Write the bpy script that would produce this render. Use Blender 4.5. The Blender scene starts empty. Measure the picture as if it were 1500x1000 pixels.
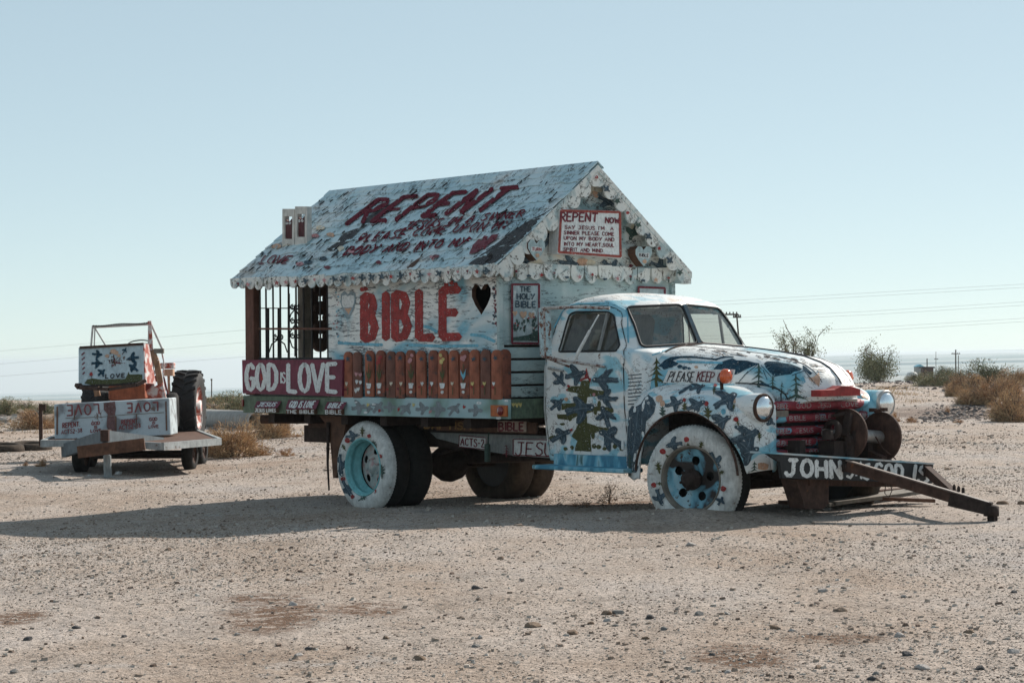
import bpy, bmesh, math, random
import numpy as np
from mathutils import Vector, Matrix, geometry
from mathutils.bvhtree import BVHTree

random.seed(7)
rng = np.random.default_rng(11)
SC = bpy.context.scene
COL = SC.collection
R = math.radians

# ------------------------------------------------------------------ camera, sky, sun, exposure
F_PX = 3000.0            # focal length in pixels of the 1500 px wide photograph (72 mm)
EYE = 1.40
PITCH = math.atan(24 / 3000.0)
ROLL = R(0.5)
_fw = np.array([0, math.cos(PITCH), math.sin(PITCH)])
_up0 = np.array([0, -math.sin(PITCH), math.cos(PITCH)])
_rt0 = np.array([1.0, 0, 0])
_rt = _rt0 * math.cos(ROLL) - _up0 * math.sin(ROLL)
_up = _up0 * math.cos(ROLL) + _rt0 * math.sin(ROLL)
CAM = np.array([0, 0, EYE])
cd = bpy.data.cameras.new('camera')
cam = bpy.data.objects.new('camera', cd)
COL.objects.link(cam)
cd.sensor_width = 36.0
cd.lens = 36.0 * F_PX / 1500.0
cd.clip_start = 0.1
cd.clip_end = 60000
cam.matrix_world = Matrix(((_rt[0], _up[0], -_fw[0], CAM[0]), (_rt[1], _up[1], -_fw[1], CAM[1]), (_rt[2], _up[2], -_fw[2], CAM[2]), (0, 0, 0, 1)))
SC.camera = cam

SUN_AZ = R(41)           # clockwise from +Y (away from the camera) towards +X (right)
SUN_EL = R(34)
world = bpy.data.worlds.new('World')
SC.world = world
world.use_nodes = True
nt = world.node_tree
nt.nodes.clear()
sky = nt.nodes.new('ShaderNodeTexSky')
sky.sky_type = 'NISHITA'
sky.sun_disc = False
sky.sun_elevation = SUN_EL
sky.sun_rotation = SUN_AZ
sky.altitude = 0
sky.air_density = 0.5
sky.dust_density = 0.1
sky.ozone_density = 4.0
bg = nt.nodes.new('ShaderNodeBackground')
bg.inputs['Strength'].default_value = 0.15
wo = nt.nodes.new('ShaderNodeOutputWorld')
hs = nt.nodes.new('ShaderNodeHueSaturation')
hs.inputs['Saturation'].default_value = 1.0
gm = nt.nodes.new('ShaderNodeGamma')          # the photograph's soft, milky sky: the same curve over the whole dome
gm.inputs[1].default_value = 0.38
nt.links.new(sky.outputs[0], gm.inputs[0])
nt.links.new(gm.outputs[0], hs.inputs['Color'])
mx = nt.nodes.new('ShaderNodeMix')
mx.data_type = 'RGBA'
mx.blend_type = 'MULTIPLY'
mx.inputs[0].default_value = 1.0
mx.inputs[7].default_value = (2.10, 2.20, 1.98, 1)
nt.links.new(hs.outputs[0], mx.inputs[6])
nt.links.new(mx.outputs[2], bg.inputs[0])
nt.links.new(bg.outputs[0], wo.inputs[0])
ld = bpy.data.lights.new('sun', 'SUN')
ld.energy = 5.0
ld.angle = R(0.5)
ld.color = (1.0, 0.93, 0.84)
sun = bpy.data.objects.new('sun', ld)
COL.objects.link(sun)
_sd = Vector((math.sin(SUN_AZ) * math.cos(SUN_EL), math.cos(SUN_AZ) * math.cos(SUN_EL), math.sin(SUN_EL)))
sun.rotation_euler = _sd.to_track_quat('Z', 'Y').to_euler()
sun.location = (20, 20, 30)
SC.view_settings.view_transform = 'Standard'
SC.view_settings.look = 'None'
SC.view_settings.exposure = 0.36
SC.view_settings.gamma = 1.0
SC.view_settings.use_curve_mapping = False
SC.render.engine = 'CYCLES'

# ------------------------------------------------------------------ frames: photograph pixel -> point on a plane of the place
HEAD = R(42.1)
TX = np.array([math.sin(HEAD), -math.cos(HEAD), 0])
TY = np.array([math.cos(HEAD), math.sin(HEAD), 0])
TZ = np.array([0, 0, 1.0])
TO = np.array([-0.634, 20.136, 0.0])
TM = Matrix(((TX[0], TY[0], 0, TO[0]), (TX[1], TY[1], 0, TO[1]), (0, 0, 1, 0), (0, 0, 0, 1)))
CAM_L = np.array([(CAM - TO) @ TX, (CAM - TO) @ TY, EYE])

def ray(px, py):
    return _fw + _rt * ((px - 750) / F_PX) - _up * ((py - 500) / F_PX)

def ray_l(px, py):
    d = ray(px, py)
    return np.array([d @ TX, d @ TY, d[2]])

def S(px, py, y):                      # on the plane y = const of the truck
    d = ray_l(px, py)
    p = CAM_L + d * ((y - CAM_L[1]) / d[1])
    return Vector(p)

def F(px, py, x):                      # on the plane x = const of the truck
    d = ray_l(px, py)
    return Vector(CAM_L + d * ((x - CAM_L[0]) / d[0]))

def W(px, dist, z):                    # world point seen in column px at that distance along the view
    return Vector((CAM[0] + (px - 750) / F_PX * dist, dist, z))

def sstep(a, b, x):
    t = np.clip((np.asarray(x, float) - a) / (b - a), 0, 1)
    return t * t * (3 - 2 * t)

# ------------------------------------------------------------------ mesh helpers
class MB:
    def __init__(s):
        s.v, s.f, s.m, s.s = [], [], [], []

    def add(s, vs, fs, m=0, smooth=False):
        b = len(s.v)
        s.v.extend([tuple(v) for v in vs])
        for f in fs:
            s.f.append(tuple(b + i for i in f))
            s.m.append(m)
            s.s.append(smooth)
        return s

    def box(s, c, d, rot=None, m=0):
        x, y, z = d[0] / 2, d[1] / 2, d[2] / 2
        vs = [Vector(p) for p in ((-x, -y, -z), (x, -y, -z), (x, y, -z), (-x, y, -z), (-x, -y, z), (x, -y, z), (x, y, z), (-x, y, z))]
        if rot is not None:
            vs = [rot @ v for v in vs]
        c = Vector(c)
        return s.add([v + c for v in vs], [(0, 3, 2, 1), (4, 5, 6, 7), (0, 1, 5, 4), (1, 2, 6, 5), (2, 3, 7, 6), (3, 0, 4, 7)], m)

    def beam(s, p, q, w, h, m=0, up=(0, 0, 1)):
        p, q = Vector(p), Vector(q)
        d = (q - p)
        L = d.length
        x = d / L
        u = Vector(up)
        y = u.cross(x)
        if y.length < 1e-4:
            y = Vector((0, 1, 0)).cross(x)
        y.normalize()
        z = x.cross(y)
        rot = Matrix((x, y, z)).transposed()
        return s.box((p + q) / 2, (L, w, h), rot, m)

    def tube(s, pts, r, n=8, m=0, cap=True, smooth=True):
        pts = [Vector(p) for p in pts]
        k = len(pts)
        rr = r if hasattr(r, '__len__') else [r] * k
        vs, fs = [], []
        prev = None
        for i, p in enumerate(pts):
            d = (pts[min(i + 1, k - 1)] - pts[max(i - 1, 0)])
            if d.length < 1e-9:
                d = Vector((0, 0, 1))
            d.normalize()
            a = Vector((0, 0, 1)) if prev is None else prev
            if abs(a.dot(d)) > 0.95:
                a = Vector((1, 0, 0))
            u = (a - d * a.dot(d)).normalized()
            prev = u
            w = d.cross(u)
            for j in range(n):
                t = 2 * math.pi * j / n
                vs.append(p + (u * math.cos(t) + w * math.sin(t)) * rr[i])
        for i in range(k - 1):
            for j in range(n):
                fs.append((i * n + j, i * n + (j + 1) % n, (i + 1) * n + (j + 1) % n, (i + 1) * n + j))
        s.add(vs, fs, m, smooth)
        if cap:
            s.add(vs[:n], [tuple(range(n - 1, -1, -1))], m)
            s.add(vs[-n:], [tuple(range(n))], m)
        return s

    def lathe(s, prof, c, axis=(0, 1, 0), n=32, m=0, smooth=True, mats=None, mod=None, flat=None):
        # prof: list of (radius, height along axis)
        ax = Vector(axis).normalized()
        a = Vector((0, 0, 1)) if abs(ax.z) < 0.9 else Vector((1, 0, 0))
        u = (a - ax * a.dot(ax)).normalized()
        w = ax.cross(u)
        c = Vector(c)
        vs = []
        for i, (r, h) in enumerate(prof):
            for j in range(n):
                t = 2 * math.pi * j / n
                q = r if mod is None else mod(i, j, r)
                vs.append(c + ax * h + (u * math.cos(t) + w * math.sin(t)) * q)
        for i in range(len(prof) - 1):
            fs = [(i * n + j, i * n + (j + 1) % n, (i + 1) * n + (j + 1) % n, (i + 1) * n + j) for j in range(n)]
            b = len(s.v)
            s.f.extend([tuple(b + k for k in f) for f in fs])
            s.m.extend([m if mats is None else mats[i]] * n)
            s.s.extend([smooth] * n)
        s.v.extend([tuple(v) for v in vs])
        return s

    def prism(s, loop, vec, m=0, m_side=None):
        loop = [Vector(p) for p in loop]
        n = len(loop)
        vec = Vector(vec)
        tri = geometry.tessellate_polygon([loop])
        top = [p + vec for p in loop]
        s.add(loop + top, [tuple(t) for t in tri] + [tuple(i + n for i in reversed(t)) for t in tri], m)
        s.add(loop + top, [(i, (i + 1) % n, n + (i + 1) % n, n + i) for i in range(n)], m if m_side is None else m_side)
        return s

    def build(s, name, mats, parent=None, bevel=0.0, fix=False):
        me = bpy.data.meshes.new(name)
        me.from_pydata(s.v, [], s.f)
        for m in (mats if isinstance(mats, (list, tuple)) else [mats]):
            me.materials.append(m)
        me.polygons.foreach_set('material_index', s.m)
        me.polygons.foreach_set('use_smooth', s.s)
        if fix or bevel:
            bm = bmesh.new()
            bm.from_mesh(me)
            bmesh.ops.remove_doubles(bm, verts=bm.verts, dist=1e-5)
            bmesh.ops.recalc_face_normals(bm, faces=bm.faces)
            if bevel:
                bmesh.ops.bevel(bm, geom=list(bm.edges), offset=bevel, segments=1, affect='EDGES', clamp_overlap=True)
            bm.to_mesh(me)
            bm.free()
        me.update()
        return link(name, me, parent)

def link(name, me, parent=None):
    o = bpy.data.objects.new(name, me)
    COL.objects.link(o)
    if parent is not None:
        o.parent = parent
    return o

def tag(o, label=None, cat=None, group=None, kind=None):
    if label:
        o['label'] = label
    if cat:
        o['category'] = cat
    if group:
        o['group'] = group
    if kind:
        o['kind'] = kind
    return o

def thing(name, label, cat, loc=None, mat=None, group=None):
    o = bpy.data.objects.new(name, None)
    o.empty_display_size = 0.2
    COL.objects.link(o)
    if mat is not None:
        o.matrix_world = mat
    elif loc is not None:
        o.location = loc
    return tag(o, label, cat, group)

def dup(o, loc, rotz=0, scale=1.0, label=None, group=None, tilt=None):
    r = o.copy()
    COL.objects.link(r)
    r.location = loc
    r.rotation_euler = tilt if tilt else (0, 0, rotz)
    r.scale = (scale, scale, scale) if not hasattr(scale, '__len__') else scale
    for ch in list(o.children):
        c = ch.copy()
        COL.objects.link(c)
        c.parent = r
        for g in list(ch.children):
            d = g.copy()
            COL.objects.link(d)
            d.parent = c
    return tag(r, label, None, group)

# ------------------------------------------------------------------ materials
def _new(name):
    m = bpy.data.materials.new(name)
    m.use_nodes = True
    t = m.node_tree
    b = t.nodes['Principled BSDF']
    return m, t, b

def _ramp(t, fac, stops, interp='LINEAR'):
    r = t.nodes.new('ShaderNodeValToRGB')
    r.color_ramp.interpolation = interp
    e = r.color_ramp.elements
    while len(e) > 1:
        e.remove(e[-1])
    e[0].position = stops[0][0]
    e[0].color = (*stops[0][1], 1) if hasattr(stops[0][1], '__len__') else (stops[0][1],) * 3 + (1,)
    for p, c in stops[1:]:
        q = e.new(p)
        q.color = (*c, 1) if hasattr(c, '__len__') else (c, c, c, 1)
    t.links.new(fac, r.inputs[0])
    return r.outputs[0]

def _noise(t, vec, scale, detail=4, rough=0.6, dist=0.0):
    n = t.nodes.new('ShaderNodeTexNoise')
    n.inputs['Scale'].default_value = scale
    n.inputs['Detail'].default_value = detail
    n.inputs['Roughness'].default_value = rough
    n.inputs['Distortion'].default_value = dist
    t.links.new(vec, n.inputs['Vector'])
    return n.outputs[0]

def _map(t, vec, scale=(1, 1, 1), loc=(0, 0, 0), rot=(0, 0, 0)):
    m = t.nodes.new('ShaderNodeMapping')
    m.inputs['Scale'].default_value = scale
    m.inputs['Location'].default_value = loc
    m.inputs['Rotation'].default_value = rot
    t.links.new(vec, m.inputs['Vector'])
    return m.outputs[0]

def _mix(t, fac, a, b, mode='MIX'):
    n = t.nodes.new('ShaderNodeMix')
    n.data_type = 'RGBA'
    n.blend_type = mode
    for sock, v in ((n.inputs[0], fac), (n.inputs[6], a), (n.inputs[7], b)):
        if isinstance(v, (int, float)):
            sock.default_value = v if sock.type == 'VALUE' else (v, v, v, 1)
        elif isinstance(v, tuple):
            sock.default_value = (*v, 1)
        else:
            t.links.new(v, sock)
    return n.outputs[2]

def _bump(t, b, h, strength=0.3, dist=0.01):
    n = t.nodes.new('ShaderNodeBump')
    n.inputs['Strength'].default_value = strength
    n.inputs['Distance'].default_value = dist
    t.links.new(h, n.inputs['Height'])
    t.links.new(n.outputs[0], b.inputs['Normal'])

def _coord(t, ref=None):
    c = t.nodes.new('ShaderNodeTexCoord')
    if ref is not None:
        c.object = ref
    return c.outputs['Object']

_MC = {}
def plain(name, col, rough=0.7, metal=0.0, var=0.25, scale=12.0, bump=0.15, spec=0.3, dirt=None, dirt_at=0.62):
    """a surface of one colour with brush and dust variation"""
    if name in _MC:
        return _MC[name]
    m, t, b = _new(name)
    v = _coord(t)
    n = _noise(t, v, scale, 6, 0.65)
    lo = tuple(c * (1 - var) for c in col)
    hi = tuple(min(1, c * (1 + var)) for c in col)
    c = _ramp(t, n, [(0.3, lo), (0.7, hi)])
    c = _mix(t, 0.8, c, _ramp(t, _noise(t, _map(t, v, (1, 1, .22), (2, 8, 5)), scale * 3.2, 4, 0.7), [(0.3, 0.66), (0.68, 1.12)]), 'MULTIPLY')
    if dirt:
        d = _ramp(t, _noise(t, _map(t, v, (1, 1, 1), (3, 5, 1)), scale * 0.8, 8, 0.75), [(dirt_at, 0.0), (dirt_at + 0.05, 1.0)])
        c = _mix(t, d, c, dirt)
    t.links.new(c, b.inputs['Base Color'])
    b.inputs['Roughness'].default_value = rough
    b.inputs['Metallic'].default_value = metal
    b.inputs['Specular IOR Level'].default_value = spec
    if bump:
        _bump(t, b, _noise(t, v, scale * 5, 4), bump)
    _MC[name] = m
    return m

def brushed(name, stops, scale=3.0, stretch=(1, 1, 1), wear=(0.12, 0.08, 0.06), wear_at=0.7, wear_scale=25, wear_stretch=(1, 1, 1), rough=0.6, ref=None, bump=0.35, crack=0.0, spec=0.35, dist=0.6):
    """house paint brushed on in patches of several colours, chipped and cracked"""
    m, t, b = _new(name)
    v = _coord(t, ref)
    n = _noise(t, _map(t, v, stretch), scale, 2.5, 0.5, dist)
    c = _ramp(t, n, stops)
    fine = _noise(t, _map(t, v, stretch), scale * 9, 5, 0.7)
    c = _mix(t, 0.55, c, _ramp(t, fine, [(0.25, 0.78), (0.7, 1.0)]), 'MULTIPLY')
    wn = _noise(t, _map(t, v, wear_stretch, (7.3, 1.1, 4.2)), wear_scale, 7, 0.72)
    w = _ramp(t, wn, [(wear_at, 0.0), (wear_at + 0.03, 1.0)])
    c = _mix(t, w, c, wear)
    h = fine
    if crack:
        cn = _noise(t, _map(t, v, wear_stretch, (1.7, 9.1, 2.2)), wear_scale * 0.45, 5, 0.7, 0.4)
        k = _ramp(t, cn, [(0.5 - crack, 0.0), (0.5 - crack * 0.35, 1.0), (0.5 + crack * 0.35, 1.0), (0.5 + crack, 0.0)])
        gate = _ramp(t, _noise(t, _map(t, v, (1, 1, 1), (4, 4, 4)), scale * 1.3, 3), [(0.42, 0.0), (0.55, 1.0)])
        k = _mix(t, 1.0, k, gate, 'MULTIPLY')
        c = _mix(t, k, c, tuple(x * 0.5 for x in wear))
    t.links.new(c, b.inputs['Base Color'])
    b.inputs['Roughness'].default_value = rough
    b.inputs['Specular IOR Level'].default_value = spec
    inv = t.nodes.new('ShaderNodeInvert')
    t.links.new(w, inv.inputs[1])
    hh = _mix(t, 0.5, fine, inv.outputs[0])
    hh = _mix(t, 0.45, hh, _noise(t, v, 5.0, 3, 0.5))
    _bump(t, b, hh, bump * 1.4, 0.009)
    return m

WHITE = (0.62, 0.64, 0.62)
PALE = (0.46, 0.60, 0.64)
BLUE = (0.20, 0.45, 0.56)
def mk():
    M = {}
    M['white'] = plain('white paint', (0.66, 0.67, 0.65), 0.6, var=0.12, dirt=(0.30, 0.30, 0.28), dirt_at=0.66)
    M['cream'] = plain('cream paint', (0.62, 0.56, 0.44), 0.6, var=0.12)
    M['letter_white'] = plain('white lettering', (0.68, 0.70, 0.69), 0.6, var=0.16, scale=30, dirt=(0.25, 0.2, 0.2), dirt_at=0.68)
    M['red'] = plain('red paint', (0.30, 0.030, 0.028), 0.6, var=0.4, scale=16)
    M['maroon'] = plain('maroon paint', (0.155, 0.022, 0.035), 0.6, var=0.35, scale=26, dirt=(0.36, 0.42, 0.44), dirt_at=0.70)
    M['maroon_board'] = plain('maroon board', (0.165, 0.030, 0.055), 0.6, var=0.3, scale=9)
    M['slate'] = plain('slate blue paint', (0.062, 0.092, 0.115), 0.8, var=0.5, spec=.15, scale=22)
    M['slate_light'] = plain('pale slate brush stroke', (0.135, 0.180, 0.210), 0.8, var=0.4, scale=22, spec=.15)
    M['navy'] = plain('dark blue paint', (0.024, 0.058, 0.085), 0.85, var=0.45, spec=.1, scale=18)
    M['olive'] = plain('olive paint', (0.070, 0.074, 0.024), 0.6, var=0.3, scale=22)
    M['fir'] = plain('fir green paint', (0.045, 0.082, 0.068), 0.6, var=0.3, scale=22)
    M['peach'] = plain('peach paint', (0.56, 0.35, 0.24), 0.6, var=0.15, scale=22)
    M['pink'] = plain('pink paint', (0.48, 0.23, 0.24), 0.6, var=0.15, scale=22)
    M['yellow'] = plain('yellow paint', (0.58, 0.48, 0.18), 0.6, var=0.15, scale=22)
    M['sky_blue'] = plain('sky blue paint', (0.15, 0.41, 0.53), 0.5, var=0.3, scale=14)
    M['black'] = plain('black paint', (0.018, 0.02, 0.022), 0.6, var=0.3)
    M['ink'] = plain('thin dark paint line', (0.035, 0.03, 0.035), 0.7, var=0.3)
    M['rubber'] = plain('old rubber', (0.022, 0.021, 0.020), 0.85, var=0.35, scale=20, spec=0.2)
    M['tyre_brown'] = plain('dusty brown rubber', (0.060, 0.045, 0.034), 0.9, var=0.4, scale=10, spec=0.15)
    M['tyre_white'] = plain('white painted rubber', (0.58, 0.585, 0.56), 0.75, var=0.25, scale=14, dirt=(0.24, 0.20, 0.175), dirt_at=0.60)
    M['rust'] = plain('rusty steel', (0.065, 0.036, 0.027), 0.85, var=0.45, scale=14, bump=0.4, spec=0.25, dirt=(0.12, 0.05, 0.025), dirt_at=0.6)
    M['dark_rust'] = plain('dark rusty steel', (0.040, 0.028, 0.024), 0.85, var=0.4, scale=14, bump=0.4, spec=0.2)
    M['steel'] = plain('worn bright steel', (0.42, 0.40, 0.38), 0.45, metal=0.7, var=0.2, scale=20)
    M['wood_dark'] = plain('old brown wood', (0.105, 0.052, 0.032), 0.8, var=0.45, scale=9, bump=0.4)
    M['wood_grey'] = plain('grey weathered wood', (0.20, 0.175, 0.145), 0.85, var=0.35, scale=9, bump=0.4)
    M['turquoise'] = plain('turquoise paint', (0.19, 0.47, 0.49), 0.5, var=0.18, scale=16, dirt=(0.4, 0.42, 0.4), dirt_at=0.7)
    M['grey_board'] = plain('grey painted board', (0.27, 0.285, 0.28), 0.7, var=0.2, scale=10)
    M['felt'] = plain('bare dark roof felt', (0.06, 0.06, 0.062), 0.9, var=0.4, scale=20)
    M['interior'] = plain('dusty cab lining', (0.30, 0.30, 0.28), 0.8, var=0.3)
    M['orange'] = plain('orange lens backing', (0.42, 0.11, 0.03), 0.5, var=0.2)
    return M
M = mk()

def lens_mat(name, col, rough=0.12):
    m, t, b = _new(name)
    b.inputs['Base Color'].default_value = (*col, 1)
    b.inputs['Roughness'].default_value = rough
    b.inputs['Coat Weight'].default_value = 0.6
    b.inputs['Subsurface Weight'].default_value = 0.0
    v = _coord(t)
    _bump(t, b, _noise(t, v, 120, 2), 0.2)
    return m
M['amber'] = lens_mat('amber lamp lens', (0.62, 0.10, 0.018))
M['red_lens'] = lens_mat('red lamp lens', (0.16, 0.012, 0.012))
def _chrome():
    m, t, b = _new('headlamp glass over reflector')
    b.inputs['Base Color'].default_value = (0.75, 0.80, 0.83, 1)
    b.inputs['Metallic'].default_value = 0.92
    b.inputs['Roughness'].default_value = 0.2
    w = t.nodes.new('ShaderNodeTexWave')
    w.inputs['Scale'].default_value = 18
    t.links.new(_coord(t), w.inputs['Vector'])
    _bump(t, b, w.outputs['Color'], 0.15, 0.004)
    return m
M['headlamp'] = _chrome()
def _glass(name, tint, refl):
    m, t, b = _new(name)
    t.nodes.remove(b)
    out = t.nodes['Material Output']
    tr = t.nodes.new('ShaderNodeBsdfTransparent')
    tr.inputs[0].default_value = (*tint, 1)
    gl = t.nodes.new('ShaderNodeBsdfGlossy')
    gl.inputs['Roughness'].default_value = 0.01
    di = t.nodes.new('ShaderNodeBsdfDiffuse')
    di.inputs[0].default_value = (0.46, 0.51, 0.51, 1)
    lw = t.nodes.new('ShaderNodeLayerWeight')
    lw.inputs[0].default_value = 0.5
    frc = _ramp(t, lw.outputs['Facing'], [(0.0, 0.045), (0.5, 0.07), (0.75, 0.2), (1.0, 0.9)])
    a = t.nodes.new('ShaderNodeMixShader')
    t.links.new(frc, a.inputs[0])
    t.links.new(tr.outputs[0], a.inputs[1])
    t.links.new(gl.outputs[0], a.inputs[2])
    c = t.nodes.new('ShaderNodeMixShader')
    dust = _ramp(t, _noise(t, _coord(t), 5, 5, 0.7), [(0.3, refl * 0.6), (0.75, refl * 1.5)])
    t.links.new(dust, c.inputs[0])
    t.links.new(a.outputs[0], c.inputs[1])
    t.links.new(di.outputs[0], c.inputs[2])
    t.links.new(c.outputs[0], out.inputs[0])
    return m
M['glass'] = _glass('dusty window glass', (0.93, 0.95, 0.95), 0.06)
M['glass_side'] = _glass('dusty door glass', (0.62, 0.60, 0.56), 0.03)

# ------------------------------------------------------------------ hand painting on surfaces
GLYPH = {
 'A': [[(0, 1), (.4, 0), (.8, 1)], [(.18, .62), (.62, .62)]],
 'B': [[(0, 0), (0, 1)], [(0, 0), (.5, .04), (.66, .22), (.5, .45), (0, .47)], [(0, .47), (.56, .52), (.74, .74), (.56, .96), (0, 1)]],
 'C': [[(.74, .16), (.5, .0), (.2, .06), (.02, .35), (.02, .65), (.2, .94), (.5, 1), (.74, .84)]],
 'D': [[(0, 0), (0, 1)], [(0, 0), (.45, .05), (.72, .3), (.72, .7), (.45, .95), (0, 1)]],
 'E': [[(0, 0), (0, 1)], [(0, 0), (.64, 0)], [(0, .48), (.52, .48)], [(0, 1), (.66, 1)]],
 'F': [[(0, 0), (0, 1)], [(0, 0), (.62, 0)], [(0, .48), (.5, .48)]],
 'G': [[(.74, .16), (.5, 0), (.2, .06), (.02, .35), (.02, .65), (.2, .94), (.5, 1), (.74, .86), (.74, .55), (.45, .55)]],
 'H': [[(0, 0), (0, 1)], [(.7, 0), (.7, 1)], [(0, .5), (.7, .5)]],
 'I': [[(.12, 0), (.12, 1)]],
 'J': [[(.2, 0), (.8, 0)], [(.55, 0), (.55, .8), (.4, 1), (.15, 1), (0, .82)]],
 'K': [[(0, 0), (0, 1)], [(.68, 0), (0, .55)], [(.22, .42), (.72, 1)]],
 'L': [[(0, 0), (0, 1)], [(0, 1), (.62, 1)]],
 'M': [[(0, 1), (.05, 0)], [(.05, 0), (.42, .7)], [(.42, .7), (.8, 0)], [(.8, 0), (.85, 1)]],
 'N': [[(0, 1), (0, 0)], [(0, 0), (.7, 1)], [(.7, 1), (.7, 0)]],
 'O': [[(.38, 0), (.12, .12), (0, .4), (0, .65), (.14, .9), (.38, 1), (.62, .9), (.76, .65), (.76, .38), (.62, .1), (.38, 0)]],
 'P': [[(0, 0), (0, 1)], [(0, 0), (.5, .03), (.7, .22), (.52, .48), (0, .52)]],
 'R': [[(0, 0), (0, 1)], [(0, 0), (.5, .03), (.7, .22), (.52, .46), (0, .5)], [(.25, .5), (.74, 1)]],
 'S': [[(.68, .14), (.42, 0), (.12, .08), (.06, .3), (.3, .46), (.6, .58), (.68, .82), (.42, 1), (.1, .95), (0, .82)]],
 'T': [[(0, 0), (.8, 0)], [(.4, 0), (.4, 1)]],
 'U': [[(0, 0), (0, .7), (.16, .96), (.38, 1), (.58, .94), (.7, .7), (.7, 0)]],
 'V': [[(0, 0), (.38, 1)], [(.38, 1), (.78, 0)]],
 'W': [[(0, 0), (.2, 1)], [(.2, 1), (.45, .3)], [(.45, .3), (.7, 1)], [(.7, 1), (.9, 0)]],
 'Y': [[(0, 0), (.38, .5)], [(.78, 0), (.2, 1)]],
 '1': [[(.0, .2), (.2, 0), (.2, 1)]],
 '2': [[(.04, .2), (.25, 0), (.55, .06), (.6, .32), (0, 1)], [(0, 1), (.66, 1)]],
 '3': [[(.04, .1), (.35, 0), (.6, .2), (.3, .46), (.62, .72), (.35, 1), (0, .9)]],
 '6': [[(.6, .06), (.25, .12), (.02, .5), (.08, .9), (.36, 1), (.62, .78), (.46, .5), (.1, .58)]],
 '8': [[(.32, 0), (.08, .2), (.32, .46), (.62, .72), (.32, 1), (.02, .72), (.32, .46), (.56, .2), (.32, 0)]],
 '-': [[(.08, .5), (.5, .5)]], '.': [[(.08, .96), (.12, 1)]], ',': [[(.1, .95), (.04, 1.12)]], "'": [[(.1, 0), (.06, .2)]],
 ':': [[(.1, .3), (.12, .32)], [(.1, .8), (.12, .82)]], '"': [[(.05, 0), (.03, .18)], [(.2, 0), (.18, .18)]],
 '3_': [], '!': [[(.1, 0), (.1, .7)], [(.1, .95), (.1, 1)]],
}
def gwidth(ch):
    if ch == ' ':
        return 0.45
    return max(p[0] for st in GLYPH[ch] for p in st)

_CH = {}
def chipped(mat, at=0.385):
    """the same paint with small chips flaked off, so that what is under it shows"""
    if mat.name.startswith('chipped'):
        return mat
    if (mat.name, at) not in _CH:
        m = mat.copy()
        m.name = 'chipped ' + mat.name
        t = m.node_tree
        b = t.nodes['Principled BSDF']
        v = _coord(t)
        a = _ramp(t, _noise(t, v, 42, 7, 0.78), [(at, 0.0), (at + .025, 1.0)])
        t.links.new(a, b.inputs['Alpha'])
        _CH[(mat.name, at)] = m
    return _CH[(mat.name, at)]

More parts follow.
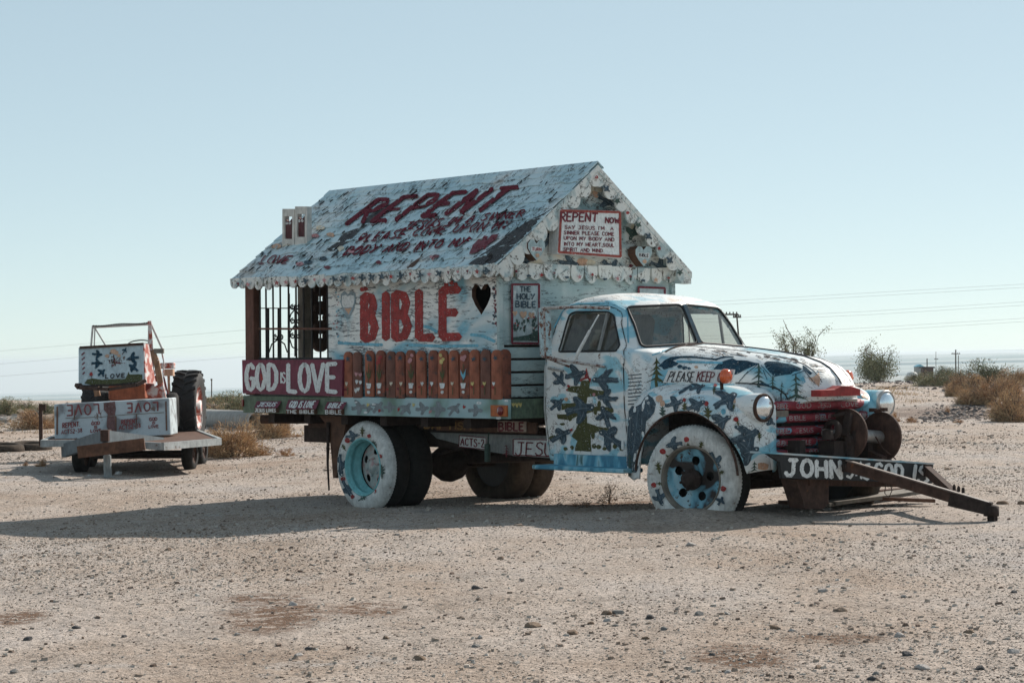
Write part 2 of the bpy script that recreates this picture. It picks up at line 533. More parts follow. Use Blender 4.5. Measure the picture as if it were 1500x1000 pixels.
class Paint:
    """strokes and patches of paint given in photograph pixels and laid on a surface of the place"""
    def __init__(s, hit, base=0.0025):
        s.hit, s.mb, s.k, s.base = hit, MB(), 0, base
        s.maxe, s.solo, s.cur, s.chip = 0.16, [], None, 0.385
        s.mats = []

    def mi(s, mat):
        mat = chipped(mat, s.chip)
        if mat not in s.mats:
            s.mats.append(mat)
        return s.mats.index(mat)

    def lay(s, pts, faces, mat):
        off = s.base + (s.k % 40) * 0.00012
        s.k += 1
        hp = [s.hit(x, y) for x, y in pts]
        vs, idx = [], {}
        for i, h in enumerate(hp):
            if h is not None:
                idx[i] = len(vs)
                vs.append(h[0] + h[1] * off)
        fs = []
        for f in faces:
            if all(i in idx for i in f):
                q = [vs[idx[i]] for i in f]
                if max((q[a] - q[a - 1]).length for a in range(len(q))) < s.maxe:
                    fs.append(tuple(idx[i] for i in f))
        if fs:
            if s.cur:
                mb = MB().add(vs, fs)
                s.solo.append((s.cur, mb, mat))
            else:
                s.mb.add(vs, fs, s.mi(mat))

    def stroke(s, pl, w, mat, step=3.0, jit=0.06):
        pts = []
        for a, b in zip(pl[:-1], pl[1:]):
            L = math.hypot(b[0] - a[0], b[1] - a[1])
            n = max(1, int(L / step))
            for i in range(n):
                pts.append((a[0] + (b[0] - a[0]) * i / n, a[1] + (b[1] - a[1]) * i / n))
        pts.append(pl[-1])
        n = len(pts)
        if n < 2:
            return
        V = []
        for i, p in enumerate(pts):
            q0, q1 = pts[max(0, i - 1)], pts[min(n - 1, i + 1)]
            dx, dy = q1[0] - q0[0], q1[1] - q0[1]
            L = math.hypot(dx, dy) or 1
            nx, ny = -dy / L, dx / L
            ww = w / 2 * (1 + random.uniform(-jit, jit))
            V += [(p[0] + nx * ww, p[1] + ny * ww), (p[0] - nx * ww, p[1] - ny * ww)]
        fs = [(2 * i, 2 * i + 1, 2 * i + 3, 2 * i + 2) for i in range(n - 1)]
        for e, sg in ((0, -1), (n - 1, 1)):      # blunt round ends
            p = pts[e]
            q = pts[1] if e == 0 else pts[n - 2]
            dx, dy = p[0] - q[0], p[1] - q[1]
            L = math.hypot(dx, dy) or 1
            b = len(V)
            V.append((p[0] + dx / L * w * 0.36, p[1] + dy / L * w * 0.36))
            fs.append((2 * e, 2 * e + 1, b) if sg > 0 else (2 * e + 1, 2 * e, b))
        s.lay(V, fs, mat)

    def poly(s, pl, mat, grid=6.0):
        P = [Vector(p) for p in pl]
        # refine the outline
        Q = []
        for a, b in zip(P, P[1:] + P[:1]):
            n = max(1, int((b - a).length / grid))
            Q += [a + (b - a) * i / n + Vector((random.uniform(-.4, .4), random.uniform(-.4, .4))) for i in range(n)]
        xs, ys = [p.x for p in Q], [p.y for p in Q]
        inner = []
        y = min(ys) + grid / 2
        while y < max(ys):
            x = min(xs) + grid / 2
            while x < max(xs):
                inner.append(Vector((x + random.uniform(-1, 1) * grid * .15, y + random.uniform(-1, 1) * grid * .15)))
                x += grid
            y += grid
        n = len(Q)
        try:
            r = geometry.delaunay_2d_cdt(Q + inner, [(i, (i + 1) % n) for i in range(n)], [list(range(n))], 1, 0.05)
        except Exception:
            return
        s.lay([(v.x, v.y) for v in r[0]], [tuple(f) for f in r[2]], mat)

    def disc(s, x, y, r, mat, sy=1.0, n=10):
        s.poly([(x + r * math.cos(2 * math.pi * i / n) * random.uniform(.9, 1.1), y + sy * r * math.sin(2 * math.pi * i / n) * random.uniform(.9, 1.1)) for i in range(n)], mat, max(3, r * .8))

    def shape(s, tpl, x, y, size, ang, mat, flip=1, sy=1.0, grid=5.0):
        c, d = math.cos(R(ang)), math.sin(R(ang))
        pl = []
        bird = tpl in (BIRD_A, BIRD_B)
        ka, kb, kc = (random.uniform(.78, 1.12), random.uniform(-.22, .22), random.uniform(-.25, .25)) if bird else (1, 0, 0)
        def at(u, v):
            v = v * ka
            u = u + kb * abs(v) + kc * v * u          # every bird holds its wings a little differently
            u, v = u * size, v * size * flip * sy
            return (x + u * c - v * d, y + u * d + v * c)
        for u, v in tpl:
            pl.append(at(u + random.uniform(-.025, .025), v + random.uniform(-.025, .025)))
        if bird:                                      # round the corners as a brush does
            q = []
            for a, b in zip(pl, pl[1:] + pl[:1]):
                q += [(a[0] * .75 + b[0] * .25, a[1] * .75 + b[1] * .25), (a[0] * .25 + b[0] * .75, a[1] * .25 + b[1] * .75)]
            pl = q
        nm = 'painted_bird' if tpl in (BIRD_A, BIRD_B) else 'painted_fir' if tpl in (FIR, SPRUCE) else None
        if nm and size > 15:
            s.cur = nm
        s.poly(pl, mat, grid)
        s.cur = None
        if bird and size > 18 and mat is M['slate']:
            w = max(.8, size * .035)
            for ln in ([(-.45, .0), (-.1, .03), (.3, -.02)], [(.1, -.12), (.0, -.3), (-.1, -.42)], [(.12, .14), (.04, .3), (-.04, .42)], [(-.3, .06), (-.5, .1)]):
                s.stroke([at(*p) for p in ln], w, M['slate_light'])
            s.disc(*at(.41, -.03), max(.7, size * .03), M['letter_white'])

    def text(s, txt, quad, mat, w, jit=0.03, gap=0.28, mono=False, stretch=1.0):
        """quad: TL, TR, BR, BL of the whole line in pixels; w: brush width in pixels"""
        tl, tr, br, bl = quad
        tot = sum(gwidth(c) + gap for c in txt) - gap
        u = 0.0
        def mp(a, b):
            return ((tl[0] * (1 - a) + tr[0] * a) * (1 - b) + (bl[0] * (1 - a) + br[0] * a) * b,
                    (tl[1] * (1 - a) + tr[1] * a) * (1 - b) + (bl[1] * (1 - a) + br[1] * a) * b)
        for ch in txt:
            if ch != ' ':
                jx, jy, sc = random.uniform(-jit, jit), random.uniform(-jit, jit), 1 + random.uniform(-jit, jit)
                for st in GLYPH[ch]:
                    s.stroke([mp((u + p[0] + jx) / tot, p[1] * sc + jy) for p in st], w, mat)
            u += gwidth(ch) + gap

    def build(s, name, parent, conv=None):
        for nm, mb, mat in s.solo:
            if conv:
                mb.v = [tuple(conv(Vector(v))) for v in mb.v]
            root = list(range(len(mb.v)))            # keep the one connected figure, drop slivers past an edge
            def find(i):
                while root[i] != i:
                    root[i] = root[root[i]]
                    i = root[i]
                return i
            for f in mb.f:
                for i in f[1:]:
                    root[find(i)] = find(f[0])
            cnt = {}
            for f in mb.f:
                cnt[find(f[0])] = cnt.get(find(f[0]), 0) + 1
            big = max(cnt, key=cnt.get)
            keep = [f for f in mb.f if find(f[0]) == big]
            ids = sorted({i for f in keep for i in f})
            ren = {i: k for k, i in enumerate(ids)}
            m2 = MB().add([mb.v[i] for i in ids], [tuple(ren[i] for i in f) for f in keep])
            m2.build(nm, chipped(mat), parent)
        if not s.mb.f:
            return None
        if conv:
            s.mb.v = [tuple(conv(Vector(v))) for v in s.mb.v]
        o = s.mb.build(name, s.mats, parent)
        o['kind'] = 'stuff'
        return o

def plane_y(y):
    n = Vector((0, -1, 0))
    return lambda px, py: (S(px, py, y), n)

def plane_x(x):
    n = Vector((1, 0, 0))
    return lambda px, py: (F(px, py, x), n)

def plane_at(p0, nrm):
    p0, nrm = np.array(p0, float), np.array(nrm, float)
    nv = Vector(nrm).normalized()
    def h(px, py):
        d = ray_l(px, py)
        return (Vector(CAM_L + d * (((p0 - CAM_L) @ nrm) / (d @ nrm))), nv)
    return h

def on_mesh(mbs):
    """first hit of the sight line on these meshes (truck coordinates)"""
    vs, fs = [], []
    for mb in mbs:
        b = len(vs)
        vs += [Vector(v) for v in mb.v]
        fs += [tuple(b + i for i in f) for f in mb.f]
    t = BVHTree.FromPolygons(vs, fs)
    o = Vector(CAM_L)
    def h(px, py):
        d = Vector(ray_l(px, py)).normalized()
        loc, n, i, dist = t.ray_cast(o, d)
        if loc is None:
            return None
        if n.dot(d) > 0:
            n = -n
        return (loc, n)
    return h

BIRD_A = [(.52, .0), (.46, -.10), (.36, -.14), (.26, -.12), (.20, -.13), (.13, -.30), (.02, -.44), (-.14, -.52), (-.22, -.46), (-.20, -.28), (-.14, -.12), (-.30, -.10), (-.56, -.15), (-.50, -.04), (-.58, .06), (-.48, .14), (-.26, .12), (-.10, .15), (-.20, .32), (-.18, .48), (-.04, .50), (.10, .36), (.20, .16), (.34, .13), (.46, .09)]
BIRD_B = [(.54, -.02), (.46, -.12), (.36, -.15), (.24, -.11), (.10, -.26), (-.12, -.38), (-.34, -.44), (-.38, -.36), (-.26, -.22), (-.10, -.08), (-.32, -.04), (-.58, .00), (-.52, .08), (-.58, .18), (-.46, .22), (-.24, .15), (-.04, .16), (-.10, .34), (-.04, .52), (.10, .52), (.20, .32), (.24, .14), (.36, .11), (.47, .07)]
FIR = [(0, -.5), (.06, -.36), (.15, -.28), (.07, -.27), (.20, -.10), (.07, -.12), (.27, .08), (.08, .06), (.34, .28), (.06, .24), (.05, .5), (-.05, .5), (-.06, .24), (-.34, .28), (-.08, .06), (-.27, .08), (-.07, -.12), (-.20, -.10), (-.07, -.27), (-.15, -.28), (-.06, -.36)]
SPRUCE = [(0, -.5), (.03, -.36), (.16, -.25), (.03, -.29), (.035, -.18), (.22, -.05), (.03, -.11), (.04, 0), (.28, .16), (.04, .07), (.04, .18), (.36, .36), (.04, .27), (.05, .5), (-.05, .5), (-.04, .27), (-.36, .36), (-.04, .18), (-.04, .07), (-.28, .16), (-.04, 0), (-.03, -.11), (-.22, -.05), (-.035, -.18), (-.03, -.29), (-.16, -.25), (-.03, -.36)]
HEART = [(0, .5), (-.3, .18), (-.46, -.08), (-.46, -.32), (-.32, -.48), (-.14, -.46), (0, -.30), (.14, -.46), (.32, -.48), (.46, -.32), (.46, -.08), (.3, .18)]
SPRIG = [(0, -.5), (.05, -.3), (.22, -.38), (.06, -.18), (.28, -.14), (.06, .02), (.24, .1), (.05, .2), (.03, .5), (-.03, .5), (-.05, .2), (-.24, .06), (-.06, -.02), (-.26, -.2), (-.06, -.2), (-.2, -.42), (-.05, -.3)]
TULIP = [(-.3, -.5), (-.1, -.22), (0, -.5), (.1, -.22), (.3, -.5), (.3, 0), (.1, .3), (0, .5), (-.1, .3), (-.3, 0)]
STAR = [(0, -.5), (.12, -.14), (.5, -.12), (.2, .1), (.3, .5), (0, .24), (-.3, .5), (-.2, .1), (-.5, -.12), (-.12, -.14)]
def flower(p, x, y, h, head, stem='fir', r=None):
    p.shape(SPRIG, x, y + h * .25, h * .9, 0, M[stem], grid=4)
    p.disc(x, y - h * .3, r or h * .22, M[head])

# ------------------------------------------------------------------ the ground: one sheet from the camera's feet out to the valley's far side
def vnoise(x, y, seed=0):
    xi, yi = np.floor(x).astype(np.int64), np.floor(y).astype(np.int64)
    fx, fy = x - xi, y - yi
    fx, fy = fx * fx * (3 - 2 * fx), fy * fy * (3 - 2 * fy)
    def hsh(a, b):
        n = (a * 374761393 + b * 668265263 + seed * 2147483647) & 0xFFFFFFFF
        n = ((n ^ (n >> 13)) * 1274126177) & 0xFFFFFFFF
        return ((n ^ (n >> 16)) & 0xFFFF) / 65535.0
    return (hsh(xi, yi) * (1 - fx) + hsh(xi + 1, yi) * fx) * (1 - fy) + (hsh(xi, yi + 1) * (1 - fx) + hsh(xi + 1, yi + 1) * fx) * fy

def fbm(x, y, s, o=4, seed=0):
    v, a, t = 0, 1.0, 0
    for i in range(o):
        v = v + a * (vnoise(x / s + 13.7 * i, y / s - 7.1 * i, seed + i) - 0.5)
        t += a
        a *= 0.5
        s *= 0.5
    return v / t

def ground_z(X, Y):
    X, Y = np.asarray(X, float), np.asarray(Y, float)
    dx, dy = X - TO[0], Y - TO[1]
    lx, ly = dx * TX[0] + dy * TX[1], dx * TY[0] + dy * TY[1]
    near = 0.10 * sstep(-0.2, 3.4, lx)
    near = near + 0.075 * np.exp(-(((lx - 4.2) / 0.75) ** 2 + ((ly + 0.95) / 0.8) ** 2)) + 0.03 * np.exp(-(((lx - 4.2) / 0.9) ** 2 + ((ly - 0.95) / 0.8) ** 2))
    r = np.hypot(X, Y) + 1e-6
    az = np.degrees(np.arctan2(X, np.maximum(Y, 1e-3)))
    near = near - 0.1 * sstep(22, 28, r) * sstep(-4, -10, az)
    near = near + 0.11 * fbm(X, Y, 9, 3, 3) * sstep(5, 12, r) * sstep(0.8, 3.5, np.abs(ly) + np.abs(np.maximum(np.abs(lx - 2) - 3, 0))) + 0.035 * fbm(X, Y, 1.3, 4, 5)
    # old wheel tracks worn across the lot beyond the truck
    for yc in (0.0, 1.55):
        tr = Y - (23.6 + yc + 0.42 * X + 0.012 * X * X)
        near = near + (-0.035 * np.exp(-(tr / 0.20) ** 2) + 0.014 * np.exp(-((np.abs(tr) - 0.36) / 0.14) ** 2)) * sstep(0.5, 3.0, X)
    # low bank of bulldozed dirt on the right, road berm behind it, rough edge of the mesa on the left
    near = near + 0.55 * np.exp(-((r - 74 - 3 * fbm(X, Y, 12, 2, 8)) / 7.0) ** 2) * sstep(4, 7, az) * (0.8 + 0.9 * fbm(X, Y, 8, 3, 9))
    near = near + 0.28 * np.exp(-((r - 57) / 7.0) ** 2) * sstep(4, 6, az) * (1 + 1.8 * fbm(X, Y, 5, 3, 12))
    near = near + 0.38 * np.exp(-((r - 58) / 7.0) ** 2) * sstep(-10.0, -12.5, az) * (0.8 + 1.5 * fbm(X, Y, 4, 3, 21))
    near = near - 0.06 * np.exp(-(((X + 4.5) / 2.2) ** 2 + ((Y - 18) / 3.5) ** 2))
    near = near + 0.10 * fbm(X, Y, 3.0, 4, 31) * sstep(32, 50, r)
    slope = np.interp(az, [-60, -14, -6, 4, 9, 14, 60], [-0.014, -0.0150, -0.0125, -0.004, 0.0005, 0.0016, 0.0016])
    slope = np.where(Y < 0, -0.005, slope)
    far = -5.5 + r * slope + 10 * fbm(X, Y, 900, 3, 41) * sstep(200, 2500, r) + (r * 0.0022) * fbm(X, Y, 5200, 2, 47) * sstep(3000, 8000, r)
    k = sstep(84, 130, r)
    return near * (1 - k) + far * k

def gz(x, y):
    return float(ground_z(x, y))

def on_ground(px, py, lo=5.0, hi=150.0):
    """the ground point seen in that pixel of the photograph"""
    d = ray(px, py)
    t = np.linspace(lo, hi, 6000)
    zz = EYE + t * d[2] - ground_z(t * d[0], t * d[1])
    i = int(np.argmax(zz < 0)) or len(t) - 1
    return Vector((t[i] * d[0], t[i] * d[1], gz(t[i] * d[0], t[i] * d[1])))

rad = [2.5]
while rad[-1] < 30:
    rad.append(rad[-1] + 0.09)
while rad[-1] < 16500:
    rad.append(rad[-1] * 1.032)
rad = np.array(rad)
azs = np.radians(np.concatenate([np.linspace(-180, -24, 56)[:-1], np.linspace(-24, 24, 560), np.linspace(24, 180, 56)[1:-1]]))
RR, AA = np.meshgrid(rad, azs, indexing='ij')
GX, GY = RR * np.sin(AA), RR * np.cos(AA)
GZ = ground_z(GX, GY)
nr, na = RR.shape
verts = np.stack([GX, GY, GZ], -1).reshape(-1, 3)
ii, jj = np.meshgrid(np.arange(nr - 1), np.arange(na), indexing='ij')
j2 = (jj + 1) % na
quads = np.stack([ii * na + jj, (ii + 1) * na + jj, (ii + 1) * na + j2, ii * na + j2], -1).reshape(-1, 4)
verts = np.vstack([verts, [[0, 0, gz(0.0, 0.01)]]])
tris = [(len(verts) - 1, j, (j + 1) % na) for j in range(na)]

def mesh_np(name, v, q, smooth=True):
    me = bpy.data.meshes.new(name)
    q = np.asarray(q)
    me.vertices.add(len(v))
    me.vertices.foreach_set('co', np.asarray(v, np.float32).ravel())
    me.loops.add(q.size)
    me.loops.foreach_set('vertex_index', q.astype(np.int32).ravel())
    me.polygons.add(len(q))
    me.polygons.foreach_set('loop_start', (np.arange(len(q)) * q.shape[1]).astype(np.int32))
    me.polygons.foreach_set('use_smooth', np.full(len(q), smooth))
    me.update(calc_edges=True)
    me.validate()
    return me

def ground_material(stains, soils):
    m, t, b = _new('desert ground')
    v = _coord(t)
    big = _noise(t, _map(t, v, (1, .6, 1)), 0.42, 6, 0.68)
    c = _ramp(t, big, [(0.28, (0.42, 0.305, 0.23)), (0.42, (0.51, 0.405, 0.33)), (0.54, (0.585, 0.495, 0.43)), (0.64, (0.545, 0.48, 0.44)), (0.76, (0.42, 0.31, 0.24))])
    mid = _noise(t, _map(t, v, (1, 0.7, 1)), 2.3, 6, 0.7)
    c = _mix(t, 0.7, c, _ramp(t, mid, [(0.25, 0.55), (0.48, 0.93), (0.72, 1.14)]), 'MULTIPLY')
    pale = _ramp(t, _noise(t, _map(t, v, (1, 1, 1), (9, 2, 0)), 0.9, 6, 0.75), [(0.60, 0.0), (0.70, 0.7)])
    c = _mix(t, pale, c, (0.55, 0.51, 0.48))
    fine = _noise(t, v, 26, 5, 0.75)
    c = _mix(t, 0.8, c, _ramp(t, fine, [(0.34, 0.26), (0.48, 0.84), (0.7, 1.2)]), 'MULTIPLY')
    vor = t.nodes.new('ShaderNodeTexVoronoi')
    vor.inputs['Scale'].default_value = 48
    t.links.new(v, vor.inputs['Vector'])
    grit = _ramp(t, vor.outputs['Distance'], [(0.0, 1.0), (0.26, 1.0), (0.30, 0.0)])
    gate = _ramp(t, vor.outputs['Color'], [(0.40, 0.0), (0.44, 1.0)])
    grit = _mix(t, 1.0, grit, gate, 'MULTIPLY')
    c = _mix(t, _mix(t, 0.8, 0.0, grit), c, (0.15, 0.122, 0.105))
    for (p, rx, ry) in stains:
        mp = _map(t, v, (1 / rx, 1 / ry, 0.0), (-p.x / rx, -p.y / ry, 0))
        g = t.nodes.new('ShaderNodeTexGradient')
        g.gradient_type = 'SPHERICAL'
        t.links.new(mp, g.inputs[0])
        s = _mix(t, 1.0, g.outputs['Color'], _mix(t, 1.0, _ramp(t, _noise(t, v, 4.0, 8, 0.85), [(0.40, 0.0), (0.52, 4.0)]), _ramp(t, _noise(t, v, 15, 5, 0.8), [(0.40, 0.0), (0.54, 1.0)]), 'MULTIPLY'), 'MULTIPLY')
        c = _mix(t, _mix(t, 0.7, 0.0, s), c, (0.185, 0.115, 0.078))
    for (p, rx, ry) in soils:
        g = t.nodes.new('ShaderNodeTexGradient')
        g.gradient_type = 'SPHERICAL'
        t.links.new(_map(t, v, (1 / rx, 1 / ry, 0.0), (-p.x / rx, -p.y / ry, 0)), g.inputs[0])
        s = _mix(t, 1.0, _ramp(t, g.outputs['Color'], [(0.0, 0.0), (0.45, 1.0)]), _ramp(t, _noise(t, v, 0.9, 6, 0.7), [(0.34, 0.25), (0.56, 1.0)]), 'MULTIPLY')
        c = _mix(t, s, c, (0.215, 0.165, 0.14))
    # dark volcanic gravel on the dirt bank at the right, bluish haze of the far valley put into the colour in bands
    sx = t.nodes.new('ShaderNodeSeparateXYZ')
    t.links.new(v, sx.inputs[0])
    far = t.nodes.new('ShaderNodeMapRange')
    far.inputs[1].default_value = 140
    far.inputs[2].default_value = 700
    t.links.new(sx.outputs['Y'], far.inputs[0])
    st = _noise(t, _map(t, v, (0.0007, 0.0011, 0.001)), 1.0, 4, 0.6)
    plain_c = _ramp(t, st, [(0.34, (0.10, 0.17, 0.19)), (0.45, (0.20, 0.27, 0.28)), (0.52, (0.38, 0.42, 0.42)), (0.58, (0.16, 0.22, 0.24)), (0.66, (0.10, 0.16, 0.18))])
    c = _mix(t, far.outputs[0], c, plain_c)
    t.links.new(c, b.inputs['Base Color'])
    b.inputs['Roughness'].default_value = 0.95
    b.inputs['Specular IOR Level'].default_value = 0.1
    h = _mix(t, 0.5, fine, _noise(t, v, 7, 6, 0.75))
    h = _mix(t, 0.35, h, grit)
    nf = t.nodes.new('ShaderNodeMapRange')
    nf.inputs[1].default_value = 60
    nf.inputs[2].default_value = 160
    nf.inputs[3].default_value = 1.0
    nf.inputs[4].default_value = 0.0
    t.links.new(sx.outputs['Y'], nf.inputs[0])
    bp = t.nodes.new('ShaderNodeBump')
    t.links.new(nf.outputs[0], bp.inputs['Strength'])
    bp.inputs['Distance'].default_value = 0.11
    t.links.new(h, bp.inputs['Height'])
    t.links.new(bp.outputs[0], b.inputs['Normal'])
    return m

me = mesh_np('ground', verts, quads)
bm = bmesh.new()
bm.from_mesh(me)
bm.verts.ensure_lookup_table()
for tq in tris:
    try:
        bm.faces.new([bm.verts[i] for i in reversed(tq)])
    except ValueError:
        pass
bmesh.ops.recalc_face_normals(bm, faces=bm.faces)
if sum(f.normal.z for f in list(bm.faces)[:200]) < 0:
    bmesh.ops.reverse_faces(bm, faces=bm.faces)
bm.to_mesh(me)
bm.free()
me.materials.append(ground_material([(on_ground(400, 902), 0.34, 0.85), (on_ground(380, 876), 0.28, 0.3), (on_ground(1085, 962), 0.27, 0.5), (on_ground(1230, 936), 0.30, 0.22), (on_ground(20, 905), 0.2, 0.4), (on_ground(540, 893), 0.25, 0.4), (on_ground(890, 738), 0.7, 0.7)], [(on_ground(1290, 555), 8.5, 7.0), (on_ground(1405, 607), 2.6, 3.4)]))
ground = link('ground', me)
ground['kind'] = 'structure'

# pale air between here and the far side of the valley
hz = MB().box((0, 0, -160), (33800, 33800, 346))
m, t, b = _new('pale valley air')
t.nodes.remove(b)
pv = t.nodes.new('ShaderNodeVolumePrincipled')
pv.inputs['Color'].default_value = (0.86, 0.95, 1.0, 1)
pv.inputs['Density'].default_value = 0.00019
pv.inputs['Anisotropy'].default_value = 0.25
t.links.new(pv.outputs[0], t.nodes['Material Output'].inputs['Volume'])
haze = hz.build('haze', m)
haze['kind'] = 'stuff'

# ------------------------------------------------------------------ gravel and stones
ROCKS = []
def rock_shape(seed, n=1):
    rr = random.Random(seed)
    bm = bmesh.new()
    bmesh.ops.create_icosphere(bm, subdivisions=n, radius=1.0)
    ax = [rr.uniform(.75, 1.25), rr.uniform(.6, 1.0), rr.uniform(.45, .8)]
    cuts = [(Vector((rr.uniform(-1, 1), rr.uniform(-1, 1), rr.uniform(-.3, 1))).normalized(), rr.uniform(.55, .85)) for _ in range(7)]
    for v in bm.verts:
        p = v.co.copy()
        for nn, d in cuts:
            k = p.dot(nn) - d
            if k > 0:
                p -= nn * k
        p *= rr.uniform(.9, 1.1)
        v.co = Vector((p.x * ax[0], p.y * ax[1], p.z * ax[2]))
    vs = np.array([v.co[:] for v in bm.verts])
    fs = np.array([[v.index for v in f.verts] for f in bm.faces])
    bm.free()
    return vs, fs
def rock_mat(name, stops):
    m, t, b = _new(name)
    g = t.nodes.new('ShaderNodeNewGeometry')
    c = _ramp(t, g.outputs['Random Per Island'], stops)
    v = _coord(t)
    c = _mix(t, 0.6, c, _ramp(t, _noise(t, v, 40, 4), [(0.3, 0.6), (0.7, 1.1)]), 'MULTIPLY')
    t.links.new(c, b.inputs['Base Color'])
    b.inputs['Roughness'].default_value = 0.95
    b.inputs['Specular IOR Level'].default_value = 0.1
    return m
PEB = rock_mat('mixed desert gravel', [(0.0, (0.17, 0.125, 0.10)), (0.3, (0.32, 0.25, 0.20)), (0.6, (0.46, 0.385, 0.32)), (0.85, (0.58, 0.52, 0.46)), (1.0, (0.26, 0.225, 0.20))])
DARK = rock_mat('dark broken rock', [(0.0, (0.07, 0.06, 0.06)), (0.5, (0.14, 0.12, 0.115)), (1.0, (0.26, 0.23, 0.21))])

# a chip of stone: five cornered top and bottom rings, broken unevenly
octa_v = np.array([[math.cos(2 * math.pi * k / 5), math.sin(2 * math.pi * k / 5), -.55] for k in range(5)] + [[.72 * math.cos(2 * math.pi * (k + .3) / 5), .72 * math.sin(2 * math.pi * (k + .3) / 5), .6] for k in range(5)])
octa_f = np.array([f for k in range(5) for f in ((k, (k + 1) % 5, 5 + (k + 1) % 5), (k, 5 + (k + 1) % 5, 5 + k))] + [(5, 6, 7), (5, 7, 8), (5, 8, 9)])
def pebbles(name, X, Y, S_, mat, sink=0.25, shape=None):
    n = len(X)
    bv, bf = (octa_v, octa_f) if shape is None else shape
    k = len(bv)
    base = bv[None] * (1 + rng.uniform(-.35, .35, (n, k, 1))) + rng.uniform(-.22, .22, (n, k, 3))
    base[..., 2] += base[..., 0] * rng.uniform(-.35, .35, (n, 1))
    sc = S_[:, None, None] * np.stack([rng.uniform(.8, 1.3, n), rng.uniform(.6, 1.0, n), rng.uniform(.4, .75, n)], -1)[:, None, :]
    p = base * sc
    th = rng.uniform(0, 2 * np.pi, n)
    c, s = np.cos(th)[:, None], np.sin(th)[:, None]
    x = p[..., 0] * c - p[..., 1] * s + X[:, None]
    y = p[..., 0] * s + p[..., 1] * c + Y[:, None]
    z = p[..., 2] + (ground_z(X, Y) + S_ * sink)[:, None]
    v = np.stack([x, y, z], -1).reshape(-1, 3)
    f = (bf[None] + (np.arange(n) * k)[:, None, None]).reshape(-1, 3)
    me = mesh_np(name, v, f, False)
    me.materials.append(mat)
    o = link(name, me)
    o['kind'] = 'stuff'
    return o
def spread(n, r0, r1, a0, a1, pw=1.0):
    r = r0 + (r1 - r0) * rng.random(n) ** pw
    a = np.radians(rng.uniform(a0, a1, n))
    return r * np.sin(a), r * np.cos(a)
X, Y = spread(290000, 6.5, 38, -21, 21, 1.25)
band = np.exp(-((Y - 13.6 - 0.25 * X) / 1.9) ** 2) * sstep(1.0, -2.5, X)
den = 0.30 + 0.9 * sstep(-0.12, 0.25, fbm(X, Y, 2.6, 3, 77)) + 1.1 * band
den = den * (1 - 0.75 * sstep(1.5, .4, np.abs(Y - (24.4 + 0.42 * X + 0.012 * X * X))) * sstep(0.5, 3.0, X))
keep = rng.random(len(X)) < den * 0.6
X, Y = X[keep], Y[keep]
pebbles('gravel', X, Y, (0.0037 + 0.0034 * rng.pareto(2.9, len(X)).clip(0, 4.2)) * (0.75 + 0.022 * Y), PEB)
X, Y = spread(20000, 30, 74, -21, 21)
pebbles('gravel', X, Y, 0.010 + 0.008 * rng.pareto(2.4, len(X)).clip(0, 4), PEB)
# rubble patch on the right and rough dumped dirt at the far left
rv, rf = rock_shape(3, 1)
pc = on_ground(1405, 607)
X = pc.x + rng.normal(0, .62, 700) + rng.uniform(-.8, .8, 700)
Y = pc.y + rng.normal(0, 1.1, 700) + (X - pc.x) * 2.2
pebbles('rubble', X, Y, 0.022 + 0.022 * rng.pareto(2.5, 700).clip(0, 3), DARK, shape=(rv, rf))
pc = on_ground(1300, 560)
X = pc.x + rng.uniform(-3.2, 3.2, 900)
Y = pc.y + rng.normal(0, 3.0, 900)
pebbles('rubble', X, Y, 0.025 + 0.03 * rng.pareto(2.5, 900).clip(0, 3), DARK, shape=(rv, rf))
pc = on_ground(25, 606)
X = pc.x + rng.uniform(-2.5, 1.4, 700)
Y = pc.y + rng.normal(0, 3.5, 700)
pebbles('rubble', X, Y, 0.04 + 0.06 * rng.pareto(2.5, 700).clip(0, 3), PEB, shape=(rv, rf))

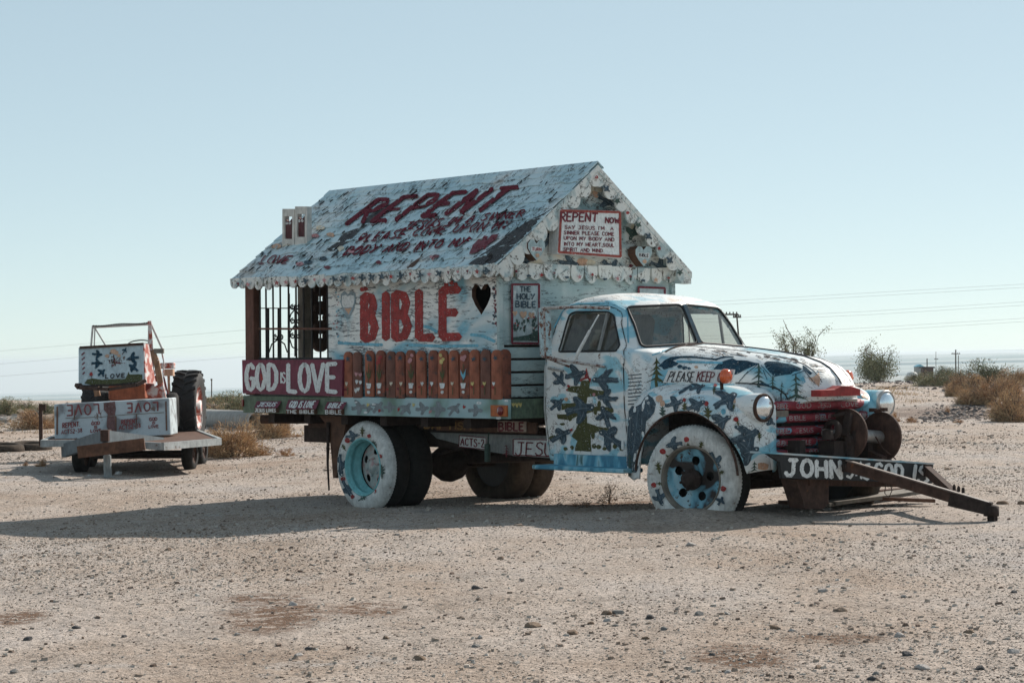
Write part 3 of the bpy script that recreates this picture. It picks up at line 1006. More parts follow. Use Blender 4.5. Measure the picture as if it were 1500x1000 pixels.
# the stones that show one by one
STONE_M = [plain('grey stone', (0.25, 0.235, 0.22), 0.95, var=0.35, scale=30, bump=0.6), plain('brown stone', (0.27, 0.19, 0.135), 0.95, var=0.35, scale=30, bump=0.6), plain('pale stone', (0.47, 0.43, 0.40), 0.95, var=0.25, scale=30, bump=0.6), plain('dark stone', (0.10, 0.095, 0.095), 0.95, var=0.35, scale=30, bump=0.6)]
STONE_ME = []
for k in range(6):
    v, f = rock_shape(40 + k, 2)
    row = []
    for mm in STONE_M:
        me = mesh_np('stone', v, f, False)
        me.materials.append(mm)
        row.append(me)
    STONE_ME.append(row)
CN = ['grey', 'brown', 'pale', 'dark']
STONES = [  # px, py, width in px, colour, label
 (840, 928, 17, 1, 'brown flat sided stone at the lower left of the small cluster of stones'),
 (888, 900, 17, 1, 'dark brown upright stone at the top of the small cluster of stones'),
 (904, 899, 15, 0, 'grey stone touching the dark brown upright one'),
 (889, 910, 13, 2, 'pale stone just below the dark brown upright one'),
 (866, 914, 10, 1, 'small brown stone in the middle of the cluster'),
 (901, 917, 9, 0, 'small grey wedge shaped stone below the cluster'),
 (781, 918, 19, 1, 'long thin brown stone lying flat left of the cluster'),
 (951, 906, 15, 3, 'flat dark stone right of the cluster'),
 (973, 922, 11, 0, 'grey stone in two lumps right of the flat dark one'),
 (946, 936, 12, 1, 'brown squarish stone below the flat dark one'),
 (697, 862, 12, 3, 'dark rounded stone alone in the middle of the bare ground'),
 (733, 819, 11, 1, 'reddish stone alone between the shadow and the bare ground'),
 (614, 966, 17, 1, 'brown oval stone with a dark side, low in the middle'),
 (565, 935, 12, 1, 'rust brown stone left of the pale flat pebbles'),
 (704, 935, 11, 2, 'pale stone above the brown oval one'),
 (697, 947, 12, 0, 'grey flat stone below the pale one'),
 (246, 806, 9, 1, 'rounded tan stone on the gravel just under the tip of the shadow'),
 (422, 850, 10, 1, 'rust coloured stone right of the gravel'),
 (112, 920, 11, 3, 'dark stone with a sharp top at the lower left'),
 (40, 938, 14, 3, 'flat dark stone at the left edge'),
 (22, 985, 14, 0, 'grey lump in the bottom left corner'),
 (438, 960, 13, 2, 'pale rounded stone with a dark stone beside it'),
 (452, 951, 10, 3, 'dark stone beside the pale rounded one'),
 (348, 930, 10, 2, 'pale stone under the brown stain'),
 (430, 886, 12, 2, 'pale angular stone above the brown stain'),
 (315, 936, 9, 0, 'small greenish grey flat stone under the brown stain'),
 (181, 933, 9, 3, 'small dark stone between the stain and the left edge'),
 (1012, 799, 14, 2, 'pale flat stone in front of the front wheel'),
 (1025, 901, 13, 0, 'grey stone in two lumps at mid right'),
 (1067, 900, 9, 2, 'pale small stone at mid right'),
 (1234, 895, 14, 1, 'brown flat stone right of the middle'),
 (1160, 924, 10, 2, 'pale flat stone left of the dark stain'),
 (1134, 921, 14, 1, 'brown flat stone left of the dark stain'),
 (1420, 927, 15, 1, 'orange brown stone standing alone at the right'),
 (1318, 932, 15, 2, 'pale stone right of the dark stain'),
 (1331, 960, 16, 3, 'bluish dark flat stone low on the right'),
 (1352, 980, 18, 2, 'pale tilted slab of stone at the lower right'),
 (1283, 988, 12, 0, 'grey rounded stone near the bottom edge'),
 (1276, 996, 12, 3, 'dark stone near the bottom edge'),
 (1485, 956, 18, 2, 'pale reddish slab at the right edge'),
 (1436, 980, 13, 3, 'dark blue grey block at the lower right'),
 (1065, 985, 11, 2, 'pale block near the bottom below the dark stain'),
 (1043, 960, 9, 3, 'small dark stone on the dark stain'),
 (1198, 978, 12, 1, 'brown stone below the dark stain'),
 (1204, 867, 12, 2, 'pale slab among small pebbles at mid right'),
 (1325, 875, 10, 0, 'grey stone among pebbles at right'),
 (1486, 868, 9, 3, 'dark pebble near the right edge'),
 (1468, 738, 16, 1, 'brown stone behind the end of the tow bar'),
 (1497, 738, 14, 1, 'brown stone at the right edge beyond the tow bar'),
 (1310, 742, 11, 0, 'grey stone in front of the splintered boards'),
 (1210, 747, 11, 0, 'whitish stone against the brown block under the bumper'),
 (1389, 688, 10, 1, 'small brown rock behind the tow bar'),
]
for k, (px, py, w, c, lab) in enumerate(STONES):
    p = on_ground(px, py)
    s_ = w * p.y / F_PX / 2.0 * 1.3
    o = link('stone', STONE_ME[k % 6][c])
    o.location = (p.x, p.y, p.z + s_ * 0.15)
    o.rotation_euler = (random.uniform(-.3, .3), random.uniform(-.3, .3), random.uniform(0, 6.28))
    o.scale = (s_ * 1.05, s_ * 1.05, s_)
    tag(o, lab, 'stone', 'stones scattered on the bare ground')

# ------------------------------------------------------------------ desert plants
DRY = [plain('dry straw twigs', (0.56, 0.385, 0.215), 0.9, var=0.35, scale=3, bump=0), plain('reddish dry twigs', (0.45, 0.265, 0.145), 0.9, var=0.35, scale=3, bump=0), plain('grey green leaves', (0.27, 0.265, 0.15), 0.8, var=0.4, scale=3, bump=0), plain('dark twigs', (0.11, 0.08, 0.06), 0.9, var=0.3, scale=3, bump=0), plain('orange dry weed', (0.36, 0.18, 0.075), 0.9, var=0.35, scale=6, bump=0), plain('olive leaves', (0.175, 0.185, 0.095), 0.8, var=0.4, scale=3, bump=0)]
def twigs(seed, rx, h, n, lw, ll, mats, ball=0.6, up=0.5, core=0):
    """crown of n slivers spread through an uneven dome, denser in clumps"""
    g = np.random.default_rng(seed)
    cl = g.normal(size=(26, 3))
    cl /= np.linalg.norm(cl, axis=1)[:, None]
    cl[:, 2] = np.abs(cl[:, 2])
    cr = g.uniform(.45, 1.0, 26)
    k = g.integers(0, 26, n)
    rr = np.clip(cr[k] * g.uniform(.25, 1.05, n) ** ball, 0, 1.05)
    d = cl[k] + g.normal(0, .22, (n, 3))
    d /= np.linalg.norm(d, axis=1)[:, None]
    d[:, 2] = np.abs(d[:, 2])
    p = d * rr[:, None] * np.array([rx, rx, h])
    dr = d * np.array([1, 1, up * 2]) + g.normal(0, .45, (n, 3))
    dr /= np.linalg.norm(dr, axis=1)[:, None]
    sd = np.cross(dr, g.normal(size=(n, 3)))
    sd /= np.linalg.norm(sd, axis=1)[:, None]
    L = ll * g.uniform(.5, 1.4, n)[:, None]
    wd = lw * g.uniform(.6, 1.3, n)[:, None]
    a, b, c, e = p - dr * L / 2 - sd * wd / 2, p - dr * L / 2 + sd * wd / 2, p + dr * L / 2 + sd * wd * .35, p + dr * L / 2 - sd * wd * .35
    v = np.stack([a, b, c, e], 1).reshape(-1, 3)
    v[:, 2] = np.maximum(v[:, 2], 0.0)
    me = mesh_np('crown', v, np.arange(4 * n).reshape(n, 4), False)
    for mm in mats:
        me.materials.append(mm)
    me.polygons.foreach_set('material_index', g.choice(len(mats), n, p=np.array([.6, .25, .15][:len(mats)]) / sum([.6, .25, .15][:len(mats)])).astype(np.int32))
    return me
def stems(seed, rx, h, n, r0, name='stem', bend=.25):
    g = random.Random(seed)
    mb = MB()
    for i in range(n):
        a, sp = g.uniform(0, 6.28), g.uniform(.1, .9)
        tip = Vector((math.cos(a) * rx * sp, math.sin(a) * rx * sp, h * g.uniform(.6, .95) * (1 - .35 * sp)))
        pts = [Vector((math.cos(a) * .03, math.sin(a) * .03, -0.05))]
        for q in (.3, .6, 1.0):
            pts.append(tip * q + Vector((g.uniform(-1, 1), g.uniform(-1, 1), g.uniform(-.3, .6))) * rx * bend * q * .35)
        mb.tube(pts, [r0, r0 * .75, r0 * .5, r0 * .2], 4, 0, False)
        for _ in range(3):
            q = g.uniform(.45, .9)
            s0 = tip * q
            mb.tube([s0, s0 + Vector((g.uniform(-1, 1), g.uniform(-1, 1), g.uniform(.1, 1))) * h * .3], [r0 * .4, r0 * .12], 3, 0, False)
    return mb
def bush(kind, seed):
    spec = {'dry': (1.0, 1.0, 7600, .011, .10, [DRY[0], DRY[1], DRY[3]]), 'red': (1.0, .9, 7000, .012, .10, [DRY[1], DRY[0], DRY[3]]),
            'sage': (1.0, .95, 5200, .016, .075, [DRY[2], DRY[5], DRY[0]]), 'green': (1.0, 1.1, 6500, .017, .07, [DRY[5], DRY[2], DRY[3]]),
            'weed': (1.0, 1.0, 420, .03, .30, [DRY[4], DRY[0]]), 'deadweed': (1.0, 1.0, 150, .022, .26, [DRY[3], DRY[1]])}[kind]
    r = bpy.data.objects.new({'dry': 'dry_bush', 'red': 'dry_bush', 'sage': 'sage_bush', 'green': 'green_bush', 'weed': 'dry_weed', 'deadweed': 'dry_weed'}[kind], None)
    COL.objects.link(r)
    link('crown', twigs(seed, *spec[:5], spec[5]), r)
    stems(seed, .9, .9, 16 if 'weed' not in kind else 7, .018, bend=.4).build('stem', DRY[3] if kind != 'weed' else DRY[1], r)
    r['category'] = 'weed' if 'weed' in kind else 'bush'
    return r
PROTO = {}
def plant(kind, px, py, wpx, hpx, label, group=None, dist=None):
    if dist is None:
        p = on_ground(px, py)
    else:
        d = ray(px, py)
        p = Vector((d[0] * dist, d[1] * dist, 0))
        p.z = max(gz(p.x, p.y), EYE + d[2] * dist) if dist < 90 else EYE + d[2] * dist
        p.z = gz(p.x, p.y)
    sw, sh = wpx * p.y / F_PX / 2 * 1.1, hpx * p.y / F_PX
    var = (kind, len([1 for k in PROTO if k[0] == kind]))
    key = (kind, random.randrange(3))
    if key not in PROTO:
        PROTO[key] = o = bush(kind, hash(key[1]) + len(PROTO) * 5 + 1)
        o.location, o.rotation_euler, o.scale = p, (0, 0, random.uniform(0, 6.28)), (sw, sw, sh)
        tag(o, label, None, group)
        return o
    o = dup(PROTO[key], p, random.uniform(0, 6.28), (sw, sw, sh), label, group)
    if not group and 'group' in o:
        del o['group']
    return o
GR = 'bushes on the open ground beyond the truck'
plant('dry', 1484, 618, 84, 62, 'straw coloured dry bush at the right edge, nearest of the bushes there', GR)
plant('red', 1458, 592, 96, 52, 'wide reddish brown dry bush behind the straw coloured one at the right edge', GR)
plant('dry', 1425, 592, 64, 30, 'low straw bush in front of the wide reddish brown one', GR)
plant('dry', 1396, 581, 30, 26, 'round dry bush standing alone left of the low straw bush', GR)
plant('dry', 1426, 580, 56, 40, 'pale dry bush between the round bush and the wide reddish one', GR)
plant('sage', 1366, 565, 60, 25, 'grey green bush on the bank right of the small tree', GR)
plant('sage', 1402, 564, 70, 28, 'olive bush below the pole with a crossarm', GR)
plant('green', 1447, 563, 110, 36, 'broad dark olive bush under the dark heap', GR)
plant('dry', 1488, 566, 60, 34, 'pale brown bush at the right edge beside the broad olive one', GR)
plant('green', 1384, 560, 56, 27, 'thin tall olive bush behind the grey green one', GR)
plant('red', 1262, 556, 54, 30, 'small dark bush just right of the amber lamp on the far fender', GR)
plant('red', 1412, 572, 60, 34, 'reddish brush low between the olive bush and the pale dry bush', GR)
plant('dry', 1478, 578, 60, 34, 'straw brush behind the wide reddish brown bush', GR)
plant('sage', 1340, 558, 34, 16, 'small grey green bush at the left end of the scrub on the bank', GR)
plant('green', 1494, 556, 50, 18, 'dark olive bush cut by the right edge, under the junk heap', GR)
plant('sage', 1196, 556, 40, 16, 'low bush at the foot of the half bare tree', GR)
plant('weed', 1311, 618, 24, 17, 'orange weed right of the winch drum, left of two', GR)
plant('weed', 1335, 619, 22, 12, 'orange weed on gravel near the winch, right of two', GR)
plant('weed', 1388, 605, 12, 12, 'small upright orange weed in the dark rubble patch', GR)
plant('weed', 1404, 619, 18, 7, 'low red orange weed in front of the dark rubble patch', GR)
plant('dry', 345, 670, 110, 66, 'dry brown bush in front of the pale pipe', GR)
plant('red', 318, 668, 60, 40, 'reddish dry bush beside the trailer wheels', GR)
plant('sage', 340, 618, 90, 52, 'olive bush leaning behind the pale pipe', GR)
plant('dry', 398, 642, 76, 56, 'thin dry bush under the rear end of the truck bed', GR)
plant('dry', 312, 616, 60, 44, 'straw bush between the big tractor tyre and the pipe', GR)
plant('weed', 383, 668, 30, 12, 'orange weed right of the bush by the pipe', GR)
plant('weed', 418, 668, 30, 16, 'orange weed with upright stalks under the truck bed', GR)
plant('weed', 435, 640, 24, 6, 'low dry weed behind the mud flap', GR)
plant('weed', 60, 683, 24, 13, 'orange weed left of the trailer wheel', GR)
plant('weed', 37, 682, 12, 7, 'small orange tuft at the left, near the dumped tyres', GR)
plant('weed', 24, 658, 12, 6, 'tiny orange tuft in front of the dumped tyre', GR)
plant('sage', 12, 607, 50, 30, 'green bush on the dirt bank at the left edge', GR)
plant('red', 50, 628, 70, 38, 'reddish brown brush left of the rusty post', GR)
plant('green', 66, 606, 40, 20, 'dark green bush on the bank behind the rusty post', GR)
plant('dry', 88, 626, 44, 32, 'straw brush right of the rusty post', GR)
plant('sage', 36, 604, 40, 24, 'pale green bush on the dirt bank beside the one at the left edge', GR)
plant('green', 322, 590, 60, 14, 'far dark bush at the foot of the lone pole', GR)
plant('deadweed', 852, 743, 50, 18, 'thin dead weed standing under the running board', GR)
plant('deadweed', 893, 738, 40, 40, 'tall dead weed behind the front wheel', GR)
plant('deadweed', 800, 738, 34, 8, 'low dead weed behind the far rear tyre', GR)

def grass_patch(name, px0, px1, py0, py1, n, h):
    v = []
    for _ in range(n):
        p = on_ground(random.uniform(px0, px1), py0 + (py1 - py0) * random.random())
        if fbm(np.array([p.x]), np.array([p.y]), 2.2, 3, 55)[0] < -.02:
            continue
        for _ in range(5):
            q = p + Vector((random.gauss(0, .12), random.gauss(0, .2), -.01))
            e = q + Vector((random.gauss(0, .05), random.gauss(0, .05), h * random.uniform(.5, 1.3)))
            w = Vector((.007, .003, 0))
            v += [q - w, q + w, e]
    me = mesh_np(name, [x[:] for x in v], np.arange(len(v)).reshape(-1, 3), False)
    me.materials.append(DRY[0])
    o = link(name, me)
    o['kind'] = 'stuff'
grass_patch('dry_grass', 1232, 1345, 566, 590, 420, .10)
grass_patch('dry_grass', 300, 700, 606, 645, 420, .08)
grass_patch('dry_grass', 0, 120, 612, 634, 220, .10)
def tree(px, py, dist, wpx, hpx, label, seed, bare=False):
    d = ray(px, py)
    p = Vector((d[0] * dist, d[1] * dist, 0))
    p.z = gz(p.x, p.y)
    h = (EYE + ray(px, py - hpx)[2] * dist) - p.z
    w = wpx * dist / F_PX / 2 * 1.1
    r = thing('desert_tree', label, 'tree', p)
    g = random.Random(seed)
    mb = MB()
    tips = []
    for i in range(7):
        a = g.uniform(0, 6.28)
        e = Vector((math.cos(a) * w * g.uniform(.3, .9), math.sin(a) * w * g.uniform(.3, .9), h * g.uniform(.6, .98)))
        pts = [Vector((0, 0, -.2)), e * .25 + Vector((0, 0, .1 * h)), e * .6 + Vector((g.uniform(-1, 1), g.uniform(-1, 1), 0)) * .12 * w, e]
        mb.tube(pts, [.05 * h * .5, .035 * h * .5, .02 * h * .5, .006 * h * .5], 5)
        for _ in range(9):
            q = g.uniform(.4, 1)
            s0 = e * q + Vector((0, 0, .05 * h * (1 - q)))
            t1 = s0 + Vector((g.uniform(-1, 1) * w * .4, g.uniform(-1, 1) * w * .4, g.uniform(-.05, .28) * h))
            mb.tube([s0, (s0 + t1) / 2 + Vector((0, 0, .02 * h)), t1], [.008 * h, .005 * h, .002 * h], 4, 0, False)
            tips += [t1, s0 * .3 + t1 * .7, s0 * .6 + t1 * .4]
    if bare:
        mb.tube([Vector((-.1 * w, 0, .5 * h)), Vector((-.02 * w, 0, .85 * h)), Vector((-.25 * w, 0, 1.05 * h)), Vector((-.42 * w, 0, 1.25 * h))], [.016 * h, .012 * h, .008 * h, .004 * h], 5)
    mb.build('trunk', DRY[3], r)
    gg = np.random.default_rng(seed)
    tp = np.array([t[:] for t in tips])
    n = 2400 if bare else 6500
    k = gg.integers(0, len(tp), n)
    c = tp[k] + gg.normal(0, .075 * w if bare else .15 * w, (n, 3))
    if not bare:
        c[:, 2] *= gg.uniform(.35, 1.0, n)
    s_ = (.018 if bare else .024) * h
    a = gg.normal(size=(n, 3)); a /= np.linalg.norm(a, axis=1)[:, None]
    b_ = np.cross(a, gg.normal(size=(n, 3))); b_ /= np.linalg.norm(b_, axis=1)[:, None]
    v = np.stack([c - a * s_, c - b_ * s_ * .5, c + a * s_, c + b_ * s_ * .5], 1).reshape(-1, 3)
    v[:, 2] = np.maximum(v[:, 2], .04)
    me = mesh_np('crown', v, np.arange(4 * n).reshape(n, 4), False)
    me.materials.append(DRY[5]); me.materials.append(DRY[2])
    me.polygons.foreach_set('material_index', gg.integers(0, 2, n).astype(np.int32))
    link('crown', me, r)
tree(1285, 553, 78, 62, 45, 'small green desert tree on the bank right of the far fender', 5)
tree(1165, 552, 78, 74, 64, 'half bare tree with a dead branch sticking up behind the hood', 9, True)

# ------------------------------------------------------------------ poles, wires, things far off
POLE = plain('grey pole wood', (0.085, 0.072, 0.062), 0.9, var=0.2)
def pole(px, ytop, ybase, dist, label, arms=(), lean=0.0, r=.11):
    b0 = Vector(CAM + ray(px, ybase) * dist)
    tp = Vector(CAM + ray(px + lean, ytop) * dist)
    gzv = gz(b0.x, b0.y)
    k = (b0.z - min(gzv, b0.z)) / max(tp.z - b0.z, .1)
    b0 = b0 - (tp - b0) * k
    t_ = thing('utility_pole', label, 'pole', b0, None, 'utility poles in the distance')
    MB().tube([Vector((0, 0, -.3)), tp - b0], [r, r * .7], 8).build('shaft', POLE, t_)
    for (dy, x0, x1) in arms:
        q = Vector(CAM + ray(px + lean, ytop + dy) * dist) - b0
        a0, a1 = q + Vector((x0 * dist / F_PX, -.15, 0)), q + Vector((x1 * dist / F_PX, -.15, 0))
        MB().beam(a0, a1, .05, .06).build('crossarm', POLE, t_)
        mb = MB()
        for i in range(5):
            c = a0 + (a1 - a0) * (i + .5) / 5
            mb.lathe([(.015, .03), (.028, .05), (.025, .09), (.0, .11)], c, (0, 0, 1), 6)
        mb.build('insulator', POLE, t_)
    return t_
pole(1088, 459, 556, 80, 'leaning pole with two crossarms seen beside the cab windshield', ((1.5, -23, 2), (5.5, -6, 6)), lean=-9, r=.045)
pole(1400, 512, 556, 170, 'pole with a crossarm standing behind the olive bush', ((6, -7, 6),), r=.075)
pole(1404, 520, 556, 230, 'thinner pole just right of the one with a crossarm', (), r=.06)
pole(1371, 515, 552, 260, 'thin far mast left of the crossarm pole', ((11, -3, 3),), r=.045)
pole(1358, 525, 552, 240, 'short stub pole farthest left of the far poles', (), r=.09)
pole(310, 556, 600, 150, 'lone bare pole left of the truck bed', ((0.6, -1, 1.4),), r=.06)
WIRE = plain('old power cable', (0.55, 0.57, 0.58), 0.6, var=0.1)
for k, (pts, lab) in enumerate([
    ([(-300, 541), (0, 514), (350, 484), (700, 458), (1060, 441), (1270, 429), (1500, 416), (1800, 396)], 'highest of the thin cables crossing the sky'),
    ([(-300, 560), (0, 533), (350, 502), (700, 480), (1060, 466), (1270, 456), (1500, 442), (1800, 421)], 'middle of the thin cables crossing the sky'),
    ([(-300, 578), (0, 551), (350, 523), (700, 504), (1060, 491), (1270, 480), (1500, 466), (1800, 446)], 'lowest of the thin cables crossing the sky')]):
    mb = MB()
    for off in (0, 5):
        P = [Vector(CAM + ray(x, y + off * (x > 900)) * (175 - 0.02 * x)) for x, y in pts]
        Q = []
        for i in range(len(P) - 1):
            for j in range(6):
                Q.append(P[i].lerp(P[i + 1], j / 6))
        mb.tube(Q + [P[-1]], 0.009, 5)
    tag(mb.build('power_cable', WIRE), lab, 'cable', 'power cables in the sky')

def far_pt(px, py, dist):
    return Vector(CAM + ray(px, py) * dist)
p = far_pt(1336, 550, 190); p.z = gz(p.x, p.y)
h = far_pt(1336, 544, 190).z - p.z
tag(MB().lathe([(.55, -.2), (.55, h - .5), (.5, h - .2), (.3, h - .05), (0.001, h)], p, (0, 0, 1), 20).build('dome_tent', M['white']), 'tiny white dome far off left of the poles', 'tent')
p = far_pt(1346, 550, 210); p.z = gz(p.x, p.y); h = far_pt(1346, 537, 210).z - p.z
r_ = thing('shed', 'tiny pale blue shed far off beside the white dome', 'shed', p)
MB().box((0, 0, h / 2), (.75, 1.2, h)).build('wall', M['grey_board'], r_)
MB().prism([(-.5, -.7, h), (.5, -.7, h), (0, -.7, h + .25)], (0, 1.4, 0)).build('roof', M['sky_blue'], r_)
p = far_pt(1358, 550, 200); p.z = gz(p.x, p.y); h = far_pt(1358, 539, 200).z - p.z
r_ = thing('shed', 'tiny rust brown shed far off between dome and pole', 'shed', p)
MB().box((0, 0, h / 2), (1.0, 1.2, h)).build('wall', M['rust'], r_)
MB().prism([(-.7, -.7, h), (.7, -.7, h), (.6, -.7, h + .14), (-.6, -.7, h + .14)], (0, 1.4, 0)).build('roof', M['dark_rust'], r_)
for (px, py, w, lab) in [(1420, 541, 30, 'dark junk heap far off just right of the crossarm pole'), (1464, 530, 62, 'long dark junk heap far off at the right edge')]:
    q = far_pt(px, py, 160)
    q0 = Vector((q.x, q.y, gz(q.x, q.y)))
    r_ = thing('junk_heap', lab, 'junk heap', q0)
    hh = q.z - q0.z
    ww = w * 160 / F_PX / 2
    n = 60
    k = np.arange(n)
    mb = MB()
    for i in range(n):
        v, f = rock_shape(900 + i, 1)
        u = random.uniform(-1, 1)
        s_ = random.uniform(.08, .22)
        zz = random.uniform(0.1, .8) * hh * (1 - .75 * u * u)
        mb.add(v * s_ + np.array([u * ww, random.uniform(-.5, .5), zz]), [tuple(x) for x in f])
    mb.build('scrap', DARK, r_)['kind'] = 'stuff'
    mb2 = MB().lathe([(ww, -.3), (ww * .9, hh * .35), (ww * .6, hh * .7), (.01, hh * .85)], (0, 0, 0), (0, 0, 1), 18)
    mb2.build('mound', M['dark_rust'], r_)
# pale pipe lying behind the bushes
d0, d1 = far_pt(292, 620, 46), far_pt(376, 628, 43)
for d_ in (d0, d1):
    d_.z = gz(d_.x, d_.y) + .17
r_ = thing('concrete_pipe', 'pale concrete pipe lying on the ground behind the dry bush', 'pipe', (0, 0, 0))
ax = (d1 - d0).normalized()
mb = MB()
L = (d1 - d0).length
mb.lathe([(.17, 0), (.21, 0), (.21, L), (.17, L), (.17, 0)], d0, ax, 24)
mb.build('barrel', plain('pale concrete', (0.33, 0.32, 0.30), 0.9, var=0.15, scale=5), r_)
# old tyres dumped on the ground at the left edge
for px, py, lab in ((4, 661, 'worn tyre lying flat at the left edge, left of two'), (45, 659, 'worn tyre half sunk in sand, right of two at the left edge')):
    q = on_ground(px, py)
    mb = MB().lathe([(.20, .0), (.30, -.02), (.36, .04), (.37, .10), (.35, .17), (.28, .2), (.21, .17), (.20, 0)], q - Vector((0, 0, .06)), (0.04, -.05, 1), 28)
    tag(mb.build('old_tyre', M['tyre_brown']), lab, 'tyre', 'tyres dumped at the left edge')
# splintered boards under the bumper
for k, (a, b_, w, lab) in enumerate([((1150, 741), (1205, 748), .14, 'splintered reddish board lying under the bumper, leftmost'), ((1205, 748), (1326, 731), .13, 'long grey board slanting up to a point under the tow bar'), ((1215, 747), (1362, 736), .16, 'grey brown board lying lowest in the heap under the tow bar'), ((1262, 741), (1368, 741), .12, 'thick brown board end at the right of the heap'), ((1250, 737), (1330, 728), .07, 'thin brown stick on top of the boards')]):
    p0, p1 = on_ground(*a), on_ground(*b_)
    p0.z += .02 + .012 * k
    p1.z += .03 + .03 * (k % 3)
    mb = MB()
    dirv = (p1 - p0)
    nrm = Vector((-dirv.y, dirv.x, 0)).normalized() * w / 2
    mb.prism([p0 + nrm, p0 - nrm, p0.lerp(p1, .6) - nrm * 1.1, p1 - nrm * .5, p1 + nrm * .1, p0.lerp(p1, .8) + nrm], (0, 0, .03))
    tag(mb.build('board', [M['wood_dark'], M['wood_grey']][k in (1, 2)], fix=True), lab, 'board', 'splintered boards under the bumper')

# ================================================================== THE TRUCK
truck = thing('flatbed_truck', 'old round nosed flatbed truck painted with blue birds and trees, carrying a little house', 'truck', mat=TM)
BODY = brushed('brushed white and sky blue car paint', [(0.30, (0.20, 0.47, 0.58)), (0.415, (0.32, 0.57, 0.65)), (0.445, (0.70, 0.74, 0.74)), (0.60, (0.77, 0.775, 0.75)), (0.68, (0.46, 0.62, 0.68))], 2.3, (1, 1, 2.0), (0.16, 0.085, 0.06), 0.635, 15, (1, 1, 1), 0.5, None, 0.3, 0.011)
HOODP = brushed('flaking white and blue hood paint', [(0.36, (0.20, 0.45, 0.55)), (0.43, (0.45, 0.58, 0.62)), (0.5, (0.75, 0.77, 0.76)), (0.8, (0.78, 0.78, 0.75))], 2.0, (1, 1, 2.2), (0.13, 0.085, 0.07), 0.635, 13, (.7, 1.3, 1.3), 0.55, None, 0.5, 0.016)

# ---- cab shell: rounded plan, raked V windshield, domed roof
NA = 300
def cab_ring(z):
    # returns half width, rear x, front x (centre), corner radius, bow of the front
    lev = [(0.50, .745, 2.20, 3.44, .10, .00), (0.56, .755, 2.17, 3.45, .12, .00), (0.95, .805, 2.145, 3.46, .16, .03), (1.30, .81, 2.15, 3.46, .18, .05), (1.44, .80, 2.165, 3.44, .20, .08), (1.475, .785, 2.17, 3.375, .20, .10),
           (1.50, .775, 2.175, 3.355, .20, .11), (1.68, .735, 2.21, 3.262, .20, .13), (1.83, .69, 2.27, 3.175, .22, .17), (1.875, .655, 2.31, 3.12, .24, .18), (1.915, .575, 2.39, 3.02, .26, .17), (1.94, .46, 2.50, 2.88, .2, .12), (1.957, .28, 2.60, 2.74, .07, .05), (1.963, .02, 2.66, 2.69, .005, .0)]
    zs = [l[0] for l in lev]
    return [float(np.interp(z, zs, [l[k] for l in lev])) for k in range(1, 6)]
def cab_pt(z, i):
    w, xr, xf, rc, bow = cab_ring(z)
    rc = min(rc, w * .98, (xf - xr) / 2 * .98)
    # perimeter of the rounded rectangle by fixed fractions so that columns line up
    segs = [('l', .19), ('c', .06), ('l', .25), ('c', .06), ('l', .19), ('c', .06), ('l', .13), ('c', .06)]
    u = (i / NA) % 1.0
    k = 0
    while u > segs[k][1] + 1e-9:
        u -= segs[k][1]
        k += 1
    q = min(1, u / segs[k][1])
    if k == 0:
        x, y = xr + rc + (xf - xr - 2 * rc) * q, -w
    elif k == 1:
        a = q * math.pi / 2
        x, y = xf - rc + rc * math.sin(a), -w + rc - rc * math.cos(a)
    elif k == 2:
        x, y = xf, -w + rc + (2 * w - 2 * rc) * q
    elif k == 3:
        a = q * math.pi / 2
        x, y = xf - rc + rc * math.cos(a), w - rc + rc * math.sin(a)
    elif k == 4:
        x, y = xf - rc - (xf - xr - 2 * rc) * q, w
    elif k == 5:
        a = q * math.pi / 2
        x, y = xr + rc - rc * math.sin(a), w - rc + rc * math.cos(a)
    elif k == 6:
        x, y = xr, w - rc - (2 * w - 2 * rc) * q
    else:
        a = q * math.pi / 2
        x, y = xr + rc - rc * math.cos(a), -w + rc - rc * math.sin(a)
    f = max(0.0, min(1.0, (x - (xr + xf) / 2) / ((xf - xr) / 2)))
    x -= bow * (abs(y) / max(w, .05)) ** 1.6 * f ** 3
    return Vector((x, y, z))
zl = list(np.linspace(.50, 1.46, 40)) + list(np.linspace(1.475, 1.86, 30)) + [1.872, 1.885, 1.9, 1.915, 1.928, 1.94, 1.949, 1.957, 1.961, 1.963]
CG = [[cab_pt(z, i) for i in range(NA)] for z in zl]
def poly_in(p, poly):
    x, y = p
    c = False
    for (x1, y1), (x2, y2) in zip(poly, poly[1:] + poly[:1]):
        if (y1 > y) != (y2 > y) and x < (x2 - x1) * (y - y1) / (y2 - y1) + x1:
            c = not c
    return c
def near_on(p, poly):
    best, bp = 1e9, p
    for (x1, y1), (x2, y2) in zip(poly, poly[1:] + poly[:1]):
        dx, dy = x2 - x1, y2 - y1
        t = max(0, min(1, ((p[0] - x1) * dx + (p[1] - y1) * dy) / (dx * dx + dy * dy + 1e-12)))
        q = (x1 + dx * t, y1 + dy * t)
        d = (q[0] - p[0]) ** 2 + (q[1] - p[1]) ** 2
        if d < best:
            best, bp = d, q
    return bp, math.sqrt(best)
def rounded(poly, r, n=4):
    out = []
    P = [Vector(p) for p in poly]
    for i, p in enumerate(P):
        a, b = P[i - 1], P[(i + 1) % len(P)]
        da, db = (a - p), (b - p)
        k = min(r, da.length * .45, db.length * .45)
        p0, p1 = p + da.normalized() * k, p + db.normalized() * k
        for j in range(n + 1):
            t = j / n
            q = p0 * (1 - t) ** 2 + p * 2 * t * (1 - t) + p1 * t * t
            out.append((q.x, q.y))
    return out
sw_px = [(822, 515), (828, 460), (836, 456.5), (884, 456.5), (893, 462), (909.5, 507), (907, 514)]
SIDEWIN = rounded([(S(x, y, -.765).x, S(x, y, -.765).z) for x, y in sw_px], .03)
ws_px = [(917, 449.5), (1000, 446), (1022, 502.5), (940, 508)]
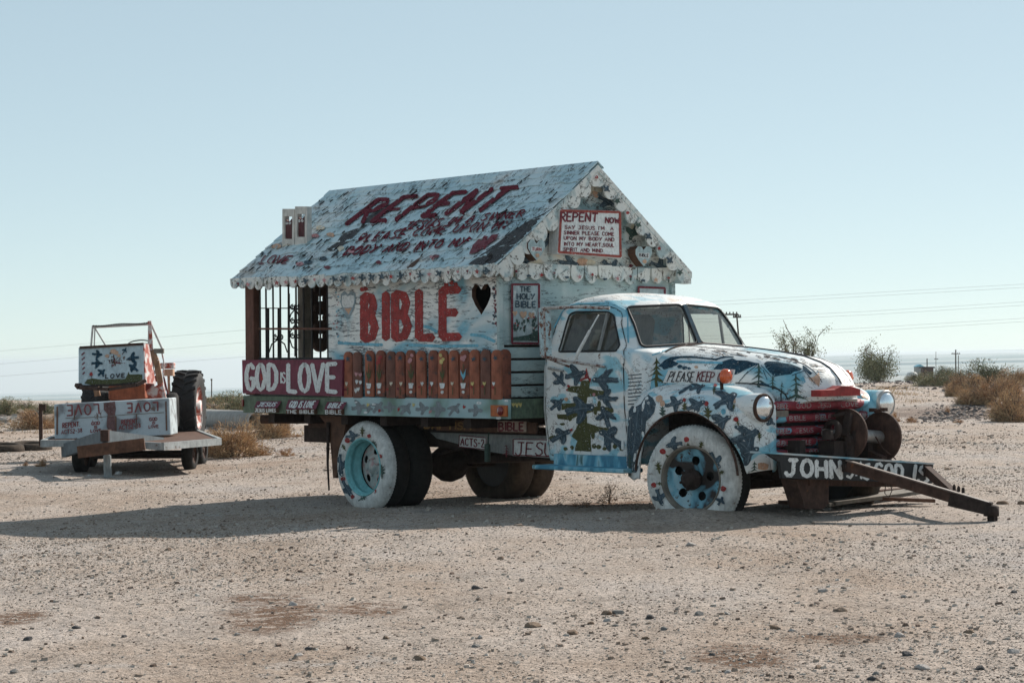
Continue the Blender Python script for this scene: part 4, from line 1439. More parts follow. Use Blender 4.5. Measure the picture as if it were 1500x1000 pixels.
def _ws():
    pts = []
    for (x, y) in ws_px:
        best = None
        for xx in np.linspace(2.9, 3.4, 400):
            q = F(x, y, xx)
            w, xr, xf, rc, bow = cab_ring(q.z)
            surf = xf - bow * (abs(q.y) / w) ** 1.6
            e = abs(surf - xx)
            if best is None or e < best[0]:
                best = (e, (q.y, q.z))
        pts.append(best[1])
    return pts
WSP = _ws()
WSP[1] = (-.022, WSP[1][1]); WSP[2] = (-.022, WSP[2][1])
WS = rounded(WSP, .045)
WSR = [(-y, z) for y, z in reversed(WS)]
REARWIN = rounded([(-.40, 1.56), (.40, 1.56), (.38, 1.77), (-.38, 1.77)], .08)
def hole_of(c, nx, ny):
    """which opening a point of the shell lies in"""
    if ny < -.75 and poly_in((c.x, c.z), SIDEWIN):
        return 1
    if ny > .75 and poly_in((c.x, c.z), SIDEWIN):
        return 2
    if nx > .3 and poly_in((c.y, c.z), WS):
        return 3
    if nx > .3 and poly_in((c.y, c.z), WSR):
        return 4
    return 0
OUT = {1: SIDEWIN, 2: SIDEWIN, 3: WS, 4: WSR, 5: REARWIN}
nz_ = len(zl)
cab, door_n, door_f = MB(), MB(), MB()
flat = [p.copy() for row in CG for p in row]
faces, hole, use = [], [], {}
for a in range(nz_ - 1):
    for i in range(NA):
        q = (a * NA + i, a * NA + (i + 1) % NA, (a + 1) * NA + (i + 1) % NA, (a + 1) * NA + i)
        c = (flat[q[0]] + flat[q[1]] + flat[q[2]] + flat[q[3]]) / 4
        n = (flat[q[1]] - flat[q[0]]).cross(flat[q[3]] - flat[q[0]])
        if n.length > 0:
            n.normalize()
        h = hole_of(c, n.x, n.y)
        faces.append(q)
        hole.append(h)
        for v in q:
            use.setdefault(v, set()).add(h)
for v, hs in use.items():          # pull the ragged edge of each opening onto its outline
    if 0 in hs and len(hs) > 1:
        h = max(hs)
        p = flat[v]
        if h in (1, 2):
            (x, z), d = near_on((p.x, p.z), OUT[h])
            flat[v] = Vector((x, p.y, z))
        else:
            (y, z), d = near_on((p.y, p.z), OUT[h])
            flat[v] = Vector((p.x, y, z))
DOOR = rounded([(2.265, .545), (2.275, 1.46), (2.36, 1.80), (2.42, 1.835), (2.96, 1.835), (3.05, 1.79), (3.235, 1.44), (3.245, .56)], .05)
bf = {0: [], 1: [], 2: []}
for q, h in zip(faces, hole):
    if h:
        continue
    c = sum((flat[i] for i in q), Vector()) / 4
    k = 0
    if abs(c.y) > .6 and poly_in((c.x, c.z), DOOR):
        k = 1 if c.y < 0 else 2
    bf[k].append(q)
def shell(fs, push=0.0):
    mb = MB()
    idx = {}
    vs = []
    for q in fs:
        for i in q:
            if i not in idx:
                idx[i] = len(vs)
                p = flat[i]
                vs.append(Vector((p.x, p.y + math.copysign(push, p.y), p.z)) if push else p)
    mb.add(vs, [tuple(idx[i] for i in q) for q in fs], 0, True)
    return mb
cab_mb, dn_mb, df_mb = shell(bf[0]), shell(bf[1], .006), shell(bf[2], .006)
ROOFW = brushed('flaking white cab roof paint', [(0.36, (0.42, 0.60, 0.67)), (0.43, (0.70, 0.74, 0.74)), (0.6, (0.78, 0.77, 0.74)), (0.72, (0.66, 0.56, 0.48))], 3.0, (1, 1, 1), (0.17, 0.10, 0.075), 0.63, 15, (1, 1, 1), 0.5, None, 0.4, 0.012)
cab_o = cab_mb.build('cab', [BODY, ROOFW], truck)
for pl_ in cab_o.data.polygons:
    if pl_.center.z > 1.868 + .02 * math.sin(pl_.center.x * 9):
        pl_.material_index = 1
door_near = dn_mb.build('door', [BODY], truck)
door_far = df_mb.build('door', [BODY], truck)
for o in (cab_o, door_near, door_far):
    sm = o.modifiers.new('sheet metal', 'SOLIDIFY')
    sm.thickness = .03
    sm.offset = -1
MB().box((2.245, 0, 1.62), (.02, 1.15, .36), Matrix.Rotation(R(10), 3, 'Y')).box((2.8, 0, .54), (1.2, 1.4, .04)).box((2.42, 0, .80), (.42, 1.35, .36)).box((2.27, 0, 1.05), (.12, 1.35, .5), Matrix.Rotation(R(-8), 3, 'Y')).box((3.22, 0, 1.30), (.16, 1.4, .22)).build('cab_interior', M['interior'], truck)
mb = MB()
th = [Vector((2.86 + .19 * math.sin(a) * .55, -.36 + .20 * math.cos(a), 1.33 + .19 * math.sin(a) * .83)) for a in np.linspace(0, 2 * math.pi, 25)]
mb.tube(th, .013, 6, 0, False)
mb.tube([(2.86, -.36, 1.33), (3.15, -.36, 1.05)], .016, 6)
mb.tube([th[0], th[12]], .009, 5)
mb.build('steering_wheel', M['black'], truck)
HITCAB = on_mesh([cab_mb, dn_mb])
def surf_near(x, z, sgn=-1, off=.006):
    w = cab_ring(z)[0]
    rw = min(range(NA), key=lambda i: 1e9)
    return Vector((x, sgn * (w + off), z))
def cab_side(x, z, sgn, off=.004):
    """point on the shell's side at x, z (rounded corners included)"""
    best = None
    row = [cab_pt(z, i) for i in range(0, NA, 2)]
    for p in row:
        if p.y * sgn > 0 and (best is None or abs(p.x - x) < best[0]):
            best = (abs(p.x - x), p)
    return Vector((x, best[1].y + sgn * off, z))
def dens(poly, step=.03):
    out = []
    for (a, b) in zip(poly, poly[1:] + poly[:1]):
        L = math.hypot(b[0] - a[0], b[1] - a[1])
        n = max(1, int(L / step))
        out += [(a[0] + (b[0] - a[0]) * i / n, a[1] + (b[1] - a[1]) * i / n) for i in range(n)]
    return out
for sgn, par in ((-1, door_near), (1, door_far)):
    ring = [cab_side(x, z, sgn, .006) for x, z in dens(SIDEWIN)]
    MB().tube(ring + [ring[0]], .0085, 5, 0, False).build('window_seal', M['black'], par)
    pane = MB()
    pane.add([cab_side(x, z, sgn, -.02) for x, z in SIDEWIN], [tuple(range(len(SIDEWIN)))])
    pane.build('window_pane', M['glass_side'], par)
    v0, v1 = S(880, 514, -.77), S(886, 457, -.74)
    a, b = cab_side(v0.x, v0.z, sgn, .0), cab_side(v1.x, v1.z, sgn, .0)
    MB().beam(a, b, .022, .018).build('vent_bar', M['grey_board'], par)
    seam = [cab_side(x, z, sgn, .0035) for x, z in dens(DOOR)]
    MB().tube(seam + [seam[0]], .0038, 4, 0, False).build('door_gap', M['dark_rust'], par)
    h0, h1 = S(805, 539, -.83), S(827, 543, -.83)
    hm = MB()
    hy = sgn * .845
    hm.tube([(h0.x, hy, h0.z), (h1.x, hy, h1.z)], [.012, .009], 8)
    hm.tube([(h0.x, sgn * .80, h0.z), (h0.x, hy, h0.z)], .012, 8)
    hm.build('handle', M['steel'], par)
    for z in (.66, 1.38):
        MB().tube([(3.235, sgn * .825, z - .035), (3.235, sgn * .825, z + .035)], .014, 8).build('hinge', BODY, par)
for sgn, poly in ((-1, WS), (1, WSR)):
    P3 = []
    for y, z in dens(poly):
        w, xr, xf, rc, bow = cab_ring(z)
        P3.append(Vector((xf - bow * (abs(y) / w) ** 1.6 + .004, y, z)))
    MB().tube(P3 + [P3[0]], .0115, 6, 0, False).build('windshield_seal', M['black'], cab_o)
    pn = MB()
    Q = [Vector(p) for p in dens(poly)]
    gp = [Vector((a, b)) for a in np.arange(min(q.x for q in Q), max(q.x for q in Q), .05) for b in np.arange(min(q.y for q in Q), max(q.y for q in Q), .05) if poly_in((a, b), poly)]
    r = geometry.delaunay_2d_cdt(Q + gp, [(i, (i + 1) % len(Q)) for i in range(len(Q))], [list(range(len(Q)))], 1, .004)
    gv = []
    for q in r[0]:
        w, xr, xf, rc, bow = cab_ring(q.y)
        gv.append(Vector((xf - bow * (abs(q.x) / w) ** 1.6 - .01, q.x, q.y)))
    pn.add(gv, [tuple(f) for f in r[2]], 0, True)
    pn.build('windshield_pane', M['glass'], cab_o)
P0, P1 = Vector((3.362, 0, 1.495)), Vector((3.178, 0, 1.845))
MB().beam(P0, P1, .045, .022).build('windshield_divider', M['navy'], cab_o)
mb = MB().tube([(3.40, -.28, 1.478), (3.35, -.12, 1.52), (3.25, -.02, 1.70)], .006, 5)
mb.build('wiper', M['ink'], cab_o)
# drip rail above the door
rail = [cab_side(x, z, -1, .012) for x, z in [(2.30, 1.66), (2.335, 1.79), (2.40, 1.845), (2.55, 1.862), (2.8, 1.862), (2.98, 1.845), (3.07, 1.79), (3.15, 1.65), (3.21, 1.52)]]
MB().tube(rail, .008, 5).build('drip_rail', M['sky_blue'], cab_o)
lv = Paint(HITCAB, .004)
for k in range(9):
    y = 548.5 + k * 5.3
    lv.stroke([(920.5, y + 1.2), (939.5, y - .6)], 1.5, M['slate'])
lv.build('cowl_vent', cab_o)

# ---- hood: long round topped lid falling to the nose
def hood_top(x):
    return float(np.interp(x, [3.36, 3.5, 3.94, 4.25, 4.53, 4.70, 4.79, 4.86, 4.91, 4.94], [1.495, 1.490, 1.455, 1.422, 1.378, 1.327, 1.280, 1.215, 1.14, 1.055]))
def hood_w(x):
    return float(np.interp(x, [3.36, 3.6, 4.2, 4.6, 4.8, 4.9, 4.94], [.70, .665, .56, .49, .44, .40, .36]))
def hood_low(x):
    return float(np.interp(x, [3.36, 4.3, 4.6, 4.95], [1.00, 1.04, 1.03, 1.03]))
xs = list(np.linspace(3.40, 4.6, 49)) + list(np.linspace(4.61, 4.94, 34))
NS = 60
hv = []
for x in xs:
    zt, w, z0 = hood_top(x), hood_w(x), hood_low(x)
    for j in range(NS + 1):
        a = math.pi * j / NS
        cx, sy_ = math.cos(a), math.sin(a)
        y = -w * math.copysign(abs(cx) ** .62, cx)
        z = z0 + (zt - z0) * (sy_ ** .74 if sy_ > 0 else 0)
        z += .012 * math.exp(-(y / .05) ** 2)
        # the crease that the rounded side makes with the flatter crown
        xx = x - .17 * (abs(y) / max(w, .01)) ** 2 * float(sstep(4.45, 4.94, x))
        hv.append(Vector((xx, y, z)))
hf = [(i * (NS + 1) + j, (i + 1) * (NS + 1) + j, (i + 1) * (NS + 1) + j + 1, i * (NS + 1) + j + 1) for i in range(len(xs) - 1) for j in range(NS)]
hood_mb = MB().add(hv, hf, 0, True)
last = (len(xs) - 1) * (NS + 1)
hood_mb.add([hv[last + j] for j in range(NS + 1)], [tuple(range(NS + 1))], 0)
hood = hood_mb.build('hood', [HOODP], truck)
sm = hood.modifiers.new('sheet metal', 'SOLIDIFY'); sm.thickness = .012; sm.offset = -1
def hood_line(y_of, x0, x1, n=50, dz=.002):
    out = []
    for x in np.linspace(x0, x1, n):
        w, zt, z0 = hood_w(x), hood_top(x), hood_low(x)
        y = y_of(x)
        c = min(1, abs(y) / w) ** (1 / .62)
        s_ = math.sqrt(max(0, 1 - c * c))
        out.append(Vector((x - .17 * (abs(y) / w) ** 2 * float(sstep(4.45, 4.94, x)), y, z0 + (zt - z0) * s_ ** .74 + .012 * math.exp(-(y / .05) ** 2) + dz)))
    return out
MB().tube(hood_line(lambda x: 0.0, 3.42, 4.90), .007, 5).build('hood_hinge', M['ink'], hood)
for yy in (-.24, .24):
    MB().tube(hood_line(lambda x: yy * (1 - .25 * (x - 3.4) / 1.5), 3.42, 4.88, 50, .001), .004, 4).build('hood_crease', M['ink'], hood)
# seam between hood and cowl, rusty
seam = []
for j in range(NS + 1):
    p = hv[j]
    seam.append(p + Vector((-.004, 0, .003)))
MB().tube(seam, .010, 5).build('hood_gap', M['rust'], hood)
# filler behind the hood: the cowl
mb = MB()
cv = []
for x in (3.30, 3.40):
    for j in range(NS + 1):
        a = math.pi * j / NS
        cx, sy_ = math.cos(a), math.sin(a)
        cv.append(Vector((x, -.70 * math.copysign(abs(cx) ** .62, cx), .98 + (.500) * (sy_ ** .74 if sy_ > 0 else 0))))
mb.add(cv, [(j, j + 1, NS + 1 + j + 1, NS + 1 + j) for j in range(NS)], 0, True)
mb.build('cowl', [HOODP], truck)
# engine bay sides under the hood
MB().box((4.0, 0, .85), (1.3, .9, .5)).build('engine_bay', M['black'], truck)

# ---- front fenders
ARCX, ARCZ, ARCR = 4.085, .42, .56
def fender_sections(sgn):
    st = list(np.linspace(3.262, 4.26, 76)) + list(4.26 + .48 * np.sin(np.linspace(0.02, math.pi / 2, 50)))
    NT = 56
    vs = []
    for x in st:
        ytop_in = float(np.interp(x, [3.26, 3.5, 4.2, 4.26], [-.74, -.66, -.50, -.49]))
        yo = float(np.interp(x, [3.26, 3.42, 3.6, 4.45], [-.81, -.90, -.975, -.99]))
        zt = float(np.interp(x, [3.262, 3.30, 3.36, 3.44, 3.55, 3.70, 3.95, 4.25, 4.45], [.90, 1.0, 1.06, 1.115, 1.155, 1.175, 1.182, 1.175, 1.162]))
        if x > 4.26:
            k = (x - 4.26) / .48
            yo = -.70 - .29 * max(0, 1 - k ** 2.6) ** .5
            zt = .93 + .245 * max(0, 1 - k ** 2.4) ** .60
            ytop_in = -.49 - .13 * k ** 4
        zb = float(np.interp(x, [3.26, 3.40, 3.46, 4.60, 4.74], [.40, .375, .39, .46, .50]))
        d = x - ARCX
        if abs(d) < ARCR:
            zb = max(zb, ARCZ + math.sqrt(ARCR ** 2 - d * d) * (.96 if d < 0 else .96))
        zs = min(zt - .02, max(zb + .01, zt - .30))
        row = []
        for j in range(NT + 1):
            t = j / NT
            if t < .6:
                a = t / .6 * math.pi / 2
                y = ytop_in + (yo - ytop_in) * math.sin(a) ** .85
                z = zs + (zt - zs) * max(0, math.cos(a)) ** .80
            else:
                q = (t - .6) / .4
                y = yo + .02 * q * q
                z = zs + (zb - zs) * q
            row.append(Vector((x, y if sgn < 0 else -y, z)))
        # inner wall of the nose, down to the grille
        if x > 4.26:
            inn = [Vector((x, row[0].y, row[0].z + (zb - row[0].z) * (1 - k_))) for k_ in np.linspace(0, 1, 9)[:-1]]
        else:
            inn = [Vector((x, row[0].y, row[0].z - .14 * (1 - k_))) for k_ in np.linspace(0, 1, 9)[:-1]]
        vs.append(inn + row)
    return vs
def fender(sgn):
    rows = fender_sections(sgn)
    n = len(rows[0])
    mb = MB()
    fs = [(i * n + j, i * n + j + 1, (i + 1) * n + j + 1, (i + 1) * n + j) for i in range(len(rows) - 1) for j in range(n - 1)]
    if sgn > 0:
        fs = [tuple(reversed(f)) for f in fs]
    mb.add([p for r_ in rows for p in r_], fs, 0, True)
    last = rows[-1]
    k = len(last)
    m0 = [last[j] for j in range(k)]
    mb.add(m0, [(j, j + 1, k - 2 - j, k - 1 - j) for j in range(k // 2 - 1)], 0, True)
    return mb
FEN = {}
for sgn in (-1, 1):
    mb = fender(sgn)
    FEN[sgn] = mb
    o = mb.build('front_fender', [BODY], truck)
    sm = o.modifiers.new('sheet metal', 'SOLIDIFY'); sm.thickness = .012; sm.offset = -1 if sgn < 0 else -1
    lip = []
    for a in np.linspace(0, math.pi, 40):
        x, z = ARCX - ARCR * math.cos(a), ARCZ + ARCR * .96 * math.sin(a)
        if z > .46:
            lip.append(Vector((x, sgn * .972, z)))
    MB().tube(lip, .011, 6).build('fender_lip', M['rust'], o)
    # inner splash panel closes the wheel well
    MB().box((ARCX - .05, sgn * .52, .78), (1.10, .015, .66)).build('splash_panel', M['dark_rust'], o)
    # headlamp
    HL = Vector((4.700, sgn * .775, .992))
    b = MB().lathe([(.06, -.30), (.095, -.24), (.110, -.14), (.113, .02), (.108, .045)], HL, (1, 0, -.02), 32)
    hl = b.build('headlight', [BODY], truck)
    MB().lathe([(.111, .030), (.114, .048), (.104, .062), (.094, .054)], HL, (1, 0, -.02), 32).build('rim', M['steel' if sgn > 0 else 'rust'], hl)
    MB().lathe([(.096, .052), (.085, .066), (.06, .078), (.03, .085), (.0005, .087)], HL, (1, 0, -.02), 28).build('lens', M['headlamp'], hl)
    # amber marker lamp on a stalk on top of the fender
    c = S(1063, 551, -.80) if sgn < 0 else S(1241, 552, .80)
    st = MB().tube([(c.x - .04, c.y, 1.12), (c.x - .05, c.y, c.z)], .014, 8)
    st.lathe([(.02, -.035), (.045, -.028), (.058, -.012), (.060, .0)], c, (1, 0, 0), 20)
    ml = st.build('marker_lamp', M['rust' if sgn < 0 else 'letter_white'], truck)
    MB().lathe([(.060, -.012), (.060, .012), (.050, .030), (.03, .040), (.0005, .044)], c, (1, 0, 0), 20).build('lens', M['amber'], ml)
pass
HITF = on_mesh([FEN[-1], hood_mb, cab_mb, dn_mb])

# ---- grille: five wide rounded bars with painted badges
mbk = MB().box((4.56, 0, .80), (.04, 1.16, .56)).build('radiator', M['black'], truck)
GBAR = brushed('weathered red and blue grille paint', [(0.42, (.22, .028, .04)), (0.52, (.26, .035, .05)), (0.545, (.13, .36, .48)), (0.66, (.17, .42, .53))], 4.5, (1, 1, 1), (.03, .03, .035), .62, 16, (1, 1, 1), .6)
GRED = plain('red grille badge', (.27, .028, .045), .55, var=.3, scale=18)
BARS = [(1.000, .080), (.900, .072), (.800, .072), (.705, .070), (.635, .035)]
for k, (z, hgt) in enumerate(BARS):
    mb = MB()
    n = 26
    prof = [(-.06, .030), (.0, hgt * .45), (.035, hgt * .30), (.04, 0), (.035, -hgt * .30), (.0, -hgt * .5), (-.06, -hgt * .5)]
    vs = []
    for i in range(n + 1):
        y = -.60 + 1.2 * i / n
        x0 = 4.66 + (.10 if k == 0 else .06) * (1 - (y / .62) ** 2)
        for (dx, dz) in prof:
            vs.append((x0 + dx, y, z + dz))
    m_ = len(prof)
    mb.add(vs, [(i * m_ + j, (i + 1) * m_ + j, (i + 1) * m_ + j + 1, i * m_ + j + 1) for i in range(n) for j in range(m_ - 1)], 0, True)
    gb = mb.build('grille_bar', [GBAR], truck)
    hit = on_mesh([mb])
    pt = Paint(hit, .003)
    pt.chip = .43
    # rows of red leaf shaped badges with small white words
    words = [['BIBLE', 'GOD', 'JESUS', 'LOVE'], ['BIBLE', 'BIBLE', 'GOD', 'LOVE'], ['BIBLE', 'JESUS', 'BIBLE', 'GOD'], ['BIBLE', 'BIBLE', 'GOD', 'LOVE'], ['LOVE', 'GOD', 'BIBLE', 'GOD']][k]
    spans = [[(1132, 1158), (1161, 1192), (1193, 1220), (1225, 1262)], [(1151, 1185), (1189, 1222), (1226, 1256), (1258, 1270)], [(1130, 1157), (1159, 1196), (1198, 1230), (1232, 1258)], [(1134, 1162), (1164, 1192), (1196, 1226), (1228, 1258)], [(1150, 1170), (1182, 1200), (1204, 1226), (1230, 1250)]][k]
    def ppx(y_, z_):
        # pixel of a point on the bar's front
        x_ = 4.70 + (.10 if k == 0 else .06) * (1 - (y_ / .62) ** 2)
        P = np.array([x_, y_, z_]) - CAM_L
        dl = np.array([_fw @ TX, _fw @ TY, _fw[2]]); rl = np.array([_rt @ TX, _rt @ TY, _rt[2]]); ul = np.array([_up @ TX, _up @ TY, _up[2]])
        zz = P @ dl
        return (750 + F_PX * (P @ rl) / zz, 500 - F_PX * (P @ ul) / zz)
    def ymid(px_):
        ys = np.linspace(-.6, .6, 121)
        pp = [ppx(y_, z)[0] for y_ in ys]
        return float(np.interp(px_, pp, ys))
    for (a, b_), wd in zip(spans, words):
        ya, yb = ymid(a), ymid(b_)
        if yb - ya < .03:
            continue
        hh = hgt * .46
        q = [ppx(ya, z + hh), ppx(yb - .02, z + hh * .9), ppx(yb, z), ppx(yb - .02, z - hh), ppx(ya + .02, z - hh), ppx(ya + .005, z - hh * .3)]
        pt.poly(q, GRED, 3)
        dy = (yb - ya) * .16
        pt.text(wd, [ppx(ya + dy, z + hh * .5), ppx(yb - dy, z + hh * .5), ppx(yb - dy, z - hh * .55), ppx(ya + dy, z - hh * .55)], plain('dull badge lettering', (.34, .32, .32), .7, var=.3), .95)
    pt.build('lettering', gb)
MB().box((4.70, -.535, .938), (.05, .17, .05)).build('parking_lamp', M['wood_grey'], truck)
# red wooden block fixed to the nose
mb = MB()
c = F(1205, 572, 4.93)
mb.prism([Vector((4.88, -.36, 1.072)), Vector((4.88, .14, 1.072)), Vector((4.88, .14, 1.125)), Vector((4.88, .02, 1.150)), Vector((4.88, -.10, 1.155)), Vector((4.88, -.18, 1.128)), Vector((4.88, -.36, 1.122))], (.10, 0, 0))
nb = mb.build('nose_block', [M['red']], truck, bevel=.008)

# ---- murals
pt = Paint(HITF)
T = lambda u, v: (770 + u * .19, 520 + v * .19)
tree_pl = [(430, 195), (500, 195), (490, 255), (560, 270), (640, 280), (618, 302), (520, 320), (478, 322), (470, 380), (540, 395), (660, 400), (680, 432), (650, 440), (530, 430), (470, 450), (475, 520), (560, 552), (690, 568), (560, 590), (502, 610), (508, 742), (378, 738), (398, 660), (352, 622), (380, 580), (402, 540), (400, 470), (335, 500), (250, 492), (240, 456), (330, 455), (400, 430), (388, 402), (280, 422), (278, 372), (388, 366), (402, 330), (398, 292), (318, 276), (330, 240), (420, 238)]
pt.poly([T(*p) for p in tree_pl], M['olive'])
for (u, v, l, w_) in [(285, 530, 30, 14), (260, 470, 30, 12), (215, 640, 50, 40), (530, 700, 26, 30), (565, 705, 30, 26), (610, 720, 26, 20), (690, 700, 26, 30), (740, 715, 24, 34), (520, 610, 22, 50), (540, 430, 18, 45), (568, 380, 20, 45), (665, 425, 20, 30), (310, 720, 24, 22), (360, 712, 22, 24), (400, 720, 24, 20), (345, 490, 22, 26)]:
    pt.disc(*T(u, v), l * .13, M['olive'], w_ / l)
pt.poly([T(*p) for p in [(470, 95), (492, 175), (510, 178), (500, 210), (478, 180), (440, 195), (420, 205), (425, 178), (455, 170)]], M['red'], 4)
for (u, v, sz, an, tp, fl) in [(265, 185, 140, 55, BIRD_B, 1), (390, 150, 170, -12, BIRD_A, 1), (610, 185, 200, 175, BIRD_B, -1), (625, 335, 150, 195, BIRD_B, 1), (245, 375, 135, -40, BIRD_A, 1), (425, 415, 230, -12, BIRD_A, -1), (620, 470, 170, -115, BIRD_B, -1), (275, 620, 180, -30, BIRD_A, -1), (655, 645, 220, -140, BIRD_B, 1)]:
    pt.shape(tp, *T(u, v), sz * .19 * .94, an, M['slate'], fl)
for (u, v, c, r_) in [(335, 238, 'red', 12), (315, 340, 'peach', 16), (530, 303, 'pink', 13), (355, 575, 'red', 11), (322, 268, 'red', 8)]:
    pt.disc(*T(u, v), r_ * .19, M[c])
MURAL_DOOR = pt
# fender
FQ = lambda u, v: (930 + u * .14, 500 + v * .14)
pt2 = Paint(HITF)
pt2.maxe = .35
pt2.poly([(944, 583), (950, 578), (957, 583), (961, 592), (959, 603), (953, 611), (947, 617), (945, 640), (943, 660), (938, 678), (932, 692), (925, 690), (919, 688), (919, 640), (921, 602), (926, 594), (933, 595), (939, 591)], M['slate'])
pt2.stroke([(931, 664), (929, 678), (928, 690)], 3.2, M['letter_white'])
for ln in ([(935, 600), (932, 630), (927, 664)], [(941, 612), (939, 640), (936, 664)], [(924, 606), (923, 640)], [(948, 588), (953, 598)]):
    pt2.stroke(ln, 1.0, M['slate_light'])
pt2.disc(950, 590, 1.9, M['letter_white']); pt2.disc(950, 590.3, .9, M['black'])
flower(pt2, 971, 598, 24, 'peach', r=4.2)
pt2.disc(966, 584, 5.4, M['peach'])
for (x, y, sz, an, tp, fl) in [(988, 591, 30, -14, BIRD_A, 1), (1019, 594, 34, -22, BIRD_A, 1), (1063, 585, 40, -22, BIRD_B, 1), (1056, 617, 39, -24, BIRD_A, 1), (1092, 637, 46, -14, BIRD_B, 1), (1091, 663, 48, -14, BIRD_A, 1), (1022, 567, 26, -10, BIRD_B, 1), (1004, 571, 24, 150, [(-.5, -.05), (.5, -.12), (.5, .1), (-.5, .12)], 1), (1127, 617, 20, 30, BIRD_A, 1)]:
    pt2.shape(tp, x, y, sz * .88, an, M['slate'], fl, grid=4)
for (x, y, r_, c) in [(1035, 591, 3.6, 'red'), (1078, 614, 3.8, 'red'), (1082, 677, 5.4, 'red'), (1063, 656, 3, 'peach'), (1076, 587, 3.4, 'peach'), (1003, 586, 2.6, 'red'), (1048, 565, 2.4, 'red'), (1099, 650, 3.4, 'sky_blue'), (1060, 603, 4, 'sky_blue'), (1027, 608, 4, 'sky_blue'), (1103, 604, 5, 'sky_blue')]:
    pt2.disc(x, y, r_, M[c])
for (x, y, h_) in [(1003, 597, 18), (1037, 606, 26), (1075, 596, 10), (1081, 620, 9), (1080, 686, 18), (1112, 638, 16), (1086, 584, 9), (1046, 572, 12)]:
    pt2.shape(SPRIG, x, y, h_, random.uniform(-12, 12), M['olive'], grid=3)
for (x, y, h_) in [(1089, 689, 15), (1105, 687, 26), (923, 680, 36), (1097, 692, 9)]:
    pt2.shape(SPRUCE, x, y, h_, 0, M['fir'], grid=3)
pt2.poly([(1110, 678), (1118, 677), (1125, 680), (1122, 698), (1110, 699)], M['peach'], 4)
pt2.poly([(1091, 594), (1096, 590), (1096, 599)], M['ink'], 3)
# hood: dark range, snow peaks, firs
pt3 = Paint(HITF)
pt3.maxe = .4
HQ = lambda u, v: (1060 + u * .12, 510 + v * .12)
pt3.poly([HQ(*p) for p in [(-140, 280), (-100, 230), (-40, 170), (20, 150), (110, 125), (160, 150), (290, 150), (380, 175), (440, 185), (400, 200), (330, 232), (250, 272), (150, 318), (80, 330), (-10, 318), (-60, 290)]], M['navy'])
pt3.poly([HQ(*p) for p in [(495, 190), (520, 165), (600, 160), (800, 190), (900, 225), (960, 250), (930, 275), (860, 290), (820, 315), (700, 330), (620, 345), (560, 290), (520, 240)]], M['navy'])
pt3.poly([HQ(*p) for p in [(960, 205), (1000, 225), (1060, 280), (1085, 310), (1050, 330), (1010, 290), (970, 260)]], M['navy'])
pt3.poly([HQ(*p) for p in [(-800, 225), (-720, 150), (-640, 110), (-500, 95), (-330, 100), (-100, 130), (0, 95), (120, 98), (130, 112), (20, 115), (-90, 148), (-330, 118), (-520, 118), (-620, 150), (-560, 190), (-700, 235)]], M['navy'])
for (x, y, h_, c) in [(1111.5, 550, 36, 'fir'), (1132, 560, 22, 'fir'), (1145, 568, 18, 'fir'), (1166, 569, 44, 'fir'), (962, 545, 44, 'olive')]:
    pt3.shape(SPRUCE, x, y, h_, 0, M[c], grid=3)
pt3.poly([(1197, 548), (1199, 545), (1201, 553), (1200, 566), (1194, 562), (1184, 554), (1192, 552)], M['peach'], 3)
for (a, b_) in [((1090, 550), (1110, 534)), ((1115, 535), (1130, 552)), ((1160, 550), (1178, 543)), ((1178, 543), (1194, 562)), ((1082, 560), (1096, 544)), ((1118, 542), (1124, 556))]:
    pt3.stroke([a, b_], 1.0, M['navy'])
pt3.poly([(1173, 554), (1177, 551), (1180, 560), (1176, 562)], M['sky_blue'], 3)
for (x, y, r_) in [(982, 536, 5), (988, 533, 5), (975, 538, 5), (996, 537, 4), (1003, 539, 4), (1010, 540, 3)]:
    pt3.disc(x, y, r_, M['navy'], .6)
pt3.disc(1020, 538, 3, M['peach'], .6)
for (a, b_, w_) in [((992, 530), (1058, 532), 3.2), ((955, 520), (985, 510), 2.0)]:
    pt3.stroke([a, b_], w_, M['sky_blue'])
pt3.stroke([(1078, 561), (1105, 562), (1125, 565), (1140, 570), (1150, 577), (1156, 588)], 2.2, M['black'])
pt3.poly([(1126, 563), (1131, 567), (1125, 566), (1112, 562), (1116, 560)], M['navy'], 3)
for k in range(60):      # cracked lines over the crown of the hood
    x, y = random.uniform(1020, 1210), 0
    y = np.interp(x, [1020, 1100, 1180, 1215], [510, 517, 528, 545]) + random.uniform(-1, 7)
    pt3.stroke([(x, y), (x + random.uniform(4, 12), y + random.uniform(0, 3))], random.uniform(.5, 1.1), M['ink'])
MURAL_DOOR.build('painted_tree', door_near)
fen_near = [o for o in truck.children if o.name.startswith('front_fender')][0]
fen_far = [o for o in truck.children if o.name.startswith('front_fender')][1]
pt2.build('painted_birds', fen_near)
pt3.build('painted_mountains', hood)
pt4 = Paint(on_mesh([FEN[1], hood_mb]))
for (x, y, r_, sy_) in [(1248, 567, 8, .4), (1258, 571, 8, .45), (1263, 577, 7, .5)]:
    pt4.disc(x, y, r_, M['maroon'], sy_)
pt4.poly([(1262, 579), (1268, 576), (1273, 582), (1270, 592), (1262, 590)], M['peach'], 3)
pt4.build('painted_patches', fen_far)

